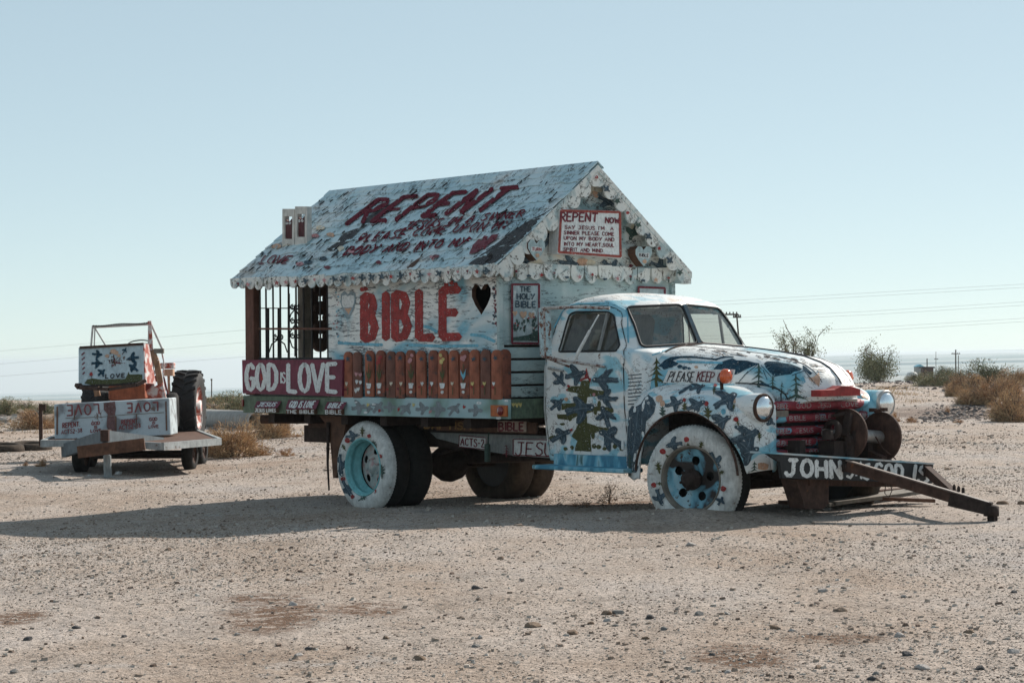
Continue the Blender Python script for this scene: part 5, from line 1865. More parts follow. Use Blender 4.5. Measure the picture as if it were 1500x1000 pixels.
# ---- PLEASE KEEP OFF board standing on the fender
pl = plane_y(-.735)
q = [S(979, 541.5, -.74), S(1075, 541, -.74), S(1071, 561, -.74), S(971, 560.5, -.74)]
sb = MB().prism(q, (0, .018, 0)).build('sign_board', M['letter_white'], truck, fix=True)
sb['label'] = 'narrow white board standing on the fender, lettered in black and red'
p_ = Paint(plane_y(-.7405), .002)
p_.text('PLEASE', [(983, 544.5), (1018, 544.5), (1015, 558.5), (977, 558.5)], M['ink'], 1.5)
p_.text('KEEP OFF', [(1023.5, 544.5), (1072, 545), (1068.5, 558.5), (1020.5, 558.5)], M['maroon'], 1.6, gap=.2)
p_.build('lettering', sb)

# ---- mirror and its rusty arms
my = -1.06
mq = [S(788.5, 451, my), S(798, 451, my), S(800, 521, my), S(791, 521, my)]
mir = MB().prism(mq, (0.02, .05, 0)).build('mirror', [plain('chipped blue and rust mirror back', (0.42, 0.55, 0.58), 0.6, var=0.3, scale=18, dirt=(0.14, 0.06, 0.035), dirt_at=0.52)], truck, fix=True)
mb = MB()
mb.tube([S(794, 452, my), S(842, 449.5, -.95), S(893, 451.5, -.80)], .013, 8)
mb.tube([S(793, 521, my), S(829, 529, -.95), S(886, 537, -.83)], .011, 8)
mb.tube([S(795, 522, my), S(834, 537, -.83)], .010, 8)
mb.tube([S(797, 452, my), S(799, 521, my)], .011, 8)
mb.build('mirror_arm', plain('rust speckled white arm', (0.40, 0.38, 0.36), 0.7, var=0.3, scale=30, dirt=(0.13, 0.045, 0.03), dirt_at=0.5), mir)
MB().tube([S(841, 527, -.93), S(864, 484, -.90)], [.017, .013], 8).tube([S(864, 484, -.90), S(877, 461, -.86)], .007, 8).build('strut', M['letter_white'], mir)

# ---- running board and step
RB = brushed('streaked blue step paint', [(0.4, (0.05, 0.20, 0.30)), (0.5, (0.11, 0.36, 0.48)), (0.6, (0.30, 0.52, 0.60)), (0.66, (0.06, 0.14, 0.14))], 3, (3, 1, 1), (.1, .1, .1), .72)
rb = MB().box((2.82, -.85, .452), (1.12, .24, .036)).build('running_board', RB, truck, bevel=.008)
MB().box((2.85, -.775, .512), (1.0, .03, .10)).build('step_apron', RB, rb)

# ---- wheels: tyre with lugs, dished rim with hand holes, hub
def wheel(c, outer, white, rim_m, dish, name='wheel', steer=0.0, tyre_m='rubber', face_m='white', w=.235):
    """c: centre of the outer sidewall; outer = -1 near side, +1 far side; dish > 0 puts the disc deep inside the rim"""
    root = bpy.data.objects.new(name, None)
    COL.objects.link(root)
    root.parent = truck
    root.location = c
    root.rotation_euler = (0, 0, steer)
    o = outer
    N = 180
    prof = [(.262, .010), (.285, -.012), (.325, -.022), (.365, -.020), (.395, -.006), (.418, .010), (.432, .030), (.440, .055), (.443, .09), (.443, w - .09), (.440, w - .055), (.425, w - .01), (.39, w + .015), (.32, w + .022), (.265, w - .01), (.262, .010)]
    mats = [0] * 15
    if white:
        for i in range(0, 7):
            mats[i] = 1
    def mod(i, j, r):
        lug = (j % 2) == 0
        if i in (5, 6, 7, 10, 11):
            return r - (.007 if lug else 0)
        if i in (8, 9):
            return r - (.010 if ((j + (1 if i == 8 else 0)) % 4) == 0 else 0)
        return r
    mb = MB().lathe([(r, -h * -1) for r, h in [(a, -b_ if o > 0 else b_) for a, b_ in prof]], (0, 0, 0), (0, 1, 0), N, 0, True, mats, mod)
    MB_t = mb.build('tyre', [M[tyre_m], M['tyre_white']], root)
    s_ = -o
    rp = [(.268, .006), (.278, -.008), (.268, -.014), (.258, .002), (.256, .022), (.246, .026), (.244, .05), (.250, .054), (.250, .085), (.240, .09), (.238, .115), (.228, .12), (.224, .15)] if dish > .12 else [(.268, .006), (.276, -.006), (.266, -.012), (.256, .004), (.246, .03), (.242, .07), (.236, .09), (.224, .10)]
    rm = MB().lathe([(a, s_ * b_) for a, b_ in rp], (0, 0, 0), (0, 1, 0), 48)
    # disc with round hand holes, cut as ring sectors around each hole
    K = 5
    R1, R0, HR, HC = (.228 if dish > .12 else .25), .075, .036, .152
    dz = lambda r: s_ * (dish + (.02 if dish < .12 else -.05) * (1 - ((r - R0) / (R1 - R0))) - (.03 if dish < .12 else 0))
    n_r, n_a = 16, 120
    vv, ff = [], []
    for a in range(n_r + 1):
        r = R0 + (R1 - R0) * a / n_r
        for j in range(n_a):
            th_ = 2 * math.pi * j / n_a
            vv.append(Vector((r * math.cos(th_), dz(r), r * math.sin(th_))))
    hol = [(HC * math.cos(2 * math.pi * (k + .15) / K), HC * math.sin(2 * math.pi * (k + .15) / K)) for k in range(K)]
    inside = {}
    for idx, v in enumerate(vv):
        for hx, hz_ in hol:
            if math.hypot(v.x - hx, v.z - hz_) < HR:
                inside[idx] = (hx, hz_)
    for a in range(n_r):
        for j in range(n_a):
            q = (a * n_a + j, a * n_a + (j + 1) % n_a, (a + 1) * n_a + (j + 1) % n_a, (a + 1) * n_a + j)
            if sum(i in inside for i in q) >= 3:
                continue
            ff.append(q)
    for idx, (hx, hz_) in inside.items():
        v = vv[idx]
        d_ = math.hypot(v.x - hx, v.z - hz_) or 1e-3
        if d_ > HR * .55:
            v.x, v.z = hx + (v.x - hx) / d_ * HR, hz_ + (v.z - hz_) / d_ * HR
    rm.add(vv, ff, 1, True)
    rim_o = rm.build('rim', [M[rim_m], face_m if not isinstance(face_m, str) else M[face_m]], root)
    hb = MB()
    if dish > .12:
        hb.lathe([(.08, s_ * (dish - .045)), (.06, s_ * (dish - .055)), (.055, s_ * (dish - .075)), (.001, s_ * (dish - .08))], (0, 0, 0), (0, 1, 0), 20)
    else:
        hb.lathe([(.088, s_ * .01), (.082, s_ * -.02), (.06, s_ * -.03), (.055, s_ * -.055), (.035, s_ * -.065), (.001, s_ * -.065)], (0, 0, 0), (0, 1, 0), 20)
    for k in range(6):
        th_ = 2 * math.pi * k / 6 + .3
        q = Vector((.082 * math.cos(th_), s_ * (dish - .045) if dish > .12 else s_ * -.01, .082 * math.sin(th_)))
        hb.lathe([(.012, 0), (.012, -s_ * -.022 if False else s_ * -.022), (.001, s_ * -.022)], q, (0, 1, 0), 6)
    hb.build('hub', M['dark_rust'] if dish < .12 or not white else face_m, root)
    MB().lathe([(.258, s_ * (w - .03)), (.001, s_ * (w - .03))], (0, 0, 0), (0, 1, 0), 24).build('back_plate', M['black'], root)
    return root
DISC_F = brushed('rusty blue disc paint', [(0.44, (0.030, 0.024, 0.022)), (0.50, (0.10, 0.24, 0.31)), (0.58, (0.17, 0.40, 0.50)), (0.68, (0.35, 0.52, 0.58))], 5, (1, 1, 1), (.05, .035, .03), .56, 14)
DISC_R = brushed('dirty white and pink disc paint', [(0.42, (0.36, 0.40, 0.39)), (0.52, (0.50, 0.50, 0.47)), (0.6, (0.45, 0.26, 0.25)), (0.64, (0.5, 0.5, 0.47))], 7, (1, 1, 1), (.14, .1, .09), .66, 18)
HF = S(1012, 702, -.93)
wf = wheel((HF.x, -.93, HF.z), -1, True, 'wood_grey', .07, steer=R(13), face_m=DISC_F)
wff = wheel((HF.x, .93, HF.z - .02), 1, False, 'dark_rust', .07, steer=R(13), tyre_m='tyre_brown', face_m='dark_rust')
wr = wheel((0, -1.06, .378), -1, True, 'turquoise', .17, face_m=DISC_R)
wri = wheel((0, -.78, .378), -1, False, 'dark_rust', .07, face_m='dark_rust')
wro = wheel((0, 1.06, .375), 1, False, 'dark_rust', .17, tyre_m='tyre_brown', face_m='dark_rust')
wroi = wheel((0, .78, .375), 1, False, 'dark_rust', .07, tyre_m='tyre_brown', face_m='dark_rust')
# flowers and birds painted on the white sidewalls
def on_wheel(root):
    t_ = [o for o in root.children if o.name.startswith('tyre')][0].data
    mb = MB()
    ma = Matrix.Translation(root.location) @ root.rotation_euler.to_matrix().to_4x4()
    mb.add([ma @ v.co for v in t_.vertices], [tuple(p.vertices) for p in t_.polygons])
    return on_mesh([mb]), ma.inverted()
def wheel_paint(root, items, name):
    hit, inv = on_wheel(root)
    p = Paint(hit, .003)
    for kind, x, y, sz, an, c in items:
        if kind == 'bird':
            p.shape(BIRD_A, x, y, sz, an, M[c], grid=3)
        elif kind == 'dot':
            p.disc(x, y, sz, M[c])
        else:
            p.shape(SPRIG, x, y, sz, an, M[c], grid=3)
    p.build(name, root, lambda v: inv @ v)
wheel_paint(wf, [('bird', 987, 651, 24, 170, 'slate'), ('dot', 1006, 643, 4, 0, 'red'), ('sprig', 1008, 652, 10, 0, 'olive'), ('sprig', 1027, 652, 15, 15, 'olive'), ('bird', 1048, 674, 26, 60, 'slate'), ('sprig', 1056, 692, 14, 60, 'olive'), ('dot', 1060, 715, 4, 0, 'red'), ('sprig', 1053, 714, 8, 80, 'olive'), ('dot', 971, 661, 4.4, 0, 'red'), ('sprig', 978, 668, 9, -40, 'olive'), ('sprig', 965, 684, 20, -10, 'olive'), ('dot', 958, 710, 4, 0, 'red'), ('sprig', 967, 708, 14, 90, 'olive'), ('bird', 967, 729, 24, 70, 'slate'), ('bird', 1056, 733, 14, -60, 'slate')], 'painted_flowers')
wheel_paint(wr, [('bird', 517, 638, 20, -10, 'slate'), ('dot', 509, 645, 4, 0, 'red'), ('sprig', 531, 632, 16, 0, 'olive'), ('dot', 541, 638, 3, 0, 'red'), ('sprig', 504, 655, 12, -30, 'olive'), ('bird', 499, 682, 32, 85, 'slate'), ('dot', 503, 701, 3.5, 0, 'red'), ('bird', 509, 715, 26, 60, 'slate'), ('dot', 517, 727, 3, 0, 'red'), ('sprig', 532, 729, 16, 60, 'fir'), ('dot', 557, 668, 3.4, 0, 'red'), ('sprig', 549, 650, 14, -35, 'fir'), ('sprig', 560, 690, 22, 0, 'fir'), ('dot', 549, 719, 3, 0, 'red')], 'painted_flowers')

# ---- frame, axles, springs, boxes under the bed
fr = MB()
for sgn in (-1, 1):
    fr.box((1.55, sgn * .43, .64), (6.6, .07, .17))
for x in (-1.4, -.6, .6, 1.6, 3.2, 4.6):
    fr.box((x, 0, .64), (.08, .86, .12))
fr.build('chassis_frame', M['dark_rust'], truck)
ax = MB().tube([(0, -.85, .378), (0, .85, .375)], .06, 12)
ax.lathe([(.06, -.24), (.12, -.16), (.175, -.06), (.185, .02), (.16, .12), (.08, .2)], (0, 0, .372), (0, 1, 0), 24)
ax.lathe([(.16, 0), (.14, .1), (.07, .22), (.05, .3)], (0.02, 0, .372), (1, 0, .1), 20)
ax.build('rear_axle', M['dark_rust'], truck)
MB().tube([(.3, 0, .42), (3.0, 0, .56)], .045, 10).build('drive_shaft', M['dark_rust'], truck)
MB().tube([(4.09, -.80, .40), (4.09, -.5, .34), (4.09, .5, .34), (4.09, .80, .39)], .045, 10).build('front_axle', M['dark_rust'], truck)
MB().tube([(3.93, -.78, .36), (3.93, .78, .34)], .018, 8).build('tie_rod', M['dark_rust'], truck)
for sgn in (-1, 1):
    for (x0, x1, zc) in ((-.75, .75, .50), (3.4, 4.75, .46)):
        sp = MB()
        for k in range(5):
            h_ = (x1 - x0) / 2 * (1 - .16 * k)
            c_ = (x0 + x1) / 2
            sp.tube([(c_ - h_, sgn * .43, zc + .06 - .018 * k), (c_ - h_ / 2, sgn * .43, zc - .01 - .018 * k), (c_, sgn * .43, zc - .035 - .018 * k), (c_ + h_ / 2, sgn * .43, zc - .01 - .018 * k), (c_ + h_, sgn * .43, zc + .06 - .018 * k)], .012, 6)
        sp.build('leaf_spring', M['dark_rust'], truck)
MB().box((3.95, 0, .58), (.9, .55, .38)).lathe([(.12, 0), (.11, .3), (.05, .5)], (3.4, 0, .56), (-1, 0, 0), 16).build('engine_block', M['dark_rust'], truck)
MB().lathe([(.03, -.01), (.085, 0), (.085, .7), (.03, .71)], (.35, .05, .52), (1, 0, 0), 16).build('muffler', M['dark_rust'], truck)
# grey painted skirt board along the frame with its small signs
sk = MB().prism([S(630, 633, -.50), S(800, 638, -.50), S(812, 640, -.50), S(812, 671, -.50), S(752, 667, -.50), S(700, 658, -.50), S(664, 648, -.50), S(640, 642, -.50)], (0, .02, 0)).build('skirt_board', M['grey_board'], truck, fix=True)
a = MB().prism([S(672.5, 637, -.52), S(712.5, 640.5, -.52), S(712.5, 658.5, -.52), S(672, 654.5, -.52)], (0, .012, 0)).build('plate', M['letter_white'], sk, fix=True)
p_ = Paint(plane_y(-.5215), .0015)
p_.stroke([(673, 637.5), (712, 641), (712, 658), (672.5, 654), (673, 637.5)], 1.2, M['maroon'])
p_.text('ACTS-2', [(675.5, 641.5), (709, 643.5), (709.5, 655), (675, 651.5)], M['maroon'], 1.7)
a = MB().prism([S(751, 642, -.52), S(812, 643, -.52), S(812, 669.5, -.52), S(751, 667, -.52)], (0, .012, 0)).build('plate', M['letter_white'], sk, fix=True)
p_.stroke([(752, 643), (812, 644)], 1.4, M['maroon']); p_.stroke([(752, 666), (812, 668.5)], 1.4, M['maroon']); p_.stroke([(752, 643), (752, 666)], 1.4, M['maroon'])
p_.text('JESUS', [(756, 647), (824, 649), (822, 668), (755, 666)], M['maroon'], 2.0)
p_.shape(SPRUCE, 742, 659, 20, 0, M['maroon'], grid=3)
p_.build('lettering', sk)
bb = MB().prism([S(618, 614, -.72), S(772, 618, -.72), S(785, 619, -.72), S(785, 635, -.72), S(640, 630, -.72)], (0, .02, 0)).build('under_board', M['wood_dark'], truck, fix=True)
MB().prism([S(729, 616, -.74), S(770, 617, -.74), S(770, 632.5, -.74), S(729, 631.5, -.74)], (0, .012, 0)).build('plate', plain('dull cream plate', (0.42, 0.33, 0.27), .7), bb, fix=True)
p_ = Paint(plane_y(-.7415), .0015)
p_.text('BIBLE', [(731, 618.5), (767, 619), (767, 630.5), (731, 630)], M['maroon'], 2.4)
p_2 = Paint(plane_y(-.7205), .0015)
p_2.text('BAPTISM', [(622, 617.5), (690, 619), (690, 629), (622, 627)], plain('dull ochre lettering', (0.26, 0.15, 0.05), .7), 2.6)
p_.build('lettering', bb)
p_2.build('lettering', bb)
MB().tube([S(717, 618, -.70), S(715, 650, -.60)], .006, 6).tube([S(714, 650, -.60), S(714, 676, -.60)], .028, 8).build('hanging_handle', M['fir'], truck)
MB().box((-.62, -.62, .80), (.12, .5, .2)).box((-1.35, -.5, .77), (.4, .12, .12)).build('bed_bracket', M['rust'], truck)
# mud flap, tail pipe
fl = [S(467, 608, -1.0), S(508, 610, -1.0), S(500, 660, -1.0), S(492, 700, -1.0), S(488, 700, -1.0), S(484, 650, -1.0), S(478, 622, -1.0)]
MB().prism(fl, (0.0, .42, 0)).build('mud_flap', M['wood_dark'], truck, fix=True)
MB().tube([S(481, 618, -1.02), S(480, 680, -1.02), S(482, 718, -1.02)], [.02, .012, .008], 6).build('flap_stay', M['dark_rust'], truck)
e = S(383, 613.5, -.85)
MB().lathe([(.048, 0), (.048, .5), (.04, .5), (.04, 0.0), (.048, 0)], e, (.75, .55, 0), 18).tube([(e.x + .1, e.y + .05, e.z + .05), (e.x + .1, e.y + .05, .88)], .01, 6).build('tail_pipe', M['rust'], truck)

# ---- bed: deck, rails, lamps
dk = MB()
for k in range(14):
    dk.box((0.12, -1.035 + 2.07 * k / 13, .955), (3.98, .15, .04))
dk.box((.1, 0, .905), (3.9, 2.1, .05))
dk.build('bed_deck', M['wood_grey'], truck)
for x in (-1.5, -.9, -.3, .3, .9, 1.5):
    MB().box((x, 0, .825), (.10, 2.1, .10)).build('cross_sill', M['dark_rust'], truck)
RAIL = brushed('mottled green and pale blue rail paint', [(0.38, (0.09, 0.14, 0.09)), (0.48, (0.22, 0.33, 0.30)), (0.56, (0.30, 0.44, 0.46)), (0.66, (0.40, 0.52, 0.54))], 1.4, (1.2, 1, 1), (.60, .62, .60), .68, 9)
GREENR = plain('dark green rail paint', (0.10, 0.14, 0.095), 0.6, var=0.4, scale=14, dirt=(.4, .42, .38), dirt_at=.68)
r1 = MB().box((.96, -1.125, .955), (2.40, .03, .172)).build('side_rail', RAIL, truck, bevel=.004)
r2 = MB().box((-1.06, -1.122, .955), (1.62, .03, .172)).build('side_rail', GREENR, truck, bevel=.004)
r2['label'] = 'green rear length of side rail under the GOD IS LOVE board'
r3 = MB().box((2.13, 0, .955), (.03, 2.18, .172)).build('front_rail', GREENR, truck, bevel=.004)
MB().box((.15, 1.125, .955), (4.0, .03, .172)).box((-1.87, 0, .955), (.03, 2.18, .172)).build('side_rail', GREENR, truck)
p_ = Paint(plane_y(-1.1405), .0015)
for (x, y, s_, an, tp, fl_) in [(571, 596, 21, 0, BIRD_A, 1), (594, 598, 24, -40, BIRD_B, 1), (619, 598, 22, -8, BIRD_A, 1), (642, 599, 26, 4, BIRD_A, -1), (665, 599, 26, -42, BIRD_B, 1), (697, 601, 24, 0, BIRD_A, -1), (526, 596, 24, -12, BIRD_A, 1), (553, 596, 22, -40, BIRD_B, 1), (540, 598, 16, 10, BIRD_A, -1)]:
    p_.shape(tp, x, y, s_ * .86, an, plain('grey bird paint', (.19, .22, .235), .6, var=.25, scale=22), fl_, 1.0, 4)
for (x, y, c) in [(584, 600, 'red'), (680, 596, 'red'), (630, 603, 'pink'), (556, 602, 'red'), (606, 593, 'yellow'), (539, 593, 'yellow')]:
    p_.shape(TULIP, x, y, 6.5, 20, M[c], grid=3)
for (x, y) in [(702, 590), (731, 612), (742, 587), (548, 592), (522, 589), (536, 604)]:
    p_.disc(x, y, random.uniform(2, 4.5), M['letter_white'], .5)
p_.build('painted_birds', r1)
p_ = Paint(plane_x(2.1455), .0015)
for x in (752, 757, 762):
    p_.shape(TULIP, x, 593, 8, 0, M['yellow'], grid=3)
p_.build('painted_tulips', r3)
q0, q1 = S(721, 593, -1.14), S(744.5, 610, -1.14)
lb = MB().box(((q0.x + q1.x) / 2, -1.152, (q0.z + q1.z) / 2), (abs(q1.x - q0.x), .024, abs(q0.z - q1.z))).build('side_lamp', M['orange'], truck, bevel=.004)
c = S(733.5, 601.5, -1.16)
MB().lathe([(.040, 0), (.040, -.012), (.03, -.022), (.001, -.026)], c, (0, 1, 0), 18).build('lens', M['red_lens'], lb)
q = S(360, 590, -1.15)
MB().box((-1.86, -1.145, q.z), (.02, .02, .07)).build('reflector', M['red_lens'], truck)
# three little roofed plaques on the green rail
for k, (x0, x1, y0, y1, y2, wd, w2) in enumerate([(372, 412, 588, 597, 604, 'JESUS', 'JESUS LOVES'), (418, 468, 586, 599, 606, 'GOD IS LOVE', 'THE BIBLE'), (475, 508, 589, 599, 607, 'BIBLE', 'BIBLE')]):
    a, b_, c_ = S(x0 + 4, y0, -1.14), S(x1, y0, -1.14), S(x0, y1, -1.20)
    d_ = S(x1 - 6, y1, -1.20)
    mb = MB()
    mb.prism([a, b_, d_, c_], (0, .012, .014), 0)
    f0, f1, f2, f3 = S(x0 + 1, y1, -1.17), S(x1 - 7, y1, -1.17), S(x1 - 7, y2, -1.17), S(x0 + 1, y2, -1.17)
    pq = mb.build('plaque', M['maroon_board'], truck, fix=True)
    MB().prism([f0, f1, f2, f3], (0, .035, 0)).build('plaque_face', M['wood_dark'], pq, fix=True)
    n_ = (Vector(b_) - Vector(a)).cross(Vector(c_) - Vector(a))
    if n_.y > 0:
        n_ = -n_
    p_ = Paint(plane_at(a, n_), .004)
    m_ = 5
    p_.text(wd, [(x0 + m_ + 4, y0 + 1.8), (x1 - m_, y0 + 1.8), (x1 - m_ - 5, y1 - 1.8), (x0 + m_, y1 - 1.8)], M['letter_white'], 1.5)
    p_.build('lettering', pq)
    p_ = Paint(plane_y(-1.171), .0015)
    p_.text(w2, [(x0 + 2, y1 + 1.2), (x1 - 8, y1 + 1.4), (x1 - 8, y2 - .8), (x0 + 2, y2 - 1)], M['letter_white'], 1.3)
    p_.build('lettering', pq)

# ---- bumper plate with its words, winch, tow bar
BT0, BT1 = F(1126, 664, 5.0), F(1367, 680, 5.0)
BB0, BB1 = F(1104, 700, 5.0), F(1365, 708, 5.0)
dv = (BT1 - BT0).normalized()
pl0 = F(1128, 666, 5.0)
bm_ = MB().prism([F(1124, 664.5, 5.0), BT1, F(1366, 708, 5.0), F(1146, 700, 5.0), F(1142, 676, 5.0)], (-.03, 0, 0))
bp = bm_.build('bumper', M['black'], truck, fix=True)
up_n = Vector((0, -dv.z, dv.y))
MB().beam(BT0 + up_n * .006 + Vector((-.09, 0, 0)), BT1 + up_n * .006 + Vector((-.09, 0, 0)), .2, .014, 0, up_n).build('bumper_ledge', brushed('worn pale blue edge', [(.4, (.12, .35, .45)), (.5, (.4, .5, .53)), (.6, (.5, .5, .48))], 3, (1, 1, 1), (.2, .12, .08), .64), bp)
p_ = Paint(plane_x(5.001), .002)
p_.text('JOHN', [(1152, 672.5), (1230, 675.5), (1232, 700.5), (1150, 695.5)], M['letter_white'], 6.0, gap=.36)
p_.text('3:16', [(1240, 676.5), (1274, 677.5), (1274, 701), (1240, 700)], M['letter_white'], 4.2, gap=.25)
p_.text('GOD', [(1281, 678.5), (1322, 680.5), (1320, 702), (1281, 700.5)], M['letter_white'], 4.8, gap=.35)
p_.text('IS', [(1338, 681), (1361, 682), (1358, 707), (1335, 706.5)], M['letter_white'], 5, gap=.3)
p_.build('lettering', bp)
mb = MB().beam((4.86, -.42, .42), (4.86, .95, .34), .10, .10)
for sgn in (-1, 1):
    mb.beam((4.6, sgn * .43, .62), (4.97, sgn * .43, .50), .07, .14)
mb.build('bumper_support', M['rust'], bp)
q = [F(1166, 702, 4.9), F(1214, 702, 4.9), F(1214, 737, 4.9), F(1206, 745, 4.9), F(1180, 745, 4.9), F(1172, 720, 4.9)]
MB().prism(q, (-.16, 0, 0)).build('hanging_block', M['rust'], truck, fix=True)
# winch on the bumper ledge
cw = F(1236, 636, 4.88)
axw = Vector((0, 1, -.07)).normalized()
cA = F(1240, 636, 4.86)
cB = F(1290, 640, 4.86)
RA = .205
wroot = MB().lathe([(.055, -.05), (.055, 1.0)], cA, axw, 20)
wl = (cB - cA).length
winch = MB().tube([cA - axw * .28, cB + axw * .20], .034, 12).build('winch', M['steel'], truck)
MB().tube([cA, cB], .052, 16).build('drum', M['steel'], winch)
for c_ in (cA, cB):
    MB().lathe([(.05, -.016), (RA, -.016), (RA + .004, -.01), (RA + .004, .01), (RA, .016), (.05, .016)], c_, axw, 48).build('flange', M['rust'], winch)
cab_l = cB + axw * .045
MB().lathe([(.02, -.012), (.12, -.012), (.12, .012), (.02, .012)], cab_l, axw, 24).box(cab_l + Vector((0, 0, -.11)), (.10, .03, .2)).build('end_bracket', M['dark_rust'], winch)
gb = MB()
g0 = cA - axw * .20
gb.lathe([(.05, -.03), (.075, -.03), (.082, 0), (.075, .03), (.05, .03), (.05, -.03)], g0 + Vector((.02, 0, .03)), axw, 24)
gb.lathe([(.02, -.04), (.06, -.04), (.065, .02), (.02, .04)], cA - axw * .07 + Vector((.05, 0, -.06)), axw, 16)
gb.box(g0 + Vector((0, 0, -.13)), (.16, .12, .14))
gb.box(cA - axw * .07 + Vector((.06, 0, -.14)), (.08, .10, .16))
gb.beam(cA - axw * .04 + Vector((.06, 0, .17)), cA - axw * .12 + Vector((.08, 0, -.02)), .05, .05)
gb.beam(cA + axw * .02 + Vector((.09, 0, .06)), cA - axw * .10 + Vector((.10, 0, -.17)), .03, .035)
gb.beam(g0 + Vector((.02, 0, .14)), cA - axw * .03 + Vector((.02, 0, .175)), .03, .02)
gb.lathe([(.05, 0), (.045, .07), (.02, .08)], g0 - axw * .10 + Vector((.05, 0, -.05)), (0, 0, 1), 14)
gb.build('gearbox', M['dark_rust'], winch)
mb = MB()
for d_ in (-.06, -.01, .05):
    mb.box(cB + Vector((d_, -.02, RA + .012 + random.uniform(0, .012))), (.045, .05, .03))
mb.build('pawl', M['rust'], winch)
MB().tube([F(1297, 610, 4.6), F(1294, 600, 4.6), F(1297, 592, 4.6)], .012, 6).lathe([(.001, -.02), (.02, 0), (.001, .02)], F(1298, 590, 4.6), (0, 0, 1), 8).build('lever', M['rust'], winch)
ca0, ca1 = cA.lerp(cB, .7), F(1312, 672, 5.0)
MB().tube([ca0 + Vector((.05, 0, 0)), ca0.lerp(ca1, .4) + Vector((.04, -.03, -.02)), ca1], .006, 6).build('cable', M['rust'], winch)
# A-shaped tow bar resting its eye on the ground
tipg = S(1457, 762, .35)
A0, A1 = F(1240, 682, 5.05), F(1359, 689, 5.05)
TIP = S(1452, 745, .35)
J = S(1392, 726, .33)
tb = MB().beam(A0, TIP, .055, .085).build('tow_bar', M['rust'], truck, bevel=.004)
MB().beam(A0 + Vector((0, 0, .045)), TIP + Vector((0, 0, .045)), .07, .010).build('top_flange', plain('paler rusty top', (.16, .12, .10), .5, var=.3), tb)  # top plate, paler than the bar below it
MB().beam(A1, J + Vector((.05, 0, .0)), .05, .075).build('cross_bar', M['rust'], tb)
mb = MB()
for u in (0, .05, .10):
    c_ = J.lerp(TIP, .1 + u * 2.2) + Vector((0, 0, .055))
    mb.lathe([(.014, 0), (.014, .03), (.006, .045)], c_, (0, 0, 1), 6)
mb.build('bolt', M['dark_rust'], tb)
ey = MB().beam(TIP.lerp(A0, .28) + Vector((0, 0, -.02)), TIP, .09, .10)
ey.lathe([(.03, .0), (.06, .0), (.06, .075), (.03, .085), (.001, .085)], TIP + Vector((.0, 0, -.055)), (0, 0, 1), 14)
ey.box(TIP + Vector((.01, 0, -.075)), (.06, .05, .09))
ey.build('coupler', M['dark_rust'], tb)
for a_ in (A0, A1):
    MB().box(a_ + Vector((-.03, .03, 0)), (.05, .06, .10)).tube([a_ + Vector((0, -.045, 0)), a_ + Vector((0, .07, 0))], .018, 8).build('hinge_lug', M['dark_rust'], tb)
wq = A0.lerp(TIP, .28)
MB().tube([wq, wq + Vector((0, -.02, -.12)), wq + Vector((.02, 0, -.16)), wq + Vector((.04, .02, -.1)), wq + Vector((.03, 0, -.02))], .004, 5).build('wire_loop', M['dark_rust'], tb)

# ================================================================== THE LITTLE HOUSE ON THE BED
house = thing('wooden_house', 'little wooden gable roofed house lettered BIBLE and REPENT, standing on the truck bed', 'house', mat=TM)
WALL = brushed('cracked white and blue wall paint', [(0.36, (0.22, 0.46, 0.56)), (0.44, (0.50, 0.60, 0.62)), (0.52, (0.77, 0.775, 0.745)), (0.75, (0.75, 0.75, 0.71))], 1.7, (1, 1, 1.6), (0.13, 0.14, 0.15), 0.575, 9, (.55, 1, 3.2), 0.7, house, 0.5, 0.03, dist=.8)
FRONTW = brushed('pale greenish wall paint', [(0.40, (0.34, 0.45, 0.46)), (0.55, (0.42, 0.52, 0.51)), (0.68, (0.54, 0.60, 0.58))], 2.0, (1, 1, 1.5), (0.13, 0.15, 0.15), 0.64, 10, (1, .5, 3.4), 0.7, house, 0.4, 0.018)
GABLE = brushed('flaking gable paint', [(0.36, (0.25, 0.36, 0.37)), (0.44, (0.50, 0.56, 0.54)), (0.55, (0.60, 0.61, 0.57)), (0.66, (0.68, 0.58, 0.42))], 3.4, (1, 1, 1.6), (0.12, 0.115, 0.11), 0.625, 9, (1, .7, 2.2), 0.7, house, 0.6, 0.025)
ROOFP = brushed('cracked pale blue roof paint', [(0.30, (0.42, 0.58, 0.63)), (0.5, (0.52, 0.66, 0.69)), (0.62, (0.62, 0.70, 0.71)), (0.70, (0.55, 0.54, 0.51))], 2.2, (1, 1, 1), (0.06, 0.06, 0.065), 0.608, 7, (2.4, .9, .9), 0.75, house, 0.6, 0.016)
TRIM = brushed('chipped white trim paint', [(0.36, (0.40, 0.50, 0.51)), (0.46, (0.70, 0.72, 0.69)), (0.7, (0.76, 0.75, 0.70))], 6, (1, 1, 1), (0.12, 0.10, 0.085), 0.60, 16, (1, 1, 1), 0.7, house, 0.6, 0.02)
POST = plain('red brown post wood', (0.12, 0.052, 0.035), 0.75, var=0.35, scale=7, bump=.4)

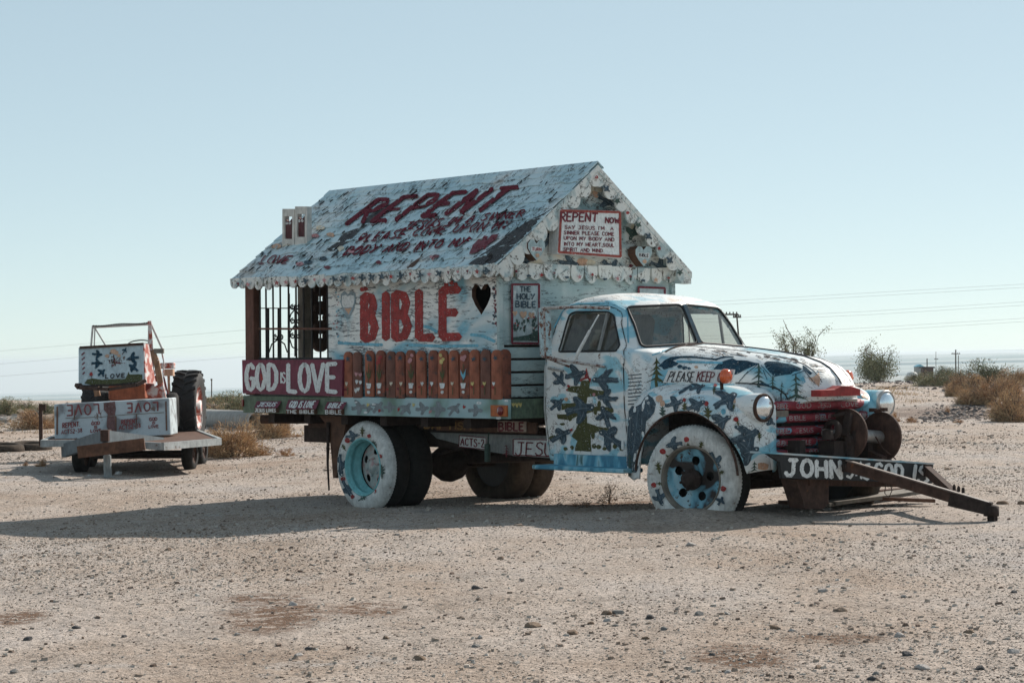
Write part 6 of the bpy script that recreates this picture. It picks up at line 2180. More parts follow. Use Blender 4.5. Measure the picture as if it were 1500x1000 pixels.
# near wall with the heart shaped opening
x0, x1, z0, z1 = -.50, 2.0, 1.04, 2.16
hc = S(705, 438, -1.1)
hs = (S(720, 438, -1.1) - S(690, 438, -1.1)).length
hv_ = abs(S(705, 415, -1.1).z - S(705, 461, -1.1).z)
heart = [(hc.x + u * hs, hc.z - v * hv_) for u, v in HEART]
def wall_with_hole(outer, hole, y, th):
    P = [Vector(p) for p in outer] + [Vector(p) for p in hole]
    n, m_ = len(outer), len(hole)
    E_ = [(i, (i + 1) % n) for i in range(n)] + [(n + i, n + (i + 1) % m_) for i in range(m_)]
    r = geometry.delaunay_2d_cdt(P, E_, [], 1, 1e-5)
    mb = MB()
    vs = [Vector((v.x, y, v.y)) for v in r[0]]
    fs = [f for f in r[2] if not poly_in(tuple(sum((r[0][i] for i in f), Vector((0, 0))) / len(f)), hole)]
    mb.add(vs, [tuple(f) for f in fs])
    mb.add([v + Vector((0, th, 0)) for v in vs], [tuple(reversed(f)) for f in fs])
    hp = [Vector((p[0], y, p[1])) for p in hole]
    mb.add(hp + [p + Vector((0, th, 0)) for p in hp], [(i, (i + 1) % m_, m_ + (i + 1) % m_, m_ + i) for i in range(m_)], 1)
    op = [Vector((p[0], y, p[1])) for p in outer]
    mb.add(op + [p + Vector((0, th, 0)) for p in op], [(i, (i + 1) % n, n + (i + 1) % n, n + i) for i in range(n)])
    return mb
wl_ = wall_with_hole([(x0, z0), (x1, z0), (x1, z1), (x0, z1)], heart, -1.10, .05)
near_wall = wl_.build('side_wall', [WALL, M['wood_dark']], house)
near_wall['label'] = 'white cracked side wall lettered BIBLE in red'
MB().box((.75, 1.075, 1.6), (2.5, .05, 1.12)).build('side_wall', FRONTW, house)
MB().box((-.475, 0, 1.6), (.05, 2.1, 1.12)).build('inner_wall', M['wood_dark'], house)
MB().box((.75, 0, 1.045), (2.45, 2.1, .02)).box((.75, -.2, 1.6), (2.4, .02, 1.0)).build('floor', M['black'], house)  # floor, plus an added black sheet giving the shade behind the heart opening
# front wall: gapped boards below, sheeting above, gable over
for k in range(4):
    z = 1.10 + k * .115
    MB().box((1.99, 0, z), (.03, 2.16, .095)).build('front_board', FRONTW, house, bevel=.004)
MB().box((1.95, 0, 1.3), (.02, 2.15, .6)).build('front_backing', M['dark_rust'], house)
MB().box((1.985, 0, 1.815), (.03, 2.20, .60)).build('front_wall', FRONTW, house)
RZ, EZ, EY = 3.143, 2.195, 1.235
def roof_z(y, lift=0.0):
    return RZ - (RZ - EZ) * abs(y) / EY + lift
MB().prism([(2.0, -1.10, 2.115), (2.0, 1.10, 2.115), (2.0, 1.10, roof_z(1.10, -.06)), (2.0, 0, RZ - .06), (2.0, -1.10, roof_z(1.10, -.06))], (-.03, 0, 0)).build('gable', GABLE, house, fix=True)
MB().prism([(-.5, -1.05, 2.1), (-.5, 1.05, 2.1), (-.5, 0, RZ - .09)], (.03, 0, 0)).build('gable', GABLE, house, fix=True)
for y in (-1.095, 1.095):
    MB().box((2.004, y, 1.62), (.03, .05, 1.0)).build('corner_board', FRONTW, house)
# roof slabs
SL = math.hypot(EY, RZ - EZ)
sd = Vector((0, EY / SL, (RZ - EZ) / SL))         # up the near slope
nn = Vector((0, -(RZ - EZ) / SL, EY / SL))
rx0, rx1 = -1.905, 2.13
roof = MB()
a = [Vector((rx0, -EY, EZ)), Vector((rx1, -EY, EZ)), Vector((rx1, 0, RZ)), Vector((rx0, 0, RZ))]
roof.prism(a, Vector((0, 0, -.055)), 0, 1)
b_ = [Vector((rx0, EY, EZ)), Vector((rx0, 0, RZ)), Vector((rx1, 0, RZ)), Vector((rx1, EY, EZ))]
roof.prism(b_, Vector((0, 0, -.055)), 0, 1)
roof_o = roof.build('roof', [ROOFP, TRIM], house)
# shingles on the near slope, one by one
SHM = []
for k in range(10):
    g = random.Random(70 + k)
    w, h_ = .205, .165
    nx_, ny_ = 5, 3
    vs = []
    jag = [g.uniform(-.012, .012) for _ in range(nx_)]
    for t in (0, 1):
        for j in range(ny_):
            for i in range(nx_):
                x = (i / (nx_ - 1) - .5) * w
                y = (j / (ny_ - 1) - .5) * h_ + (jag[i] if j == 0 else 0)
                z = .006 + .007 * t + (1 - j / (ny_ - 1)) * .009 + (g.uniform(0, .006) if j == 0 and t else 0) * (abs(x) / w * 2)
                vs.append((x, y, z))
    q = nx_ * ny_
    fs = []
    for j in range(ny_ - 1):
        for i in range(nx_ - 1):
            c = j * nx_ + i
            fs.append((q + c, q + c + 1, q + c + nx_ + 1, q + c + nx_))
    for i in range(nx_ - 1):
        fs.append((i, i + 1, q + i + 1, q + i))
    for j in range(ny_ - 1):
        fs.append((j * nx_ + nx_, j * nx_, q + j * nx_, q + j * nx_ + nx_))
        c = j * nx_ + nx_ - 1
        fs.append((c, c + nx_, q + c + nx_, q + c))
    me = bpy.data.meshes.new('shingle')
    me.from_pydata(vs, [], fs)
    me.materials.append(ROOFP)
    SHM.append((me, vs, fs))
rot0 = Matrix((Vector((1, 0, 0)), sd, nn)).transposed()
ROOFHIT = MB()
ROOFHIT.add(a, [(0, 1, 2, 3)])
NC = 11
for c in range(NC):
    v = .075 + c * (SL - .15) / (NC - 1)
    n = 20
    for i in range(n + (c % 2)):
        x = rx0 + .1 + (rx1 - rx0 - .2) * ((i + (0 if c % 2 == 0 else -.5)) / (n - 1) if n > 1 else 0)
        x = min(max(x, rx0 + .09), rx1 - .09) + random.uniform(-.01, .01)
        me, vs, fs = random.choice(SHM)
        o = link('shingle', me, roof_o)
        p = Vector((x, -EY, EZ)) + sd * (v + random.uniform(-.015, .015)) + nn * random.uniform(.0, .004)
        rr = rot0 @ Matrix.Rotation(random.gauss(0, .035), 3, 'Z') @ Matrix.Rotation(random.gauss(0, .01), 3, 'X') @ Matrix.Rotation(random.gauss(0, .008), 3, 'Y')
        mtx = rr.to_4x4()
        mtx.translation = p
        o.matrix_local = mtx
        ROOFHIT.add([mtx @ Vector(q) for q in vs], fs)
HITR = on_mesh([ROOFHIT])
rc = MB()
for sg in (-1, 1):
    s2 = Vector((0, sg * EY / SL, -(RZ - EZ) / SL))
    P = [Vector((rx0, 0, RZ + .022)), Vector((rx1, 0, RZ + .022)), Vector((rx1, 0, RZ + .022)) + s2 * .09, Vector((rx0, 0, RZ + .022)) + s2 * .09]
    rc.prism(P, (0, 0, .012))
rc.build('ridge_cap', ROOFP, house)
# curled flakes of paint standing off the shingles
fl_ = MB()
for _ in range(480):
    u, v = random.uniform(rx0 + .05, rx1 - .05), random.uniform(.03, SL - .08)
    p = Vector((u, -EY, EZ)) + sd * v + nn * random.uniform(.024, .030)
    along = (sd + Vector((random.gauss(.12, .25), 0, 0))).normalized()
    L, w = random.uniform(.015, .05), random.uniform(.003, .010)
    side = along.cross(nn).normalized()
    lift = nn * random.uniform(.002, .02)
    fl_.add([p - along * L - side * w, p + along * L - side * w * .4, p + along * L * .8 + side * w + lift, p - along * L * .8 + side * w + lift], [(0, 1, 2, 3)], 0 if random.random() < .45 else 1)
fo = fl_.build('paint_flakes', [ROOFP, M['felt']], roof_o)
fo['kind'] = 'stuff'
# bare felt, words and marks painted on the roof
p_ = Paint(HITR, .006)
p_.maxe = .4
RQ = lambda u, v: (480 + u * .21333, 270 + v * .21333)
p_.poly([RQ(*q) for q in [(0, 452), (60, 400), (110, 340), (220, 298), (262, 232), (340, 185), (425, 140), (490, 125), (400, 190), (330, 235), (300, 262), (230, 312), (150, 392), (90, 432), (20, 462)]], M['felt'])
p_.poly([RQ(*q) for q in [(965, 552), (1030, 500), (1110, 450), (1200, 380), (1280, 312), (1400, 245), (1500, 195), (1560, 155), (1620, 110), (1590, 160), (1480, 270), (1380, 340), (1300, 400), (1225, 480), (1150, 540), (1100, 555)]], M['felt'])
p_.poly([RQ(*q) for q in [(545, 575), (590, 535), (655, 492), (640, 515), (600, 560), (560, 585)]], M['wood_dark'])
p_.poly([RQ(*q) for q in [(20, 510), (90, 425), (75, 470), (40, 500)]], M['felt'])
p_.build('bare_felt', roof_o)
p_ = Paint(HITR, .012)
p_.chip = .30
p_.maxe = .4
RM = plain('roof maroon', (.135, .018, .030), .8, var=.3, scale=14, spec=.1)
p_.text('REPENT', [RQ(345, 112), RQ(1320, 22), RQ(1115, 178), RQ(120, 285)], RM, 6.2, gap=.46)
p_.text('JESUS IM A SINNER', [RQ(560, 270), RQ(1370, 180), RQ(1335, 230), RQ(495, 322)], RM, 2.1, gap=.36)
p_.text('PLEASE COME UPON MY', [RQ(250, 346), RQ(1280, 252), RQ(1235, 302), RQ(195, 404)], RM, 2.1, gap=.36)
p_.text('BODY AND INTO MY', [RQ(165, 436), RQ(980, 374), RQ(935, 430), RQ(108, 494)], RM, 2.3, gap=.36)
p_.poly([RQ(*q) for q in [(975, 490), (1000, 430), (1040, 385), (1080, 360), (1105, 368), (1095, 400), (1130, 355), (1180, 350), (1165, 385), (1100, 430), (1030, 475)]], M['maroon'], 4)
p_.text('LOVE', [(390, 376), (430, 376), (420, 387), (380, 388)], M['maroon'], 2.0)
for (x, y, r_, c) in [(406, 362, 7, 'peach'), (420, 358, 6, 'cream'), (470, 335, 7, 'cream'), (462, 347, 6, 'pink'), (485, 345, 6, 'peach'), (440, 388, 6, 'pink'), (452, 385, 6, 'slate'), (480, 393, 5, 'maroon'), (634, 378, 4.5, 'pink'), (556, 386, 5, 'maroon'), (640, 377, 5, 'maroon'), (474, 380, 6, 'slate'), (383, 372, 5, 'slate'), (500, 365, 6, 'cream'), (515, 370, 5, 'pink')]:
    p_.disc(x, y, r_, M[c], .5)
p_.build('lettering', roof_o)

# scalloped boards: along the near eave, across the front, up both rakes
def scallop_mesh(w, h_):
    P = [(-w / 2, 0), (w / 2, 0), (w / 2, -h_ + w / 2)]
    P += [(w / 2 * math.cos(t), -h_ + w / 2 - w / 2 * math.sin(t)) for t in np.linspace(0, math.pi, 9)[1:-1]]
    P += [(-w / 2, -h_ + w / 2)]
    mb = MB().prism([Vector((x, 0, z)) for x, z in P], (0, .016, 0))
    o = mb.build('scallop', TRIM, None, fix=True)
    me = o.data
    bpy.data.objects.remove(o)
    return me
SM1, SM2 = scallop_mesh(.142, .118), scallop_mesh(.168, .150)
def eave_z(x):
    return 2.212 + (-.012 if x < -1.2 else 0)
n = 28
for k in range(n):
    x = -1.835 + k * (2.11 + 1.835 - .06) / (n - 1)
    o = link('scallop', SM1, house)
    o.location = (x, -EY - .022 - random.uniform(0, .01), EZ + .015 + random.uniform(-.010, .006) - .012 * math.sin(x * 1.3 + .6))
    o.scale = (random.uniform(.88, 1.05), 1, random.uniform(.86, 1.12))
    o.rotation_euler = (random.gauss(0, .03), random.gauss(0, .05), random.gauss(0, .04))
MB().box(((rx0 + rx1) / 2, -EY - .003, EZ - .012), (rx1 - rx0, .014, .06)).build('fascia', TRIM, house)
ang = math.atan2(RZ - EZ, EY)
for k in range(13):
    y = -1.03 + k * 2.06 / 12
    o = link('scallop', SM2, house)
    o.location = (2.034 + random.uniform(0, .006), y + random.uniform(-.008, .008), 2.232 + random.uniform(-.008, .008))
    o.scale = (random.uniform(.9, 1.05), 1, random.uniform(.85, 1.1))
    o.rotation_euler = (random.gauss(0, .04), random.gauss(0, .05), R(90) + random.gauss(0, .04))
for sg in (-1, 1):
    for k in range(9):
        q = (k + .5) / 9
        o = link('scallop', SM2, house)
        yy = sg * EY * q
        zz = roof_z(yy) - .012
        o.matrix_local = Matrix.Translation((2.118 + random.uniform(0, .006), yy, zz)) @ Matrix.Rotation(-sg * ang + random.gauss(0, .04), 4, 'X') @ Matrix.Rotation(R(90), 4, 'Z')
    rb_ = MB().prism([(2.098, 0, RZ - .005), (2.098, sg * EY, EZ - .005), (2.098, sg * EY, EZ - .085), (2.098, 0, RZ - .10)], (.018, 0, 0))
    rb_.build('rake_board', TRIM, house, fix=True)
MB().prism([(2.02, 1.10, 2.09), (2.118, 1.10, 2.09), (2.118, EY, 2.085), (2.02, EY, 2.085)], (0, 0, .11)).build('eave_return', TRIM, house, fix=True)
p_ = Paint(plane_y(-EY - .052), .001)
for k in range(27):
    px = 349 + k * 14.0
    py = np.interp(px, [349, 500, 728], [417, 408.5, 396])
    kind = random.choice(['tulip', 'bird', 'hand', 'bird', 'sprig'])
    if kind == 'tulip':
        p_.shape(TULIP, px, py - 1, 6, 0, M[random.choice(['pink', 'red', 'maroon'])], grid=3)
    elif kind == 'bird':
        p_.shape(BIRD_A, px, py, 11, random.uniform(-40, 40), M['slate'], grid=3)
    elif kind == 'hand':
        p_.shape(STAR, px, py, 8, 0, M[random.choice(['red', 'pink'])], grid=3)
    else:
        p_.shape(SPRIG, px, py, 9, 0, M['olive'], grid=3)
p_.build('painted_motifs', house)

# words and pictures on the near wall
p_ = Paint(plane_y(-1.1005), .002)
for ch, xa, xb, ya, yb in (('B', 533.5, 549, 433.5, 496.5), ('I', 561.5, 565.5, 431, 495.5), ('B', 579, 597.5, 430.5, 495), ('L', 614, 634, 427, 494.5), ('E', 648.5, 673, 425, 493.5)):
    p_.text(ch, [(xa, ya), (xb, ya - .6), (xb, yb - .3), (xa, yb)], M['red'], 12.2, jit=0)
for (x, y) in [(531, 424), (536, 423), (654, 417), (662, 414), (668, 417)]:
    p_.disc(x, y, 3.4, M['red'])
p_.poly([(500, 430), (505, 426), (510, 431), (515, 426), (521, 430), (522, 442), (518, 455), (510, 467), (503, 455), (499, 442)], plain('faded blue grey outline', (.26, .33, .36), .7, var=.3), 4)
p_.poly([(502, 433), (507, 432), (510, 434), (514, 432), (519, 433), (519, 443), (517, 450), (503, 450), (501, 442)], M['letter_white'], 4)
p_.poly([(505, 451), (516, 451), (511, 461)], M['peach'], 4)
for k in range(40):
    p_.disc(random.uniform(722, 731), random.uniform(420, 480), random.uniform(1.0, 1.9), M[random.choice(['maroon', 'maroon', 'slate'])])
for k in range(22):
    p_.disc(random.uniform(489, 497), random.uniform(428, 500), random.uniform(.8, 1.5), M[random.choice(['pink', 'slate', 'sky_blue'])])
for (x0_, y0_, x1_, y1_) in [(496, 502, 560, 505), (600, 505, 700, 506), (690, 490, 725, 500), (622, 478, 640, 486)]:
    p_.stroke([(x0_, y0_), ((x0_ + x1_) / 2, y0_ + 2), (x1_, y1_)], 4.5, M['sky_blue'])
p_.build('lettering', near_wall)

# picket fence along the bed
PK = [plain('red brown picket wood', (0.25, 0.08, 0.05), 0.75, var=0.55, scale=5, bump=0.4, dirt=(0.08, 0.045, 0.036), dirt_at=.52), plain('orange brown picket wood', (0.32, 0.105, 0.06), 0.75, var=0.5, scale=5, bump=0.4, dirt=(0.34, 0.22, 0.16), dirt_at=.60), plain('dull brown picket wood', (0.17, 0.072, 0.052), 0.75, var=0.4, scale=5, bump=0.4)]
pmes = []
pw = (S(516, 540, -1.135) - S(503, 540, -1.135)).length
zt, zb = 1.475, 1.04
for mm in PK:
    pw = pw if mm is not PK[0] else pw * .95
    P = [(-pw / 2, zb), (pw / 2, zb), (pw / 2, zt - pw * .3), (pw * .34, zt - pw * .08), (pw * .12, zt), (-pw * .12, zt), (-pw * .34, zt - pw * .08), (-pw / 2, zt - pw * .3)]
    o = MB().prism([Vector((x, 0, z)) for x, z in P], (0, .022, 0)).build('picket', mm, None, fix=True, bevel=.003)
    pmes.append(o.data)
    bpy.data.objects.remove(o)
pick = [502.5 + 15.42 * k + 7 for k in range(15)]
for k, px in enumerate(pick):
    o = link('picket', pmes[[1, 2, 1, 0, 2, 0, 0, 1, 0, 1, 1, 0, 1, 2, 1][k]], house)
    c = S(px, 545, -1.142)
    o.location = (c.x, -1.142 + random.uniform(-.003, .003), random.uniform(-.008, .008))
    o.rotation_euler = (0, random.gauss(0, .008), 0)
for k in range(1):
    o = link('picket', pmes[k % 3], house)
    o.location = (2.035, -1.06 + k * .135, 0)
    o.rotation_euler = (0, 0, R(90))
p_ = Paint(plane_y(-1.1445), .002)
for k, px in enumerate(pick):
    g = random.Random(300 + k)
    t_ = ['star', 'tulips', 'blue', 'red', 'star', 'star', 'pink', 'star', 'star', 'yellow', 'star', 'orange', 'star', 'star', 'star'][k]
    if t_ == 'star':
        p_.shape(STAR, px, 525 + g.uniform(-2, 2), 8.5, g.uniform(-25, 25), M['slate'], grid=3)
        p_.shape(TULIP, px + g.uniform(-2, 3), 562, 7, 0, M[g.choice(['yellow', 'cream', 'letter_white'])], grid=3)
        p_.stroke([(px, 567), (px, 578)], 1.1, M['olive'])
        if g.random() < .7:
            p_.disc(px - 3, 568 + g.uniform(-3, 3), 2, M[g.choice(['maroon', 'red'])])
    elif t_ == 'tulips':
        for (dx, y) in [(-3, 548), (3, 549), (-2, 559), (3, 560), (0, 570), (-3, 572)]:
            p_.shape(TULIP, px + dx, y, 7.5, 0, M['letter_white' if y > 552 else 'pink'], grid=3)
    else:
        c = {'blue': 'slate', 'red': 'red', 'pink': 'pink', 'yellow': 'yellow', 'orange': 'pink'}[t_]
        for _ in range(5):
            p_.disc(px + g.uniform(-2.5, 2.5), 526 + g.uniform(-6, 6), 2.6, M[c])
        p_.stroke([(px, 533), (px, 562)], 1.3, M['olive'])
        p_.poly([(px - 4, 541), (px, 549), (px + 4, 540), (px + 3, 551), (px, 556), (px - 3, 550)], M['olive' if t_ != 'orange' else 'sky_blue'], 3)
        p_.poly([(px - 4, 561), (px + 4, 561), (px + 2.5, 569), (px - 2.5, 569)], M['letter_white'], 3)
        p_.disc(px, 574, 2.4, M['letter_white'])
p_.build('painted_flowers', house)

# GOD IS LOVE board
gl = MB().prism([S(354.5, 527, -1.165), S(502, 526.5, -1.165), S(501, 580.5, -1.165), S(355.5, 576, -1.165)], (0, .025, 0)).build('sign_board', M['maroon_board'], house, fix=True)
gl['label'] = 'maroon board lettered GOD IS LOVE in thick white letters'
p_ = Paint(plane_y(-1.1655), .002)
for ch, xa, xb in (('G', 361, 371.5), ('O', 376.5, 387.5), ('D', 393.5, 405)):
    p_.text(ch, [(xa, 533.5), (xb, 533.5), (xb, 571), (xa, 570.5)], M['letter_white'], 6.0, jit=0)
p_.text('IS', [(411, 545), (418, 545), (418, 560), (411, 560)], M['letter_white'], 2.2, gap=.22)
for ch, xa, xb in (('L', 422.5, 434), ('O', 439.5, 453), ('V', 457.5, 474), ('E', 479.5, 493)):
    p_.text(ch, [(xa, 533.5), (xb, 532.5), (xb, 574), (xa, 572.5)], M['letter_white'], 6.2, jit=0)
p_.stroke([(383, 548), (384, 556)], 3.6, M['red'])
p_.build('lettering', gl)

# porch: posts, rails, scrolls, block screen, floor
zt = 2.17
a = S(370.5, 470, -1.09)
MB().box((a.x, -1.09, (1.05 + zt) / 2), (.15, .09, zt - 1.05)).build('post', POST, house, bevel=.006)
a = F(447, 470, -1.88)
MB().box((-1.88, a.y, (1.05 + 2.3) / 2), (.09, .13, 1.25)).build('post', M['wood_grey'], house, bevel=.006)
MB().box((-1.88, 1.08, (1.05 + 2.2) / 2), (.09, .09, 1.15)).build('post', POST, house, bevel=.006)
MB().box((-1.18, 1.08, 1.62), (1.35, .03, 1.12)).build('porch_wall', M['wood_dark'], house)
MB().box((-1.19, 0, 1.22), (1.36, 2.12, .38)).build('porch_floor', M['grey_board'], house)
MB().box((-1.19, -1.08, 2.175), (1.36, .05, .07)).box((-1.885, 0, 2.19), (.04, 2.1, .07)).build('porch_beam', M['wood_dark'], house)
IRON = plain('black iron', (0.02, 0.018, 0.017), 0.6, var=.3)
for px in (380.7, 389.5, 399.8, 410.4, 422.5, 433.5, 444.5, 456.5, 468.7, 479.7):
    p0, p1 = S(px, 421, -1.10), S(px, 526, -1.10)
    MB().tube([(p0.x, -1.10, 2.15), (p0.x, -1.10, 1.40)], .0095, 6).build('bar', IRON, house)
MB().beam(S(380, 481.5, -1.10), S(486, 481.5, -1.10), .022, .020).build('rail', POST, house)
MB().beam(S(380, 525, -1.10), S(486, 525, -1.10), .02, .02).build('rail', IRON, house)
xr_ = -1.9
for px, yt in ((392.8, 451), (408.2, 451), (423, 430), (440, 430)):
    p0, p1 = F(px, yt, xr_), F(px, 524, xr_)
    MB().tube([p0, p1], .013, 6).build('bar', IRON, house)
MB().tube([F(380, 451.5, xr_), F(436, 451.5, xr_)], .006, 5).build('rail', IRON, house)
def curl(cx, cy, r0, a0, turns, sg):
    return [F(cx + (r0 * (1 - .75 * t)) * math.cos(a0 + sg * turns * 2 * math.pi * t), cy + (r0 * (1 - .75 * t)) * math.sin(a0 + sg * turns * 2 * math.pi * t), xr_) for t in np.linspace(0, 1, 22)]
mb = MB()
for (cx, cy, r_) in [(429, 450, 4), (436, 450, 4), (429, 470, 4), (437, 470, 4), (429, 492, 4), (437, 492, 4), (404, 494, 4), (411, 494, 4)]:
    mb.tube(curl(cx, cy, r_, -1.5, 1.3, 1 if cx in (436, 437, 411) else -1), .0075, 5, 0, False)
for pl_ in ([(432, 453), (426, 460), (424, 468), (428, 474)], [(433, 453), (438, 462), (440, 470)], [(432, 476), (425, 486), (424, 496), (428, 508), (436, 512)], [(434, 476), (440, 486), (440, 500)], [(407, 497), (398, 504), (394, 516)], [(408, 497), (417, 504), (421, 516)], [(432, 446), (432, 522)], [(408, 490), (408, 522)]):
    mb.tube([F(x, y, xr_) for x, y in pl_], .0075, 5)
mb.build('scroll_ironwork', IRON, house)
for k, (px, py) in enumerate([(471, 424), (471, 451), (471, 479), (471, 505), (457.5, 437.5), (457.5, 465), (457.5, 492), (485.5, 437.5), (485.5, 465), (485.5, 492)]):
    c = F(px, py, xr_)
    MB().prism([F(px + 9.6 * math.cos(a_), py + 10.2 * math.sin(a_), xr_) for a_ in np.linspace(0, 2 * math.pi, 21)[:-1]], (-.05, 0, 0)).build('screen_disc', M['rust'], house, fix=True)
for px in (455.5, 488):
    MB().tube([F(px, 415, xr_), F(px, 526, xr_)], .024, 6).build('screen_post', M['rust'], house)
# owl ornaments: two pierced blocks on the roof
for k, (x_, top, bot) in enumerate(((413.5, 306, 357), (432, 302.5, 354))):
    w_ = 17.5
    yp = -.80
    OW = plain('pale ornament block', (0.56, 0.55, 0.51), .7, var=.15, scale=14, dirt=(.3, .28, .25), dirt_at=.66)
    fr_ = MB()
    q = [S(x_, top, yp), S(x_ + w_, top, yp), S(x_ + w_, bot, yp), S(x_, bot, yp)]
    ln = lambda a_, b_, w1, w2: fr_.prism([S(a_[0], a_[1], yp), S(b_[0], a_[1], yp), S(b_[0], b_[1], yp), S(a_[0], b_[1], yp)], (0, .06, 0))
    ln((x_, top), (x_ + w_, top + 11), 0, 0)
    ln((x_, top + 11), (x_ + 3.2, bot - 7), 0, 0)
    ln((x_ + w_ - 3.2, top + 11), (x_ + w_, bot - 7), 0, 0)
    ln((x_, bot - 7), (x_ + w_, bot + 5), 0, 0)
    ob = fr_.build('owl_ornament', OW, house, fix=True)
    owl = [(x_ + 4, top + 20), (x_ + 5, top + 15), (x_ + 7, top + 18), (x_ + 11, top + 18), (x_ + 13.5, top + 14.5), (x_ + 14, top + 20), (x_ + 13.3, top + 27), (x_ + 14, top + 34), (x_ + 13, bot - 5), (x_ + 6, bot - 5), (x_ + 4, top + 35), (x_ + 5, top + 27)]
    MB().prism([S(px, py, yp + .015) for px, py in owl], (0, .03, 0)).build('owl', plain('maroon owl', (.085, .025, .028), .7), ob, fix=True)
    p_ = Paint(plane_y(yp + .0145), .002)
    for ex in (x_ + 6.6, x_ + 11):
        p_.disc(ex, top + 21, 1.9, M['letter_white']); p_.disc(ex, top + 21, .8, M['black'])
    p_.build('painted_eyes', ob)

# gable: REPENT NOW board, two heart plaques, birds
gx = 2.135
SB = [(820, 306.5), (910, 309), (911, 378), (816.5, 371)]
sg_ = MB().prism([F(x, y, gx) for x, y in SB], (-.12, 0, 0)).build('sign_board', M['letter_white'], house, fix=True)
sg_['label'] = 'white board with a red border on the gable, headed REPENT NOW'
p_ = Paint(plane_x(gx + .0005), .002)
for a_, b_ in zip(SB, SB[1:] + SB[:1]):
    ca, cb = [(a_[0] + (864 - a_[0]) * .045, a_[1] + (341 - a_[1]) * .06), (b_[0] + (864 - b_[0]) * .045, b_[1] + (341 - b_[1]) * .06)]
    p_.stroke([ca, cb], 3.6, plain('brick red border', (.30, .06, .045), .6, var=.25))
p_.text('REPENT', [(821, 311), (875.5, 312.5), (874.5, 324.5), (820.5, 324)], M['maroon'], 2.5, gap=.26)
p_.text('NOW', [(887, 318.5), (906, 320), (906, 327), (886.5, 326.5)], M['maroon'], 2.0, gap=.26)
for k, (tx, xa, xb, ya) in enumerate([("SAY JESUS I'M  A", 827, 898, 330.5), ('SINNER PLEASE COME', 826, 899, 338.5), ('UPON MY BODY AND', 826, 899, 346.5), ('INTO MY HEART,SOUL', 826, 899, 355), ('SPIRIT AND MIND.', 825, 884, 363)]):
    p_.text(tx, [(xa, ya - .3), (xb, ya + 2.0), (xb, ya + 6.9), (xa, ya + 4.7)], M['maroon'], 1.15, gap=.3)
p_.build('lettering', sg_)
for (cx, cy, s_, tx, an) in [(786, 366, 27, 'TURN', 0), (943, 375, 26, 'BIBLE', 0)]:
    P = [F(cx + u * s_, cy + v * s_ * 1.15, gx) for u, v in HEART]
    hp_ = MB().prism(P, (-.10, 0, 0), 0, 1).build('heart_plaque', [plain('pale blue heart paint', (.36, .46, .47), .6, var=.25, scale=14, dirt=(.16, .16, .15), dirt_at=.62), M['wood_dark']], house, fix=True)
    p_ = Paint(plane_x(gx + .0005), .002)
    p_.poly([(cx - 8, cy - 5), (cx + 8, cy - 4), (cx + 8, cy + 3), (cx - 8, cy + 2)], M['letter_white'], 3)
    p_.text(tx, [(cx - 6.5, cy - 3.5), (cx + 6.5, cy - 2.5), (cx + 6.5, cy + 1.6), (cx - 6.5, cy + .8)], M['ink' if tx == 'BIBLE' else 'red'], 1.1)
    p_.disc(cx + 1, cy + 8, 3, M['peach'])
    p_.build('lettering', hp_)
p_ = Paint(plane_x(2.0005), .002)
for (x, y, s_, an, tp, c) in [(889, 295, 26, 30, BIRD_A, 'slate'), (838, 294, 20, 150, BIRD_B, 'fir'), (770, 382, 24, 170, BIRD_A, 'slate'), (834, 386, 28, 5, BIRD_A, 'slate'), (893, 391, 26, 30, BIRD_B, 'slate'), (965, 389, 26, 20, BIRD_A, 'slate'), (928, 340, 26, 120, BIRD_B, 'fir'), (806, 350, 26, -60, BIRD_B, 'slate')]:
    p_.shape(tp, x, y, s_, an, M[c], random.choice([1, -1]), 1.0, 4)
for (x, y, r_, c) in [(871, 283, 4, 'peach'), (866, 277, 4, 'cream'), (878, 279, 4, 'cream'), (749, 383, 4, 'peach'), (853, 384, 9, 'peach'), (865, 385, 7, 'cream'), (873, 288, 3, 'peach'), (922, 393, 4, 'red'), (924, 389, 3, 'maroon'), (820, 389, 4, 'peach')]:
    p_.disc(x, y, r_, M[c], .8)
p_.build('painted_birds', [o for o in house.children if o.name.startswith('gable')][0])
p_ = Paint(plane_x(2.052), .001)
for k in range(13):
    px = 756 + k * 18.6
    py = 400 + k * .8
    kind = k % 3
    if kind == 0:
        flower(p_, px, py, 9, random.choice(['red', 'pink', 'maroon']))
    elif kind == 1:
        p_.disc(px, py + 3, 3.6, M['slate'], .5)
    else:
        p_.shape(STAR, px, py + 1, 8, 0, M[random.choice(['red', 'peach', 'pink'])], grid=3)
p_.build('painted_motifs', house)
p_ = Paint(plane_x(2.138), .001)
for k in range(9):
    q = (k + .5) / 9
    x, y = 870 + (1008 - 870) * q - 4, 241 + (397 - 241) * q + 10
    if k % 3 == 0:
        p_.disc(x, y, 2.4, M['red'])
    else:
        p_.shape(BIRD_A if k % 2 else STAR, x, y, 12, 40, M['slate' if k % 2 else 'fir'], 1, 1.0, 4)
p_.build('painted_motifs', house)
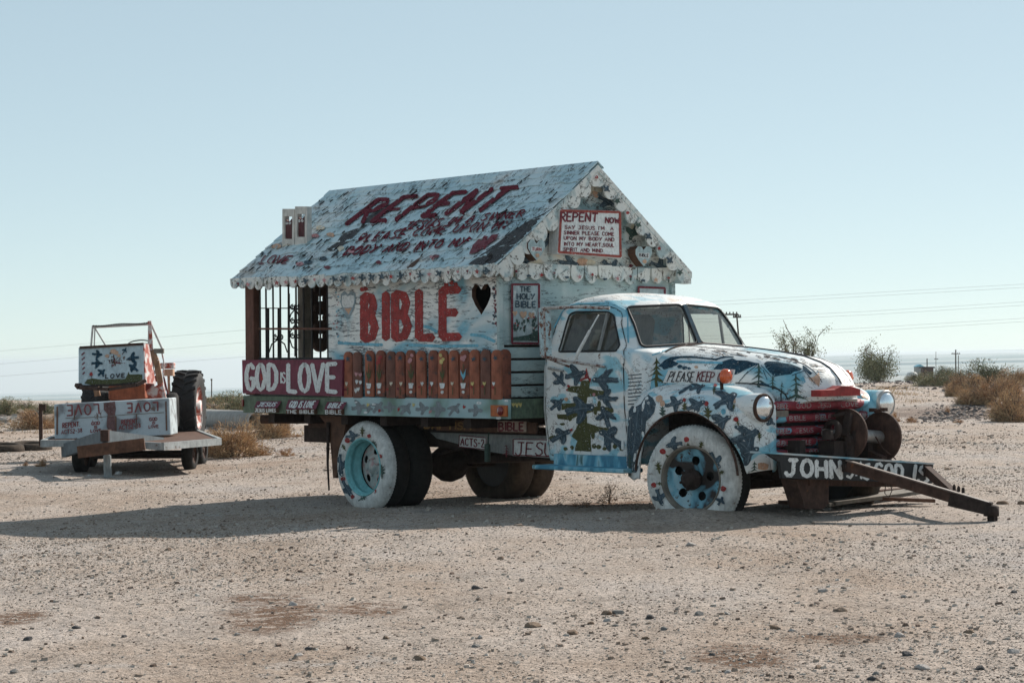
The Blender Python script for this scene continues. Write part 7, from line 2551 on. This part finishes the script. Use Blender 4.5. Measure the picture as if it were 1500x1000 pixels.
# framed pictures on the front wall, left and right of the cab
gx2 = 2.002
for (P, lab, inside) in [([(748.5, 415), (791, 415), (790.5, 504.5), (748.5, 504)], 'red framed HOLY BIBLE picture at the near corner', 1), ([(934, 419), (975, 420.5), (975, 500), (934, 499)], 'red framed picture showing above the cab roof', 0)]:
    fb = MB().prism([F(x, y, gx2) for x, y in P], (.018, 0, 0)).build('picture', plain('pale picture ground', (.40, .47, .48), .7, var=.25, scale=8, dirt=(.6, .62, .6), dirt_at=.56), house, fix=True)
    fb['label'] = lab
    cx, cy = sum(p[0] for p in P) / 4, sum(p[1] for p in P) / 4
    p_ = Paint(plane_x(gx2 + .0185), .002)
    for a_, b_ in zip(P, P[1:] + P[:1]):
        p_.stroke([(a_[0] + (cx - a_[0]) * .07, a_[1] + (cy - a_[1]) * .035), (b_[0] + (cx - b_[0]) * .07, b_[1] + (cy - b_[1]) * .035)], 3.2, M['maroon'])
    if inside:
        p_.text('THE', [(762, 419.5), (777, 420), (777, 427), (762, 427)], M['slate'], 1.6)
        p_.text('HOLY', [(757, 430), (783, 430.5), (783, 438), (757, 438)], M['slate'], 1.8)
        p_.text('BIBLE', [(755, 441), (784, 441.5), (784, 450), (755, 450)], M['slate'], 1.9)
        for (x, y, r_) in [(754, 459, 3.5), (766, 461, 5), (778, 462, 4)]:
            p_.shape(HEART, x, y, r_ * 2.2, 0, M['peach'], grid=3)
        for k in range(26):
            x, y = random.uniform(752, 787), random.uniform(466, 486)
            p_.shape(SPRIG, x, y, 8, random.uniform(-25, 25), M['fir'], grid=3)
            if k % 2:
                p_.disc(x, y - 4, 1.4, M[random.choice(['red', 'letter_white'])])
        p_.poly([(751, 499), (787, 499), (787, 483), (775, 490), (751, 494)], M['fir'], 4)
    p_.build('lettering', fb)

# ================================================================== trailer, white box and loader tractor at the left
def D(px, py, dist):
    return Vector(CAM + ray(px, py) * dist)
def DZ(px, py, z):
    d = ray(px, py)
    return Vector(CAM + d * ((z - EYE) / d[2]))
GREY = plain('chalky grey trailer paint', (0.12, 0.145, 0.16), 0.7, var=0.25, scale=7, dirt=(.13, .09, .07), dirt_at=.62)
PINKW = brushed('flaked white over red paint', [(0.42, (0.36, 0.075, 0.045)), (0.5, (0.55, 0.30, 0.27)), (0.56, (0.62, 0.58, 0.56))], 9, (1, 1, 1), (.2, .06, .04), .66, 20)
ORANGE = plain('faded orange tractor paint', (0.33, 0.095, 0.045), 0.6, var=0.35, scale=9, dirt=(.5, .36, .30), dirt_at=.66)
TIN = brushed('chalky white box paint', [(0.40, (0.22, 0.23, 0.24)), (0.46, (0.46, 0.52, 0.54)), (0.6, (0.52, 0.57, 0.59))], 2.2, (1, 1, 1), (.15, .10, .085), .60, 9, (1, 1, .5))
EDGE = plain('pale chipped edge rail', (0.33, 0.35, 0.35), 0.7, var=0.3, scale=9, dirt=(.12, .07, .05), dirt_at=.58)
base = Vector((-5.1, 28.0, gz(-5.1, 28.0)))
trailer = thing('flat_trailer', 'low grey flat trailer with a raised tongue, carrying the white box and the tractor', 'trailer', base)
def TL(p):
    return Vector(p) - base
zd = .36
deck = [DZ(62, 646, zd), DZ(150, 645, zd), DZ(238, 650, zd), DZ(322, 643, zd), DZ(279, 627, zd), DZ(84, 637, zd)]
MB().prism([TL(p) for p in deck], (0, 0, -.05)).build('deck', M['wood_dark'], trailer, fix=True)
for a_, b_ in zip(deck, deck[1:] + deck[:1]):
    MB().beam(TL(a_) + Vector((0, 0, -.03)), TL(b_) + Vector((0, 0, -.03)), .05, .09).build('edge_rail', EDGE, trailer)
tip = D(154, 640, 25.6)
for q in (D(94, 660, 27.0), D(236, 650, 27.2)):
    MB().beam(TL(q), TL(tip), .08, .17).build('tongue_beam', GREY, trailer)
MB().box(TL(tip) + Vector((0, .05, .02)), (.10, .2, .14)).build('coupler', M['rust'], trailer)
j0, j1 = D(156, 634, 25.8), D(158, 697, 25.8)
j1.z = gz(j1.x, j1.y)
MB().tube([TL(j0), TL(j0).lerp(TL(j1), .55)], .036, 10).tube([TL(j0).lerp(TL(j1), .5), TL(j1)], .05, 10).box(TL(j1) + Vector((0, 0, .01)), (.14, .14, .02)).build('jack_post', plain('pale jack paint', (.26, .28, .28), .6, var=.2), trailer)
p0, p1 = D(114, 662, 25.5), D(212, 650, 25.5)
MB().beam(TL(p0), TL(p1), .05, .15).build('cross_plank', M['wood_dark'], trailer)
for d_, zz in ((28.4, .08), (29.6, .08)):
    a_, b_ = D(124, 674, d_), D(289, 668, d_)
    MB().tube([TL((a_.x, a_.y, zz)), TL((b_.x, b_.y, zz))], .03, 8).build('axle', M['dark_rust'], trailer)
def small_wheel(par, c, ax, r, w, nm='wheel', tm='rubber', rimm=None, sub=True):
    e = bpy.data.objects.new(nm, None)
    COL.objects.link(e)
    e.parent = par
    e.location = c
    MB().lathe([(r * .55, -w / 2), (r * .8, -w * .55), (r * .96, -w * .42), (r, -w * .2), (r, w * .2), (r * .96, w * .42), (r * .8, w * .55), (r * .55, w / 2)], (0, 0, 0), ax, 32).build('tyre', M[tm], e)
    MB().lathe([(r * .56, -w * .46), (r * .5, -w * .3), (r * .2, -w * .25), (r * .18, -w * .42), (.001, -w * .42)], (0, 0, 0), ax, 20).lathe([(r * .56, w * .46), (r * .5, w * .3), (r * .2, w * .25), (r * .18, w * .42), (.001, w * .42)], (0, 0, 0), ax, 20).build('rim', rimm or M['rust'], e)
    return e
axd = (1, -.10, 0)
for (px, d_) in ((119, 27.6), (131, 28.9), (278, 28.2), (293, 29.4)):
    c = D(px, 668, d_)
    c.z = gz(c.x, c.y) + .20
    small_wheel(trailer, TL(c), axd, .22, .14)
pp0, pp1 = D(59.5, 591, 27.2), D(60, 652, 27.2)
MB().beam(TL(pp0), TL(pp1), .045, .045).box(TL(pp0) + Vector((.045, 0, -.05)), (.05, .03, .08)).build('corner_post', M['rust'], trailer)

# the white lettered box
bq = [D(79, 592, 27.9), D(248, 583, 28.1), D(250, 637, 28.0), D(80, 645, 27.8)]
dz_ = min(q.z for q in bq) - zd
for q in bq:
    q.z -= 0
box = MB().prism(bq, Vector((.0, .60, 0)))
bo = box.build('white_box', [TIN], None, fix=True, bevel=.01)
tag(bo, 'long white tin box lettered LOVE upside down, standing on the front of the trailer', 'box')
inv = TM.inverted()
def wl2t(p):
    return inv @ Vector(p)
n_ = (bq[1] - bq[0]).cross(bq[3] - bq[0]).normalized()
if n_.y > 0:
    n_ = -n_
def plane_w(p0, nrm, par_inv=None):
    p0v, nv = np.array(p0), np.array(nrm)
    def h(px, py):
        d = ray(px, py)
        return (Vector(CAM + d * (((p0v - CAM) @ nv) / (d @ nv))), Vector(nrm))
    return h
RLET = plain('dull red box lettering', (.24, .07, .07), .7, var=.3)
p_ = Paint(plane_w(bq[0], n_), .004)
def flipq(q):
    return [q[2], q[3], q[0], q[1]]
p_.text('LOVE', flipq([(98, 593.5), (144, 592), (145, 606), (98, 608.5)]), RLET, 2.3, gap=.42)
p_.text('LOVE', flipq([(186, 591), (231, 588.5), (231, 601), (186, 604)]), RLET, 2.3, gap=.42)
p_.text('REPENT.', [(92, 619.5), (117, 617.5), (117, 624), (92, 626.5)], RLET, 1.5)
p_.text('ACTS2-38', [(90, 630), (120, 627), (120, 633), (90, 635.5)], RLET, 1.2)
p_.text('GOD', [(134, 618), (146, 617), (146, 621.5), (134, 622)], RLET, 1.4)
p_.text('IS', [(138, 623.5), (142, 623), (142, 627), (138, 627)], RLET, 1.3)
p_.text('LOVE', [(133, 629), (148, 628), (148, 632), (133, 633)], RLET, 1.3)
p_.text('REPENT.', [(178, 615), (203, 613), (203, 619), (178, 621)], RLET, 1.5)
p_.text('ACTS2-38', [(174.5, 623), (206, 620), (206, 626), (174.5, 629)], RLET, 1.3)
p_.text('GOD', [(219, 611.5), (230, 611), (230, 615.5), (219, 616)], RLET, 1.2)
p_.text('IS', [(223, 617.5), (227, 617), (227, 620.5), (223, 621)], RLET, 1.1)
p_.text('LOVE', [(218, 623), (232, 622), (232, 626), (218, 627)], RLET, 1.1)
p_.poly([(152, 590), (168, 588), (170, 599), (168, 612), (170, 632), (160, 634), (156, 625), (158, 606), (152, 600)], plain('bare rusty patch', (.17, .09, .085), .8, var=.35), 5)
for (x, y, ln) in [(84, 596, 40), (170, 640, -30), (200, 606, 22), (110, 600, 14), (243, 588, 42)]:
    p_.stroke([(x, y), (x + random.uniform(-2, 2), y + ln)], random.uniform(1.0, 2.6), plain('rust streak', (.16, .085, .06), .8))
p_.stroke([(96, 612.5), (150, 610.5), (185, 607), (240, 604)], .9, M['wood_grey'])
p_.build('lettering', bo)

for (px, py, w_, lab, mm) in [(174, 695, .10, 'small white broken block on the ground beside the trailer jack', M['white']), (131, 697, .05, 'crumpled white scrap lying left of the trailer jack', M['white'])]:
    q = DZ(px, py, gz(*DZ(px, py, -.1).xy))
    v, f = rock_shape(77 + px, 1)
    o_ = MB().add(np.array(v) * w_ * .6 + np.array([q.x, q.y, q.z + w_ * .2]), [tuple(x) for x in f]).build('broken_block', mm)
    tag(o_, lab, 'block')
# the loader tractor
tb0 = Vector((-5.3, 31.0, .36))
tractor = thing('loader_tractor', 'small orange tractor with a loader bucket painted with birds, parked on the trailer', 'tractor', tb0)
def TT(p):
    return Vector(p) - tb0
bk = [D(117, 509, 29.0), D(209.5, 503, 29.0), D(211.5, 561, 28.8), D(117, 565, 28.8)]
back = Vector((.10, .42, -.02))
mb = MB()
mb.prism([TT(q) for q in bk], Vector((0, .02, 0)))
for i in (1, 3):
    a_, b_ = TT(bk[i]), TT(bk[(i + 1) % 4])
    mb.prism([a_, b_, b_ + back * .85, a_ + back * .35], Vector((.018 if i == 1 else -.018, 0, 0)), 1 if i == 1 else 0)
bucket = mb.build('bucket', [plain('pale bucket paint', (.44, .52, .545), .6, var=.15, scale=6, dirt=(.28, .26, .25), dirt_at=.68), PINKW], tractor, fix=True)
lip = [D(114, 563, 28.7), D(118, 568, 28.65), D(160, 570, 28.6), D(200, 564, 28.65), D(213, 557, 28.7)]
mb = MB()
for a_, b_ in zip(lip, lip[1:]):
    mb.beam(TT(a_), TT(b_), .10, .045)
mb.build('bucket_lip', M['rust'], bucket)
MB().beam(TT(D(117, 509, 29.0)), TT(D(210, 503.5, 29.0)), .05, .035).build('bucket_rim', M['rust'], bucket)
nb_ = (bk[1] - bk[0]).cross(bk[3] - bk[0]).normalized()
if nb_.y > 0:
    nb_ = -nb_
hit_w = plane_w(bk[0], nb_)
p_ = Paint(hit_w, .004)
BQ = lambda u, v: (100 + u * .12, 460 + v * .12)
p_.poly([BQ(*q) for q in [(200, 845), (230, 800), (290, 785), (420, 800), (700, 790), (720, 740), (735, 700), (750, 735), (900, 735), (905, 820), (600, 855), (300, 870)]], M['olive'], 3)
p_.poly([BQ(*q) for q in [(150, 866), (300, 860), (600, 850), (910, 815), (910, 850), (600, 880), (150, 895)]], M['dark_rust'], 4)
for (u, v, s_, an, fl) in [(355, 490, 150, 5, 1), (355, 600, 160, 0, -1), (410, 710, 130, -40, 1), (690, 440, 90, -60, 1), (785, 540, 170, 170, 1), (795, 655, 160, 215, 1)]:
    p_.shape(BIRD_A, *BQ(u, v), s_ * .10, an, M['navy'], fl, sy=.95, grid=2.0)
p_.stroke([BQ(575, 630), BQ(560, 560), BQ(553, 500)], 1.6, M['wood_dark'])
for (u1, v1) in [(480, 560), (500, 600), (520, 540), (610, 530), (650, 560), (670, 600), (640, 610), (535, 610)]:
    p_.stroke([BQ(566, 600), BQ(u1 * .6 + 566 * .4, v1 * .7 + 570 * .3), BQ(u1, v1)], .7, M['wood_dark'])
for k in range(46):
    u, v = random.gauss(575, 75), random.gauss(565, 42)
    p_.disc(*BQ(u, v), random.uniform(.6, 1.3), M[random.choice(['ink', 'wood_dark', 'maroon'])])
for (u, v, r_) in [(550, 455, 45), (475, 510, 28), (620, 510, 25), (585, 470, 35)]:
    p_.disc(*BQ(u, v), r_ * .11, M['peach'], .8)
p_.text('LOVE', [BQ(462, 735), BQ(690, 725), BQ(690, 770), BQ(455, 785)], M['ink'], 1.6, gap=.5)
p_.disc(*BQ(280, 735), 2.8, M['red']); p_.stroke([BQ(282, 755), BQ(285, 785)], .8, M['ink'])
for k in range(5):
    p_.stroke([BQ(165 + k * 3, 500 + k * 58), BQ(200, 470 + k * 60)], 2.0, M['maroon'])
p_.build('painted_scene', bucket, lambda v: v - tb0)
# roll frame
WB = plain('chipped white tube', (.52, .50, .48), .6, var=.2, scale=20, dirt=(.22, .07, .05), dirt_at=.6)
mb = MB()
for a_, b_, r_ in [((136.5, 479), (219, 474.5), .018), ((136, 477), (133, 512), .016), ((139, 480), (156, 508), .012), ((219, 473), (218, 545), .022), ((221, 474), (239, 514), .016), ((139, 480), (138, 512), .01)]:
    mb.tube([TT(D(*a_, 29.6)), TT(D(*b_, 29.6))], r_, 8)
mb.build('roll_frame', WB, tractor)
mb = MB()
for k in range(22):
    q = TT(D(137 + 3.72 * k, 478.2 - .205 * k + .7 * math.sin(k * .14 * math.pi), 29.58))
    mb.tube([q + Vector((-.014, 0, .006)), q + Vector((.014, 0, .014))], .011, 6)
mb.build('chain', M['dark_rust'], tractor)
# loader arms
for (pts, w, h_, mm, nm) in [([(222, 513), (229, 528), (233, 550), (238, 580)], .07, .08, plain('tan loader arm', (.30, .17, .10), .6, var=.3), 'loader_arm'), ([(213, 512), (215, 540), (217, 562)], .08, .07, PINKW, 'loader_arm'), ([(212, 570), (232, 551)], .07, .07, plain('dull red ram', (.22, .04, .035), .6, var=.3), 'ram'), ([(218, 551), (231, 542)], .05, .05, PINKW, 'ram'), ([(226, 514), (240, 514)], .07, .07, M['wood_grey'], 'pivot'), ([(219, 470), (222, 512), (223, 560), (228, 585)], .035, .05, PINKW, 'upright'), ([(240, 552), (246, 577)], .02, .02, M['maroon'], 'control_lever'), ([(237, 516), (240, 530), (239, 548), (243, 572)], .018, .018, PINKW, 'hose')]:
    mb = MB()
    for a_, b_ in zip(pts, pts[1:]):
        mb.beam(TT(D(*a_, 29.5)), TT(D(*b_, 29.5)), w, h_)
    mb.build(nm, mm, tractor)
    if nm in ('loader_arm',) and pts[0][0] == 222:
        mb = MB()
        for a_, b_ in zip(pts, pts[1:]):
            mb.beam(TT(D(a_[0] - 95, a_[1], 29.6)), TT(D(b_[0] - 95, b_[1], 29.6)), w, h_)
        mb.build(nm, mm, tractor)
# hood, pedestal, steering wheel, seat, tool box
mb = MB().box(TT(D(186, 573, 29.5)) + Vector((0, .35, 0)), (.50, .9, .24)).box(TT(D(186, 600, 29.8)) + Vector((0, .6, 0)), (.40, 1.6, .42))
mb.build('hood', ORANGE, tractor, bevel=.02)
MB().prism([TT(D(160, 568, 29.1)), TT(D(212, 563, 29.1)), TT(D(212, 584, 29.1)), TT(D(164, 585, 29.1))], (0, .05, 0)).build('front_panel', ORANGE, tractor, fix=True)
MB().prism([TT(D(214, 572, 29.3)), TT(D(238, 560, 29.3)), TT(D(244, 586, 29.3)), TT(D(218, 588, 29.3))], (0, .05, 0)).build('side_panel', PINKW, tractor, fix=True)
c = TT(D(205, 503, 30.4))
MB().tube([c + Vector((.17 * math.cos(t), .14 * math.sin(t), .05 * math.sin(t))) for t in np.linspace(0, 2 * math.pi, 25)], .010, 6, 0, False).tube([c + Vector((-.17, 0, 0)), c + Vector((.17, 0, 0))], .006, 5).tube([c, c + Vector((-.05, -.2, -.4))], .015, 6).build('steering_wheel', M['black'], tractor)
MB().box(TT(D(246, 535.5, 30.2)), (.20, .2, .085)).build('tool_box', PINKW, tractor, bevel=.01)
MB().box(TT(D(247, 545.5, 30.2)), (.15, .16, .10)).tube([TT(D(247, 549, 30.2)), TT(D(248, 580, 30.2))], .02, 6).build('tool_box_stand', M['peach'], tractor)
# big rear tyres with chevron lugs, small front tyres
def big_wheel(c, r, w, rim_m):
    e = bpy.data.objects.new('rear_wheel', None)
    COL.objects.link(e)
    e.parent = tractor
    e.location = c
    e.rotation_euler = (0, 0, R(-1))
    mb = MB().lathe([(r * .55, -w * .42), (r * .78, -w * .52), (r * .92, -w * .48), (r * .955, -w * .3), (r * .965, 0), (r * .955, w * .3), (r * .92, w * .48), (r * .78, w * .52), (r * .55, w * .42)], (0, 0, 0), (1, 0, 0), 48)
    for k in range(22):
        for sg in (-1, 1):
            t0 = 2 * math.pi * (k + (.5 if sg > 0 else 0)) / 22
            P = []
            for (u, dt) in ((.02, 0), (.25, -.10), (.50, -.17)):
                for rr in (.95, 1.01):
                    for dd in (-.035, .035):
                        P.append((sg * w * u, (t0 + dt + dd), r * (rr - .02 * (u > .4))))
            vs = [(x, q * math.cos(t), q * math.sin(t)) for x, t, q in P]
            mb.add(vs, [(2, 3, 7, 6), (6, 7, 11, 10), (0, 2, 6, 4), (4, 6, 10, 8), (1, 5, 7, 3), (5, 9, 11, 7), (0, 1, 3, 2), (8, 10, 11, 9)])
    mb.build('tyre', plain('black tractor rubber', (.028, .027, .027), .8, var=.35, scale=6), e)
    for sg in (-1, 1):
        MB().lathe([(r * .58, sg * w * .44), (r * .52, sg * w * .36), (r * .22, sg * w * .2), (r * .2, sg * w * .5), (.001, sg * w * .5)], (0, 0, 0), (1, 0, 0), 28).build('rim', rim_m, e)
    return e
c = TT(D(276.5, 597, 30.6))
big_wheel(c, .56, .36, PINKW)
big_wheel(TT(D(142, 600, 31.2)), .48, .30, PINKW)
small_wheel(tractor, TT(D(252, 602, 29.6)), (1, .12, 0), .27, .17, 'front_wheel', 'rubber', PINKW)
small_wheel(tractor, TT(D(150, 600, 29.9)), (1, .12, 0), .27, .17, 'front_wheel', 'rubber', PINKW)
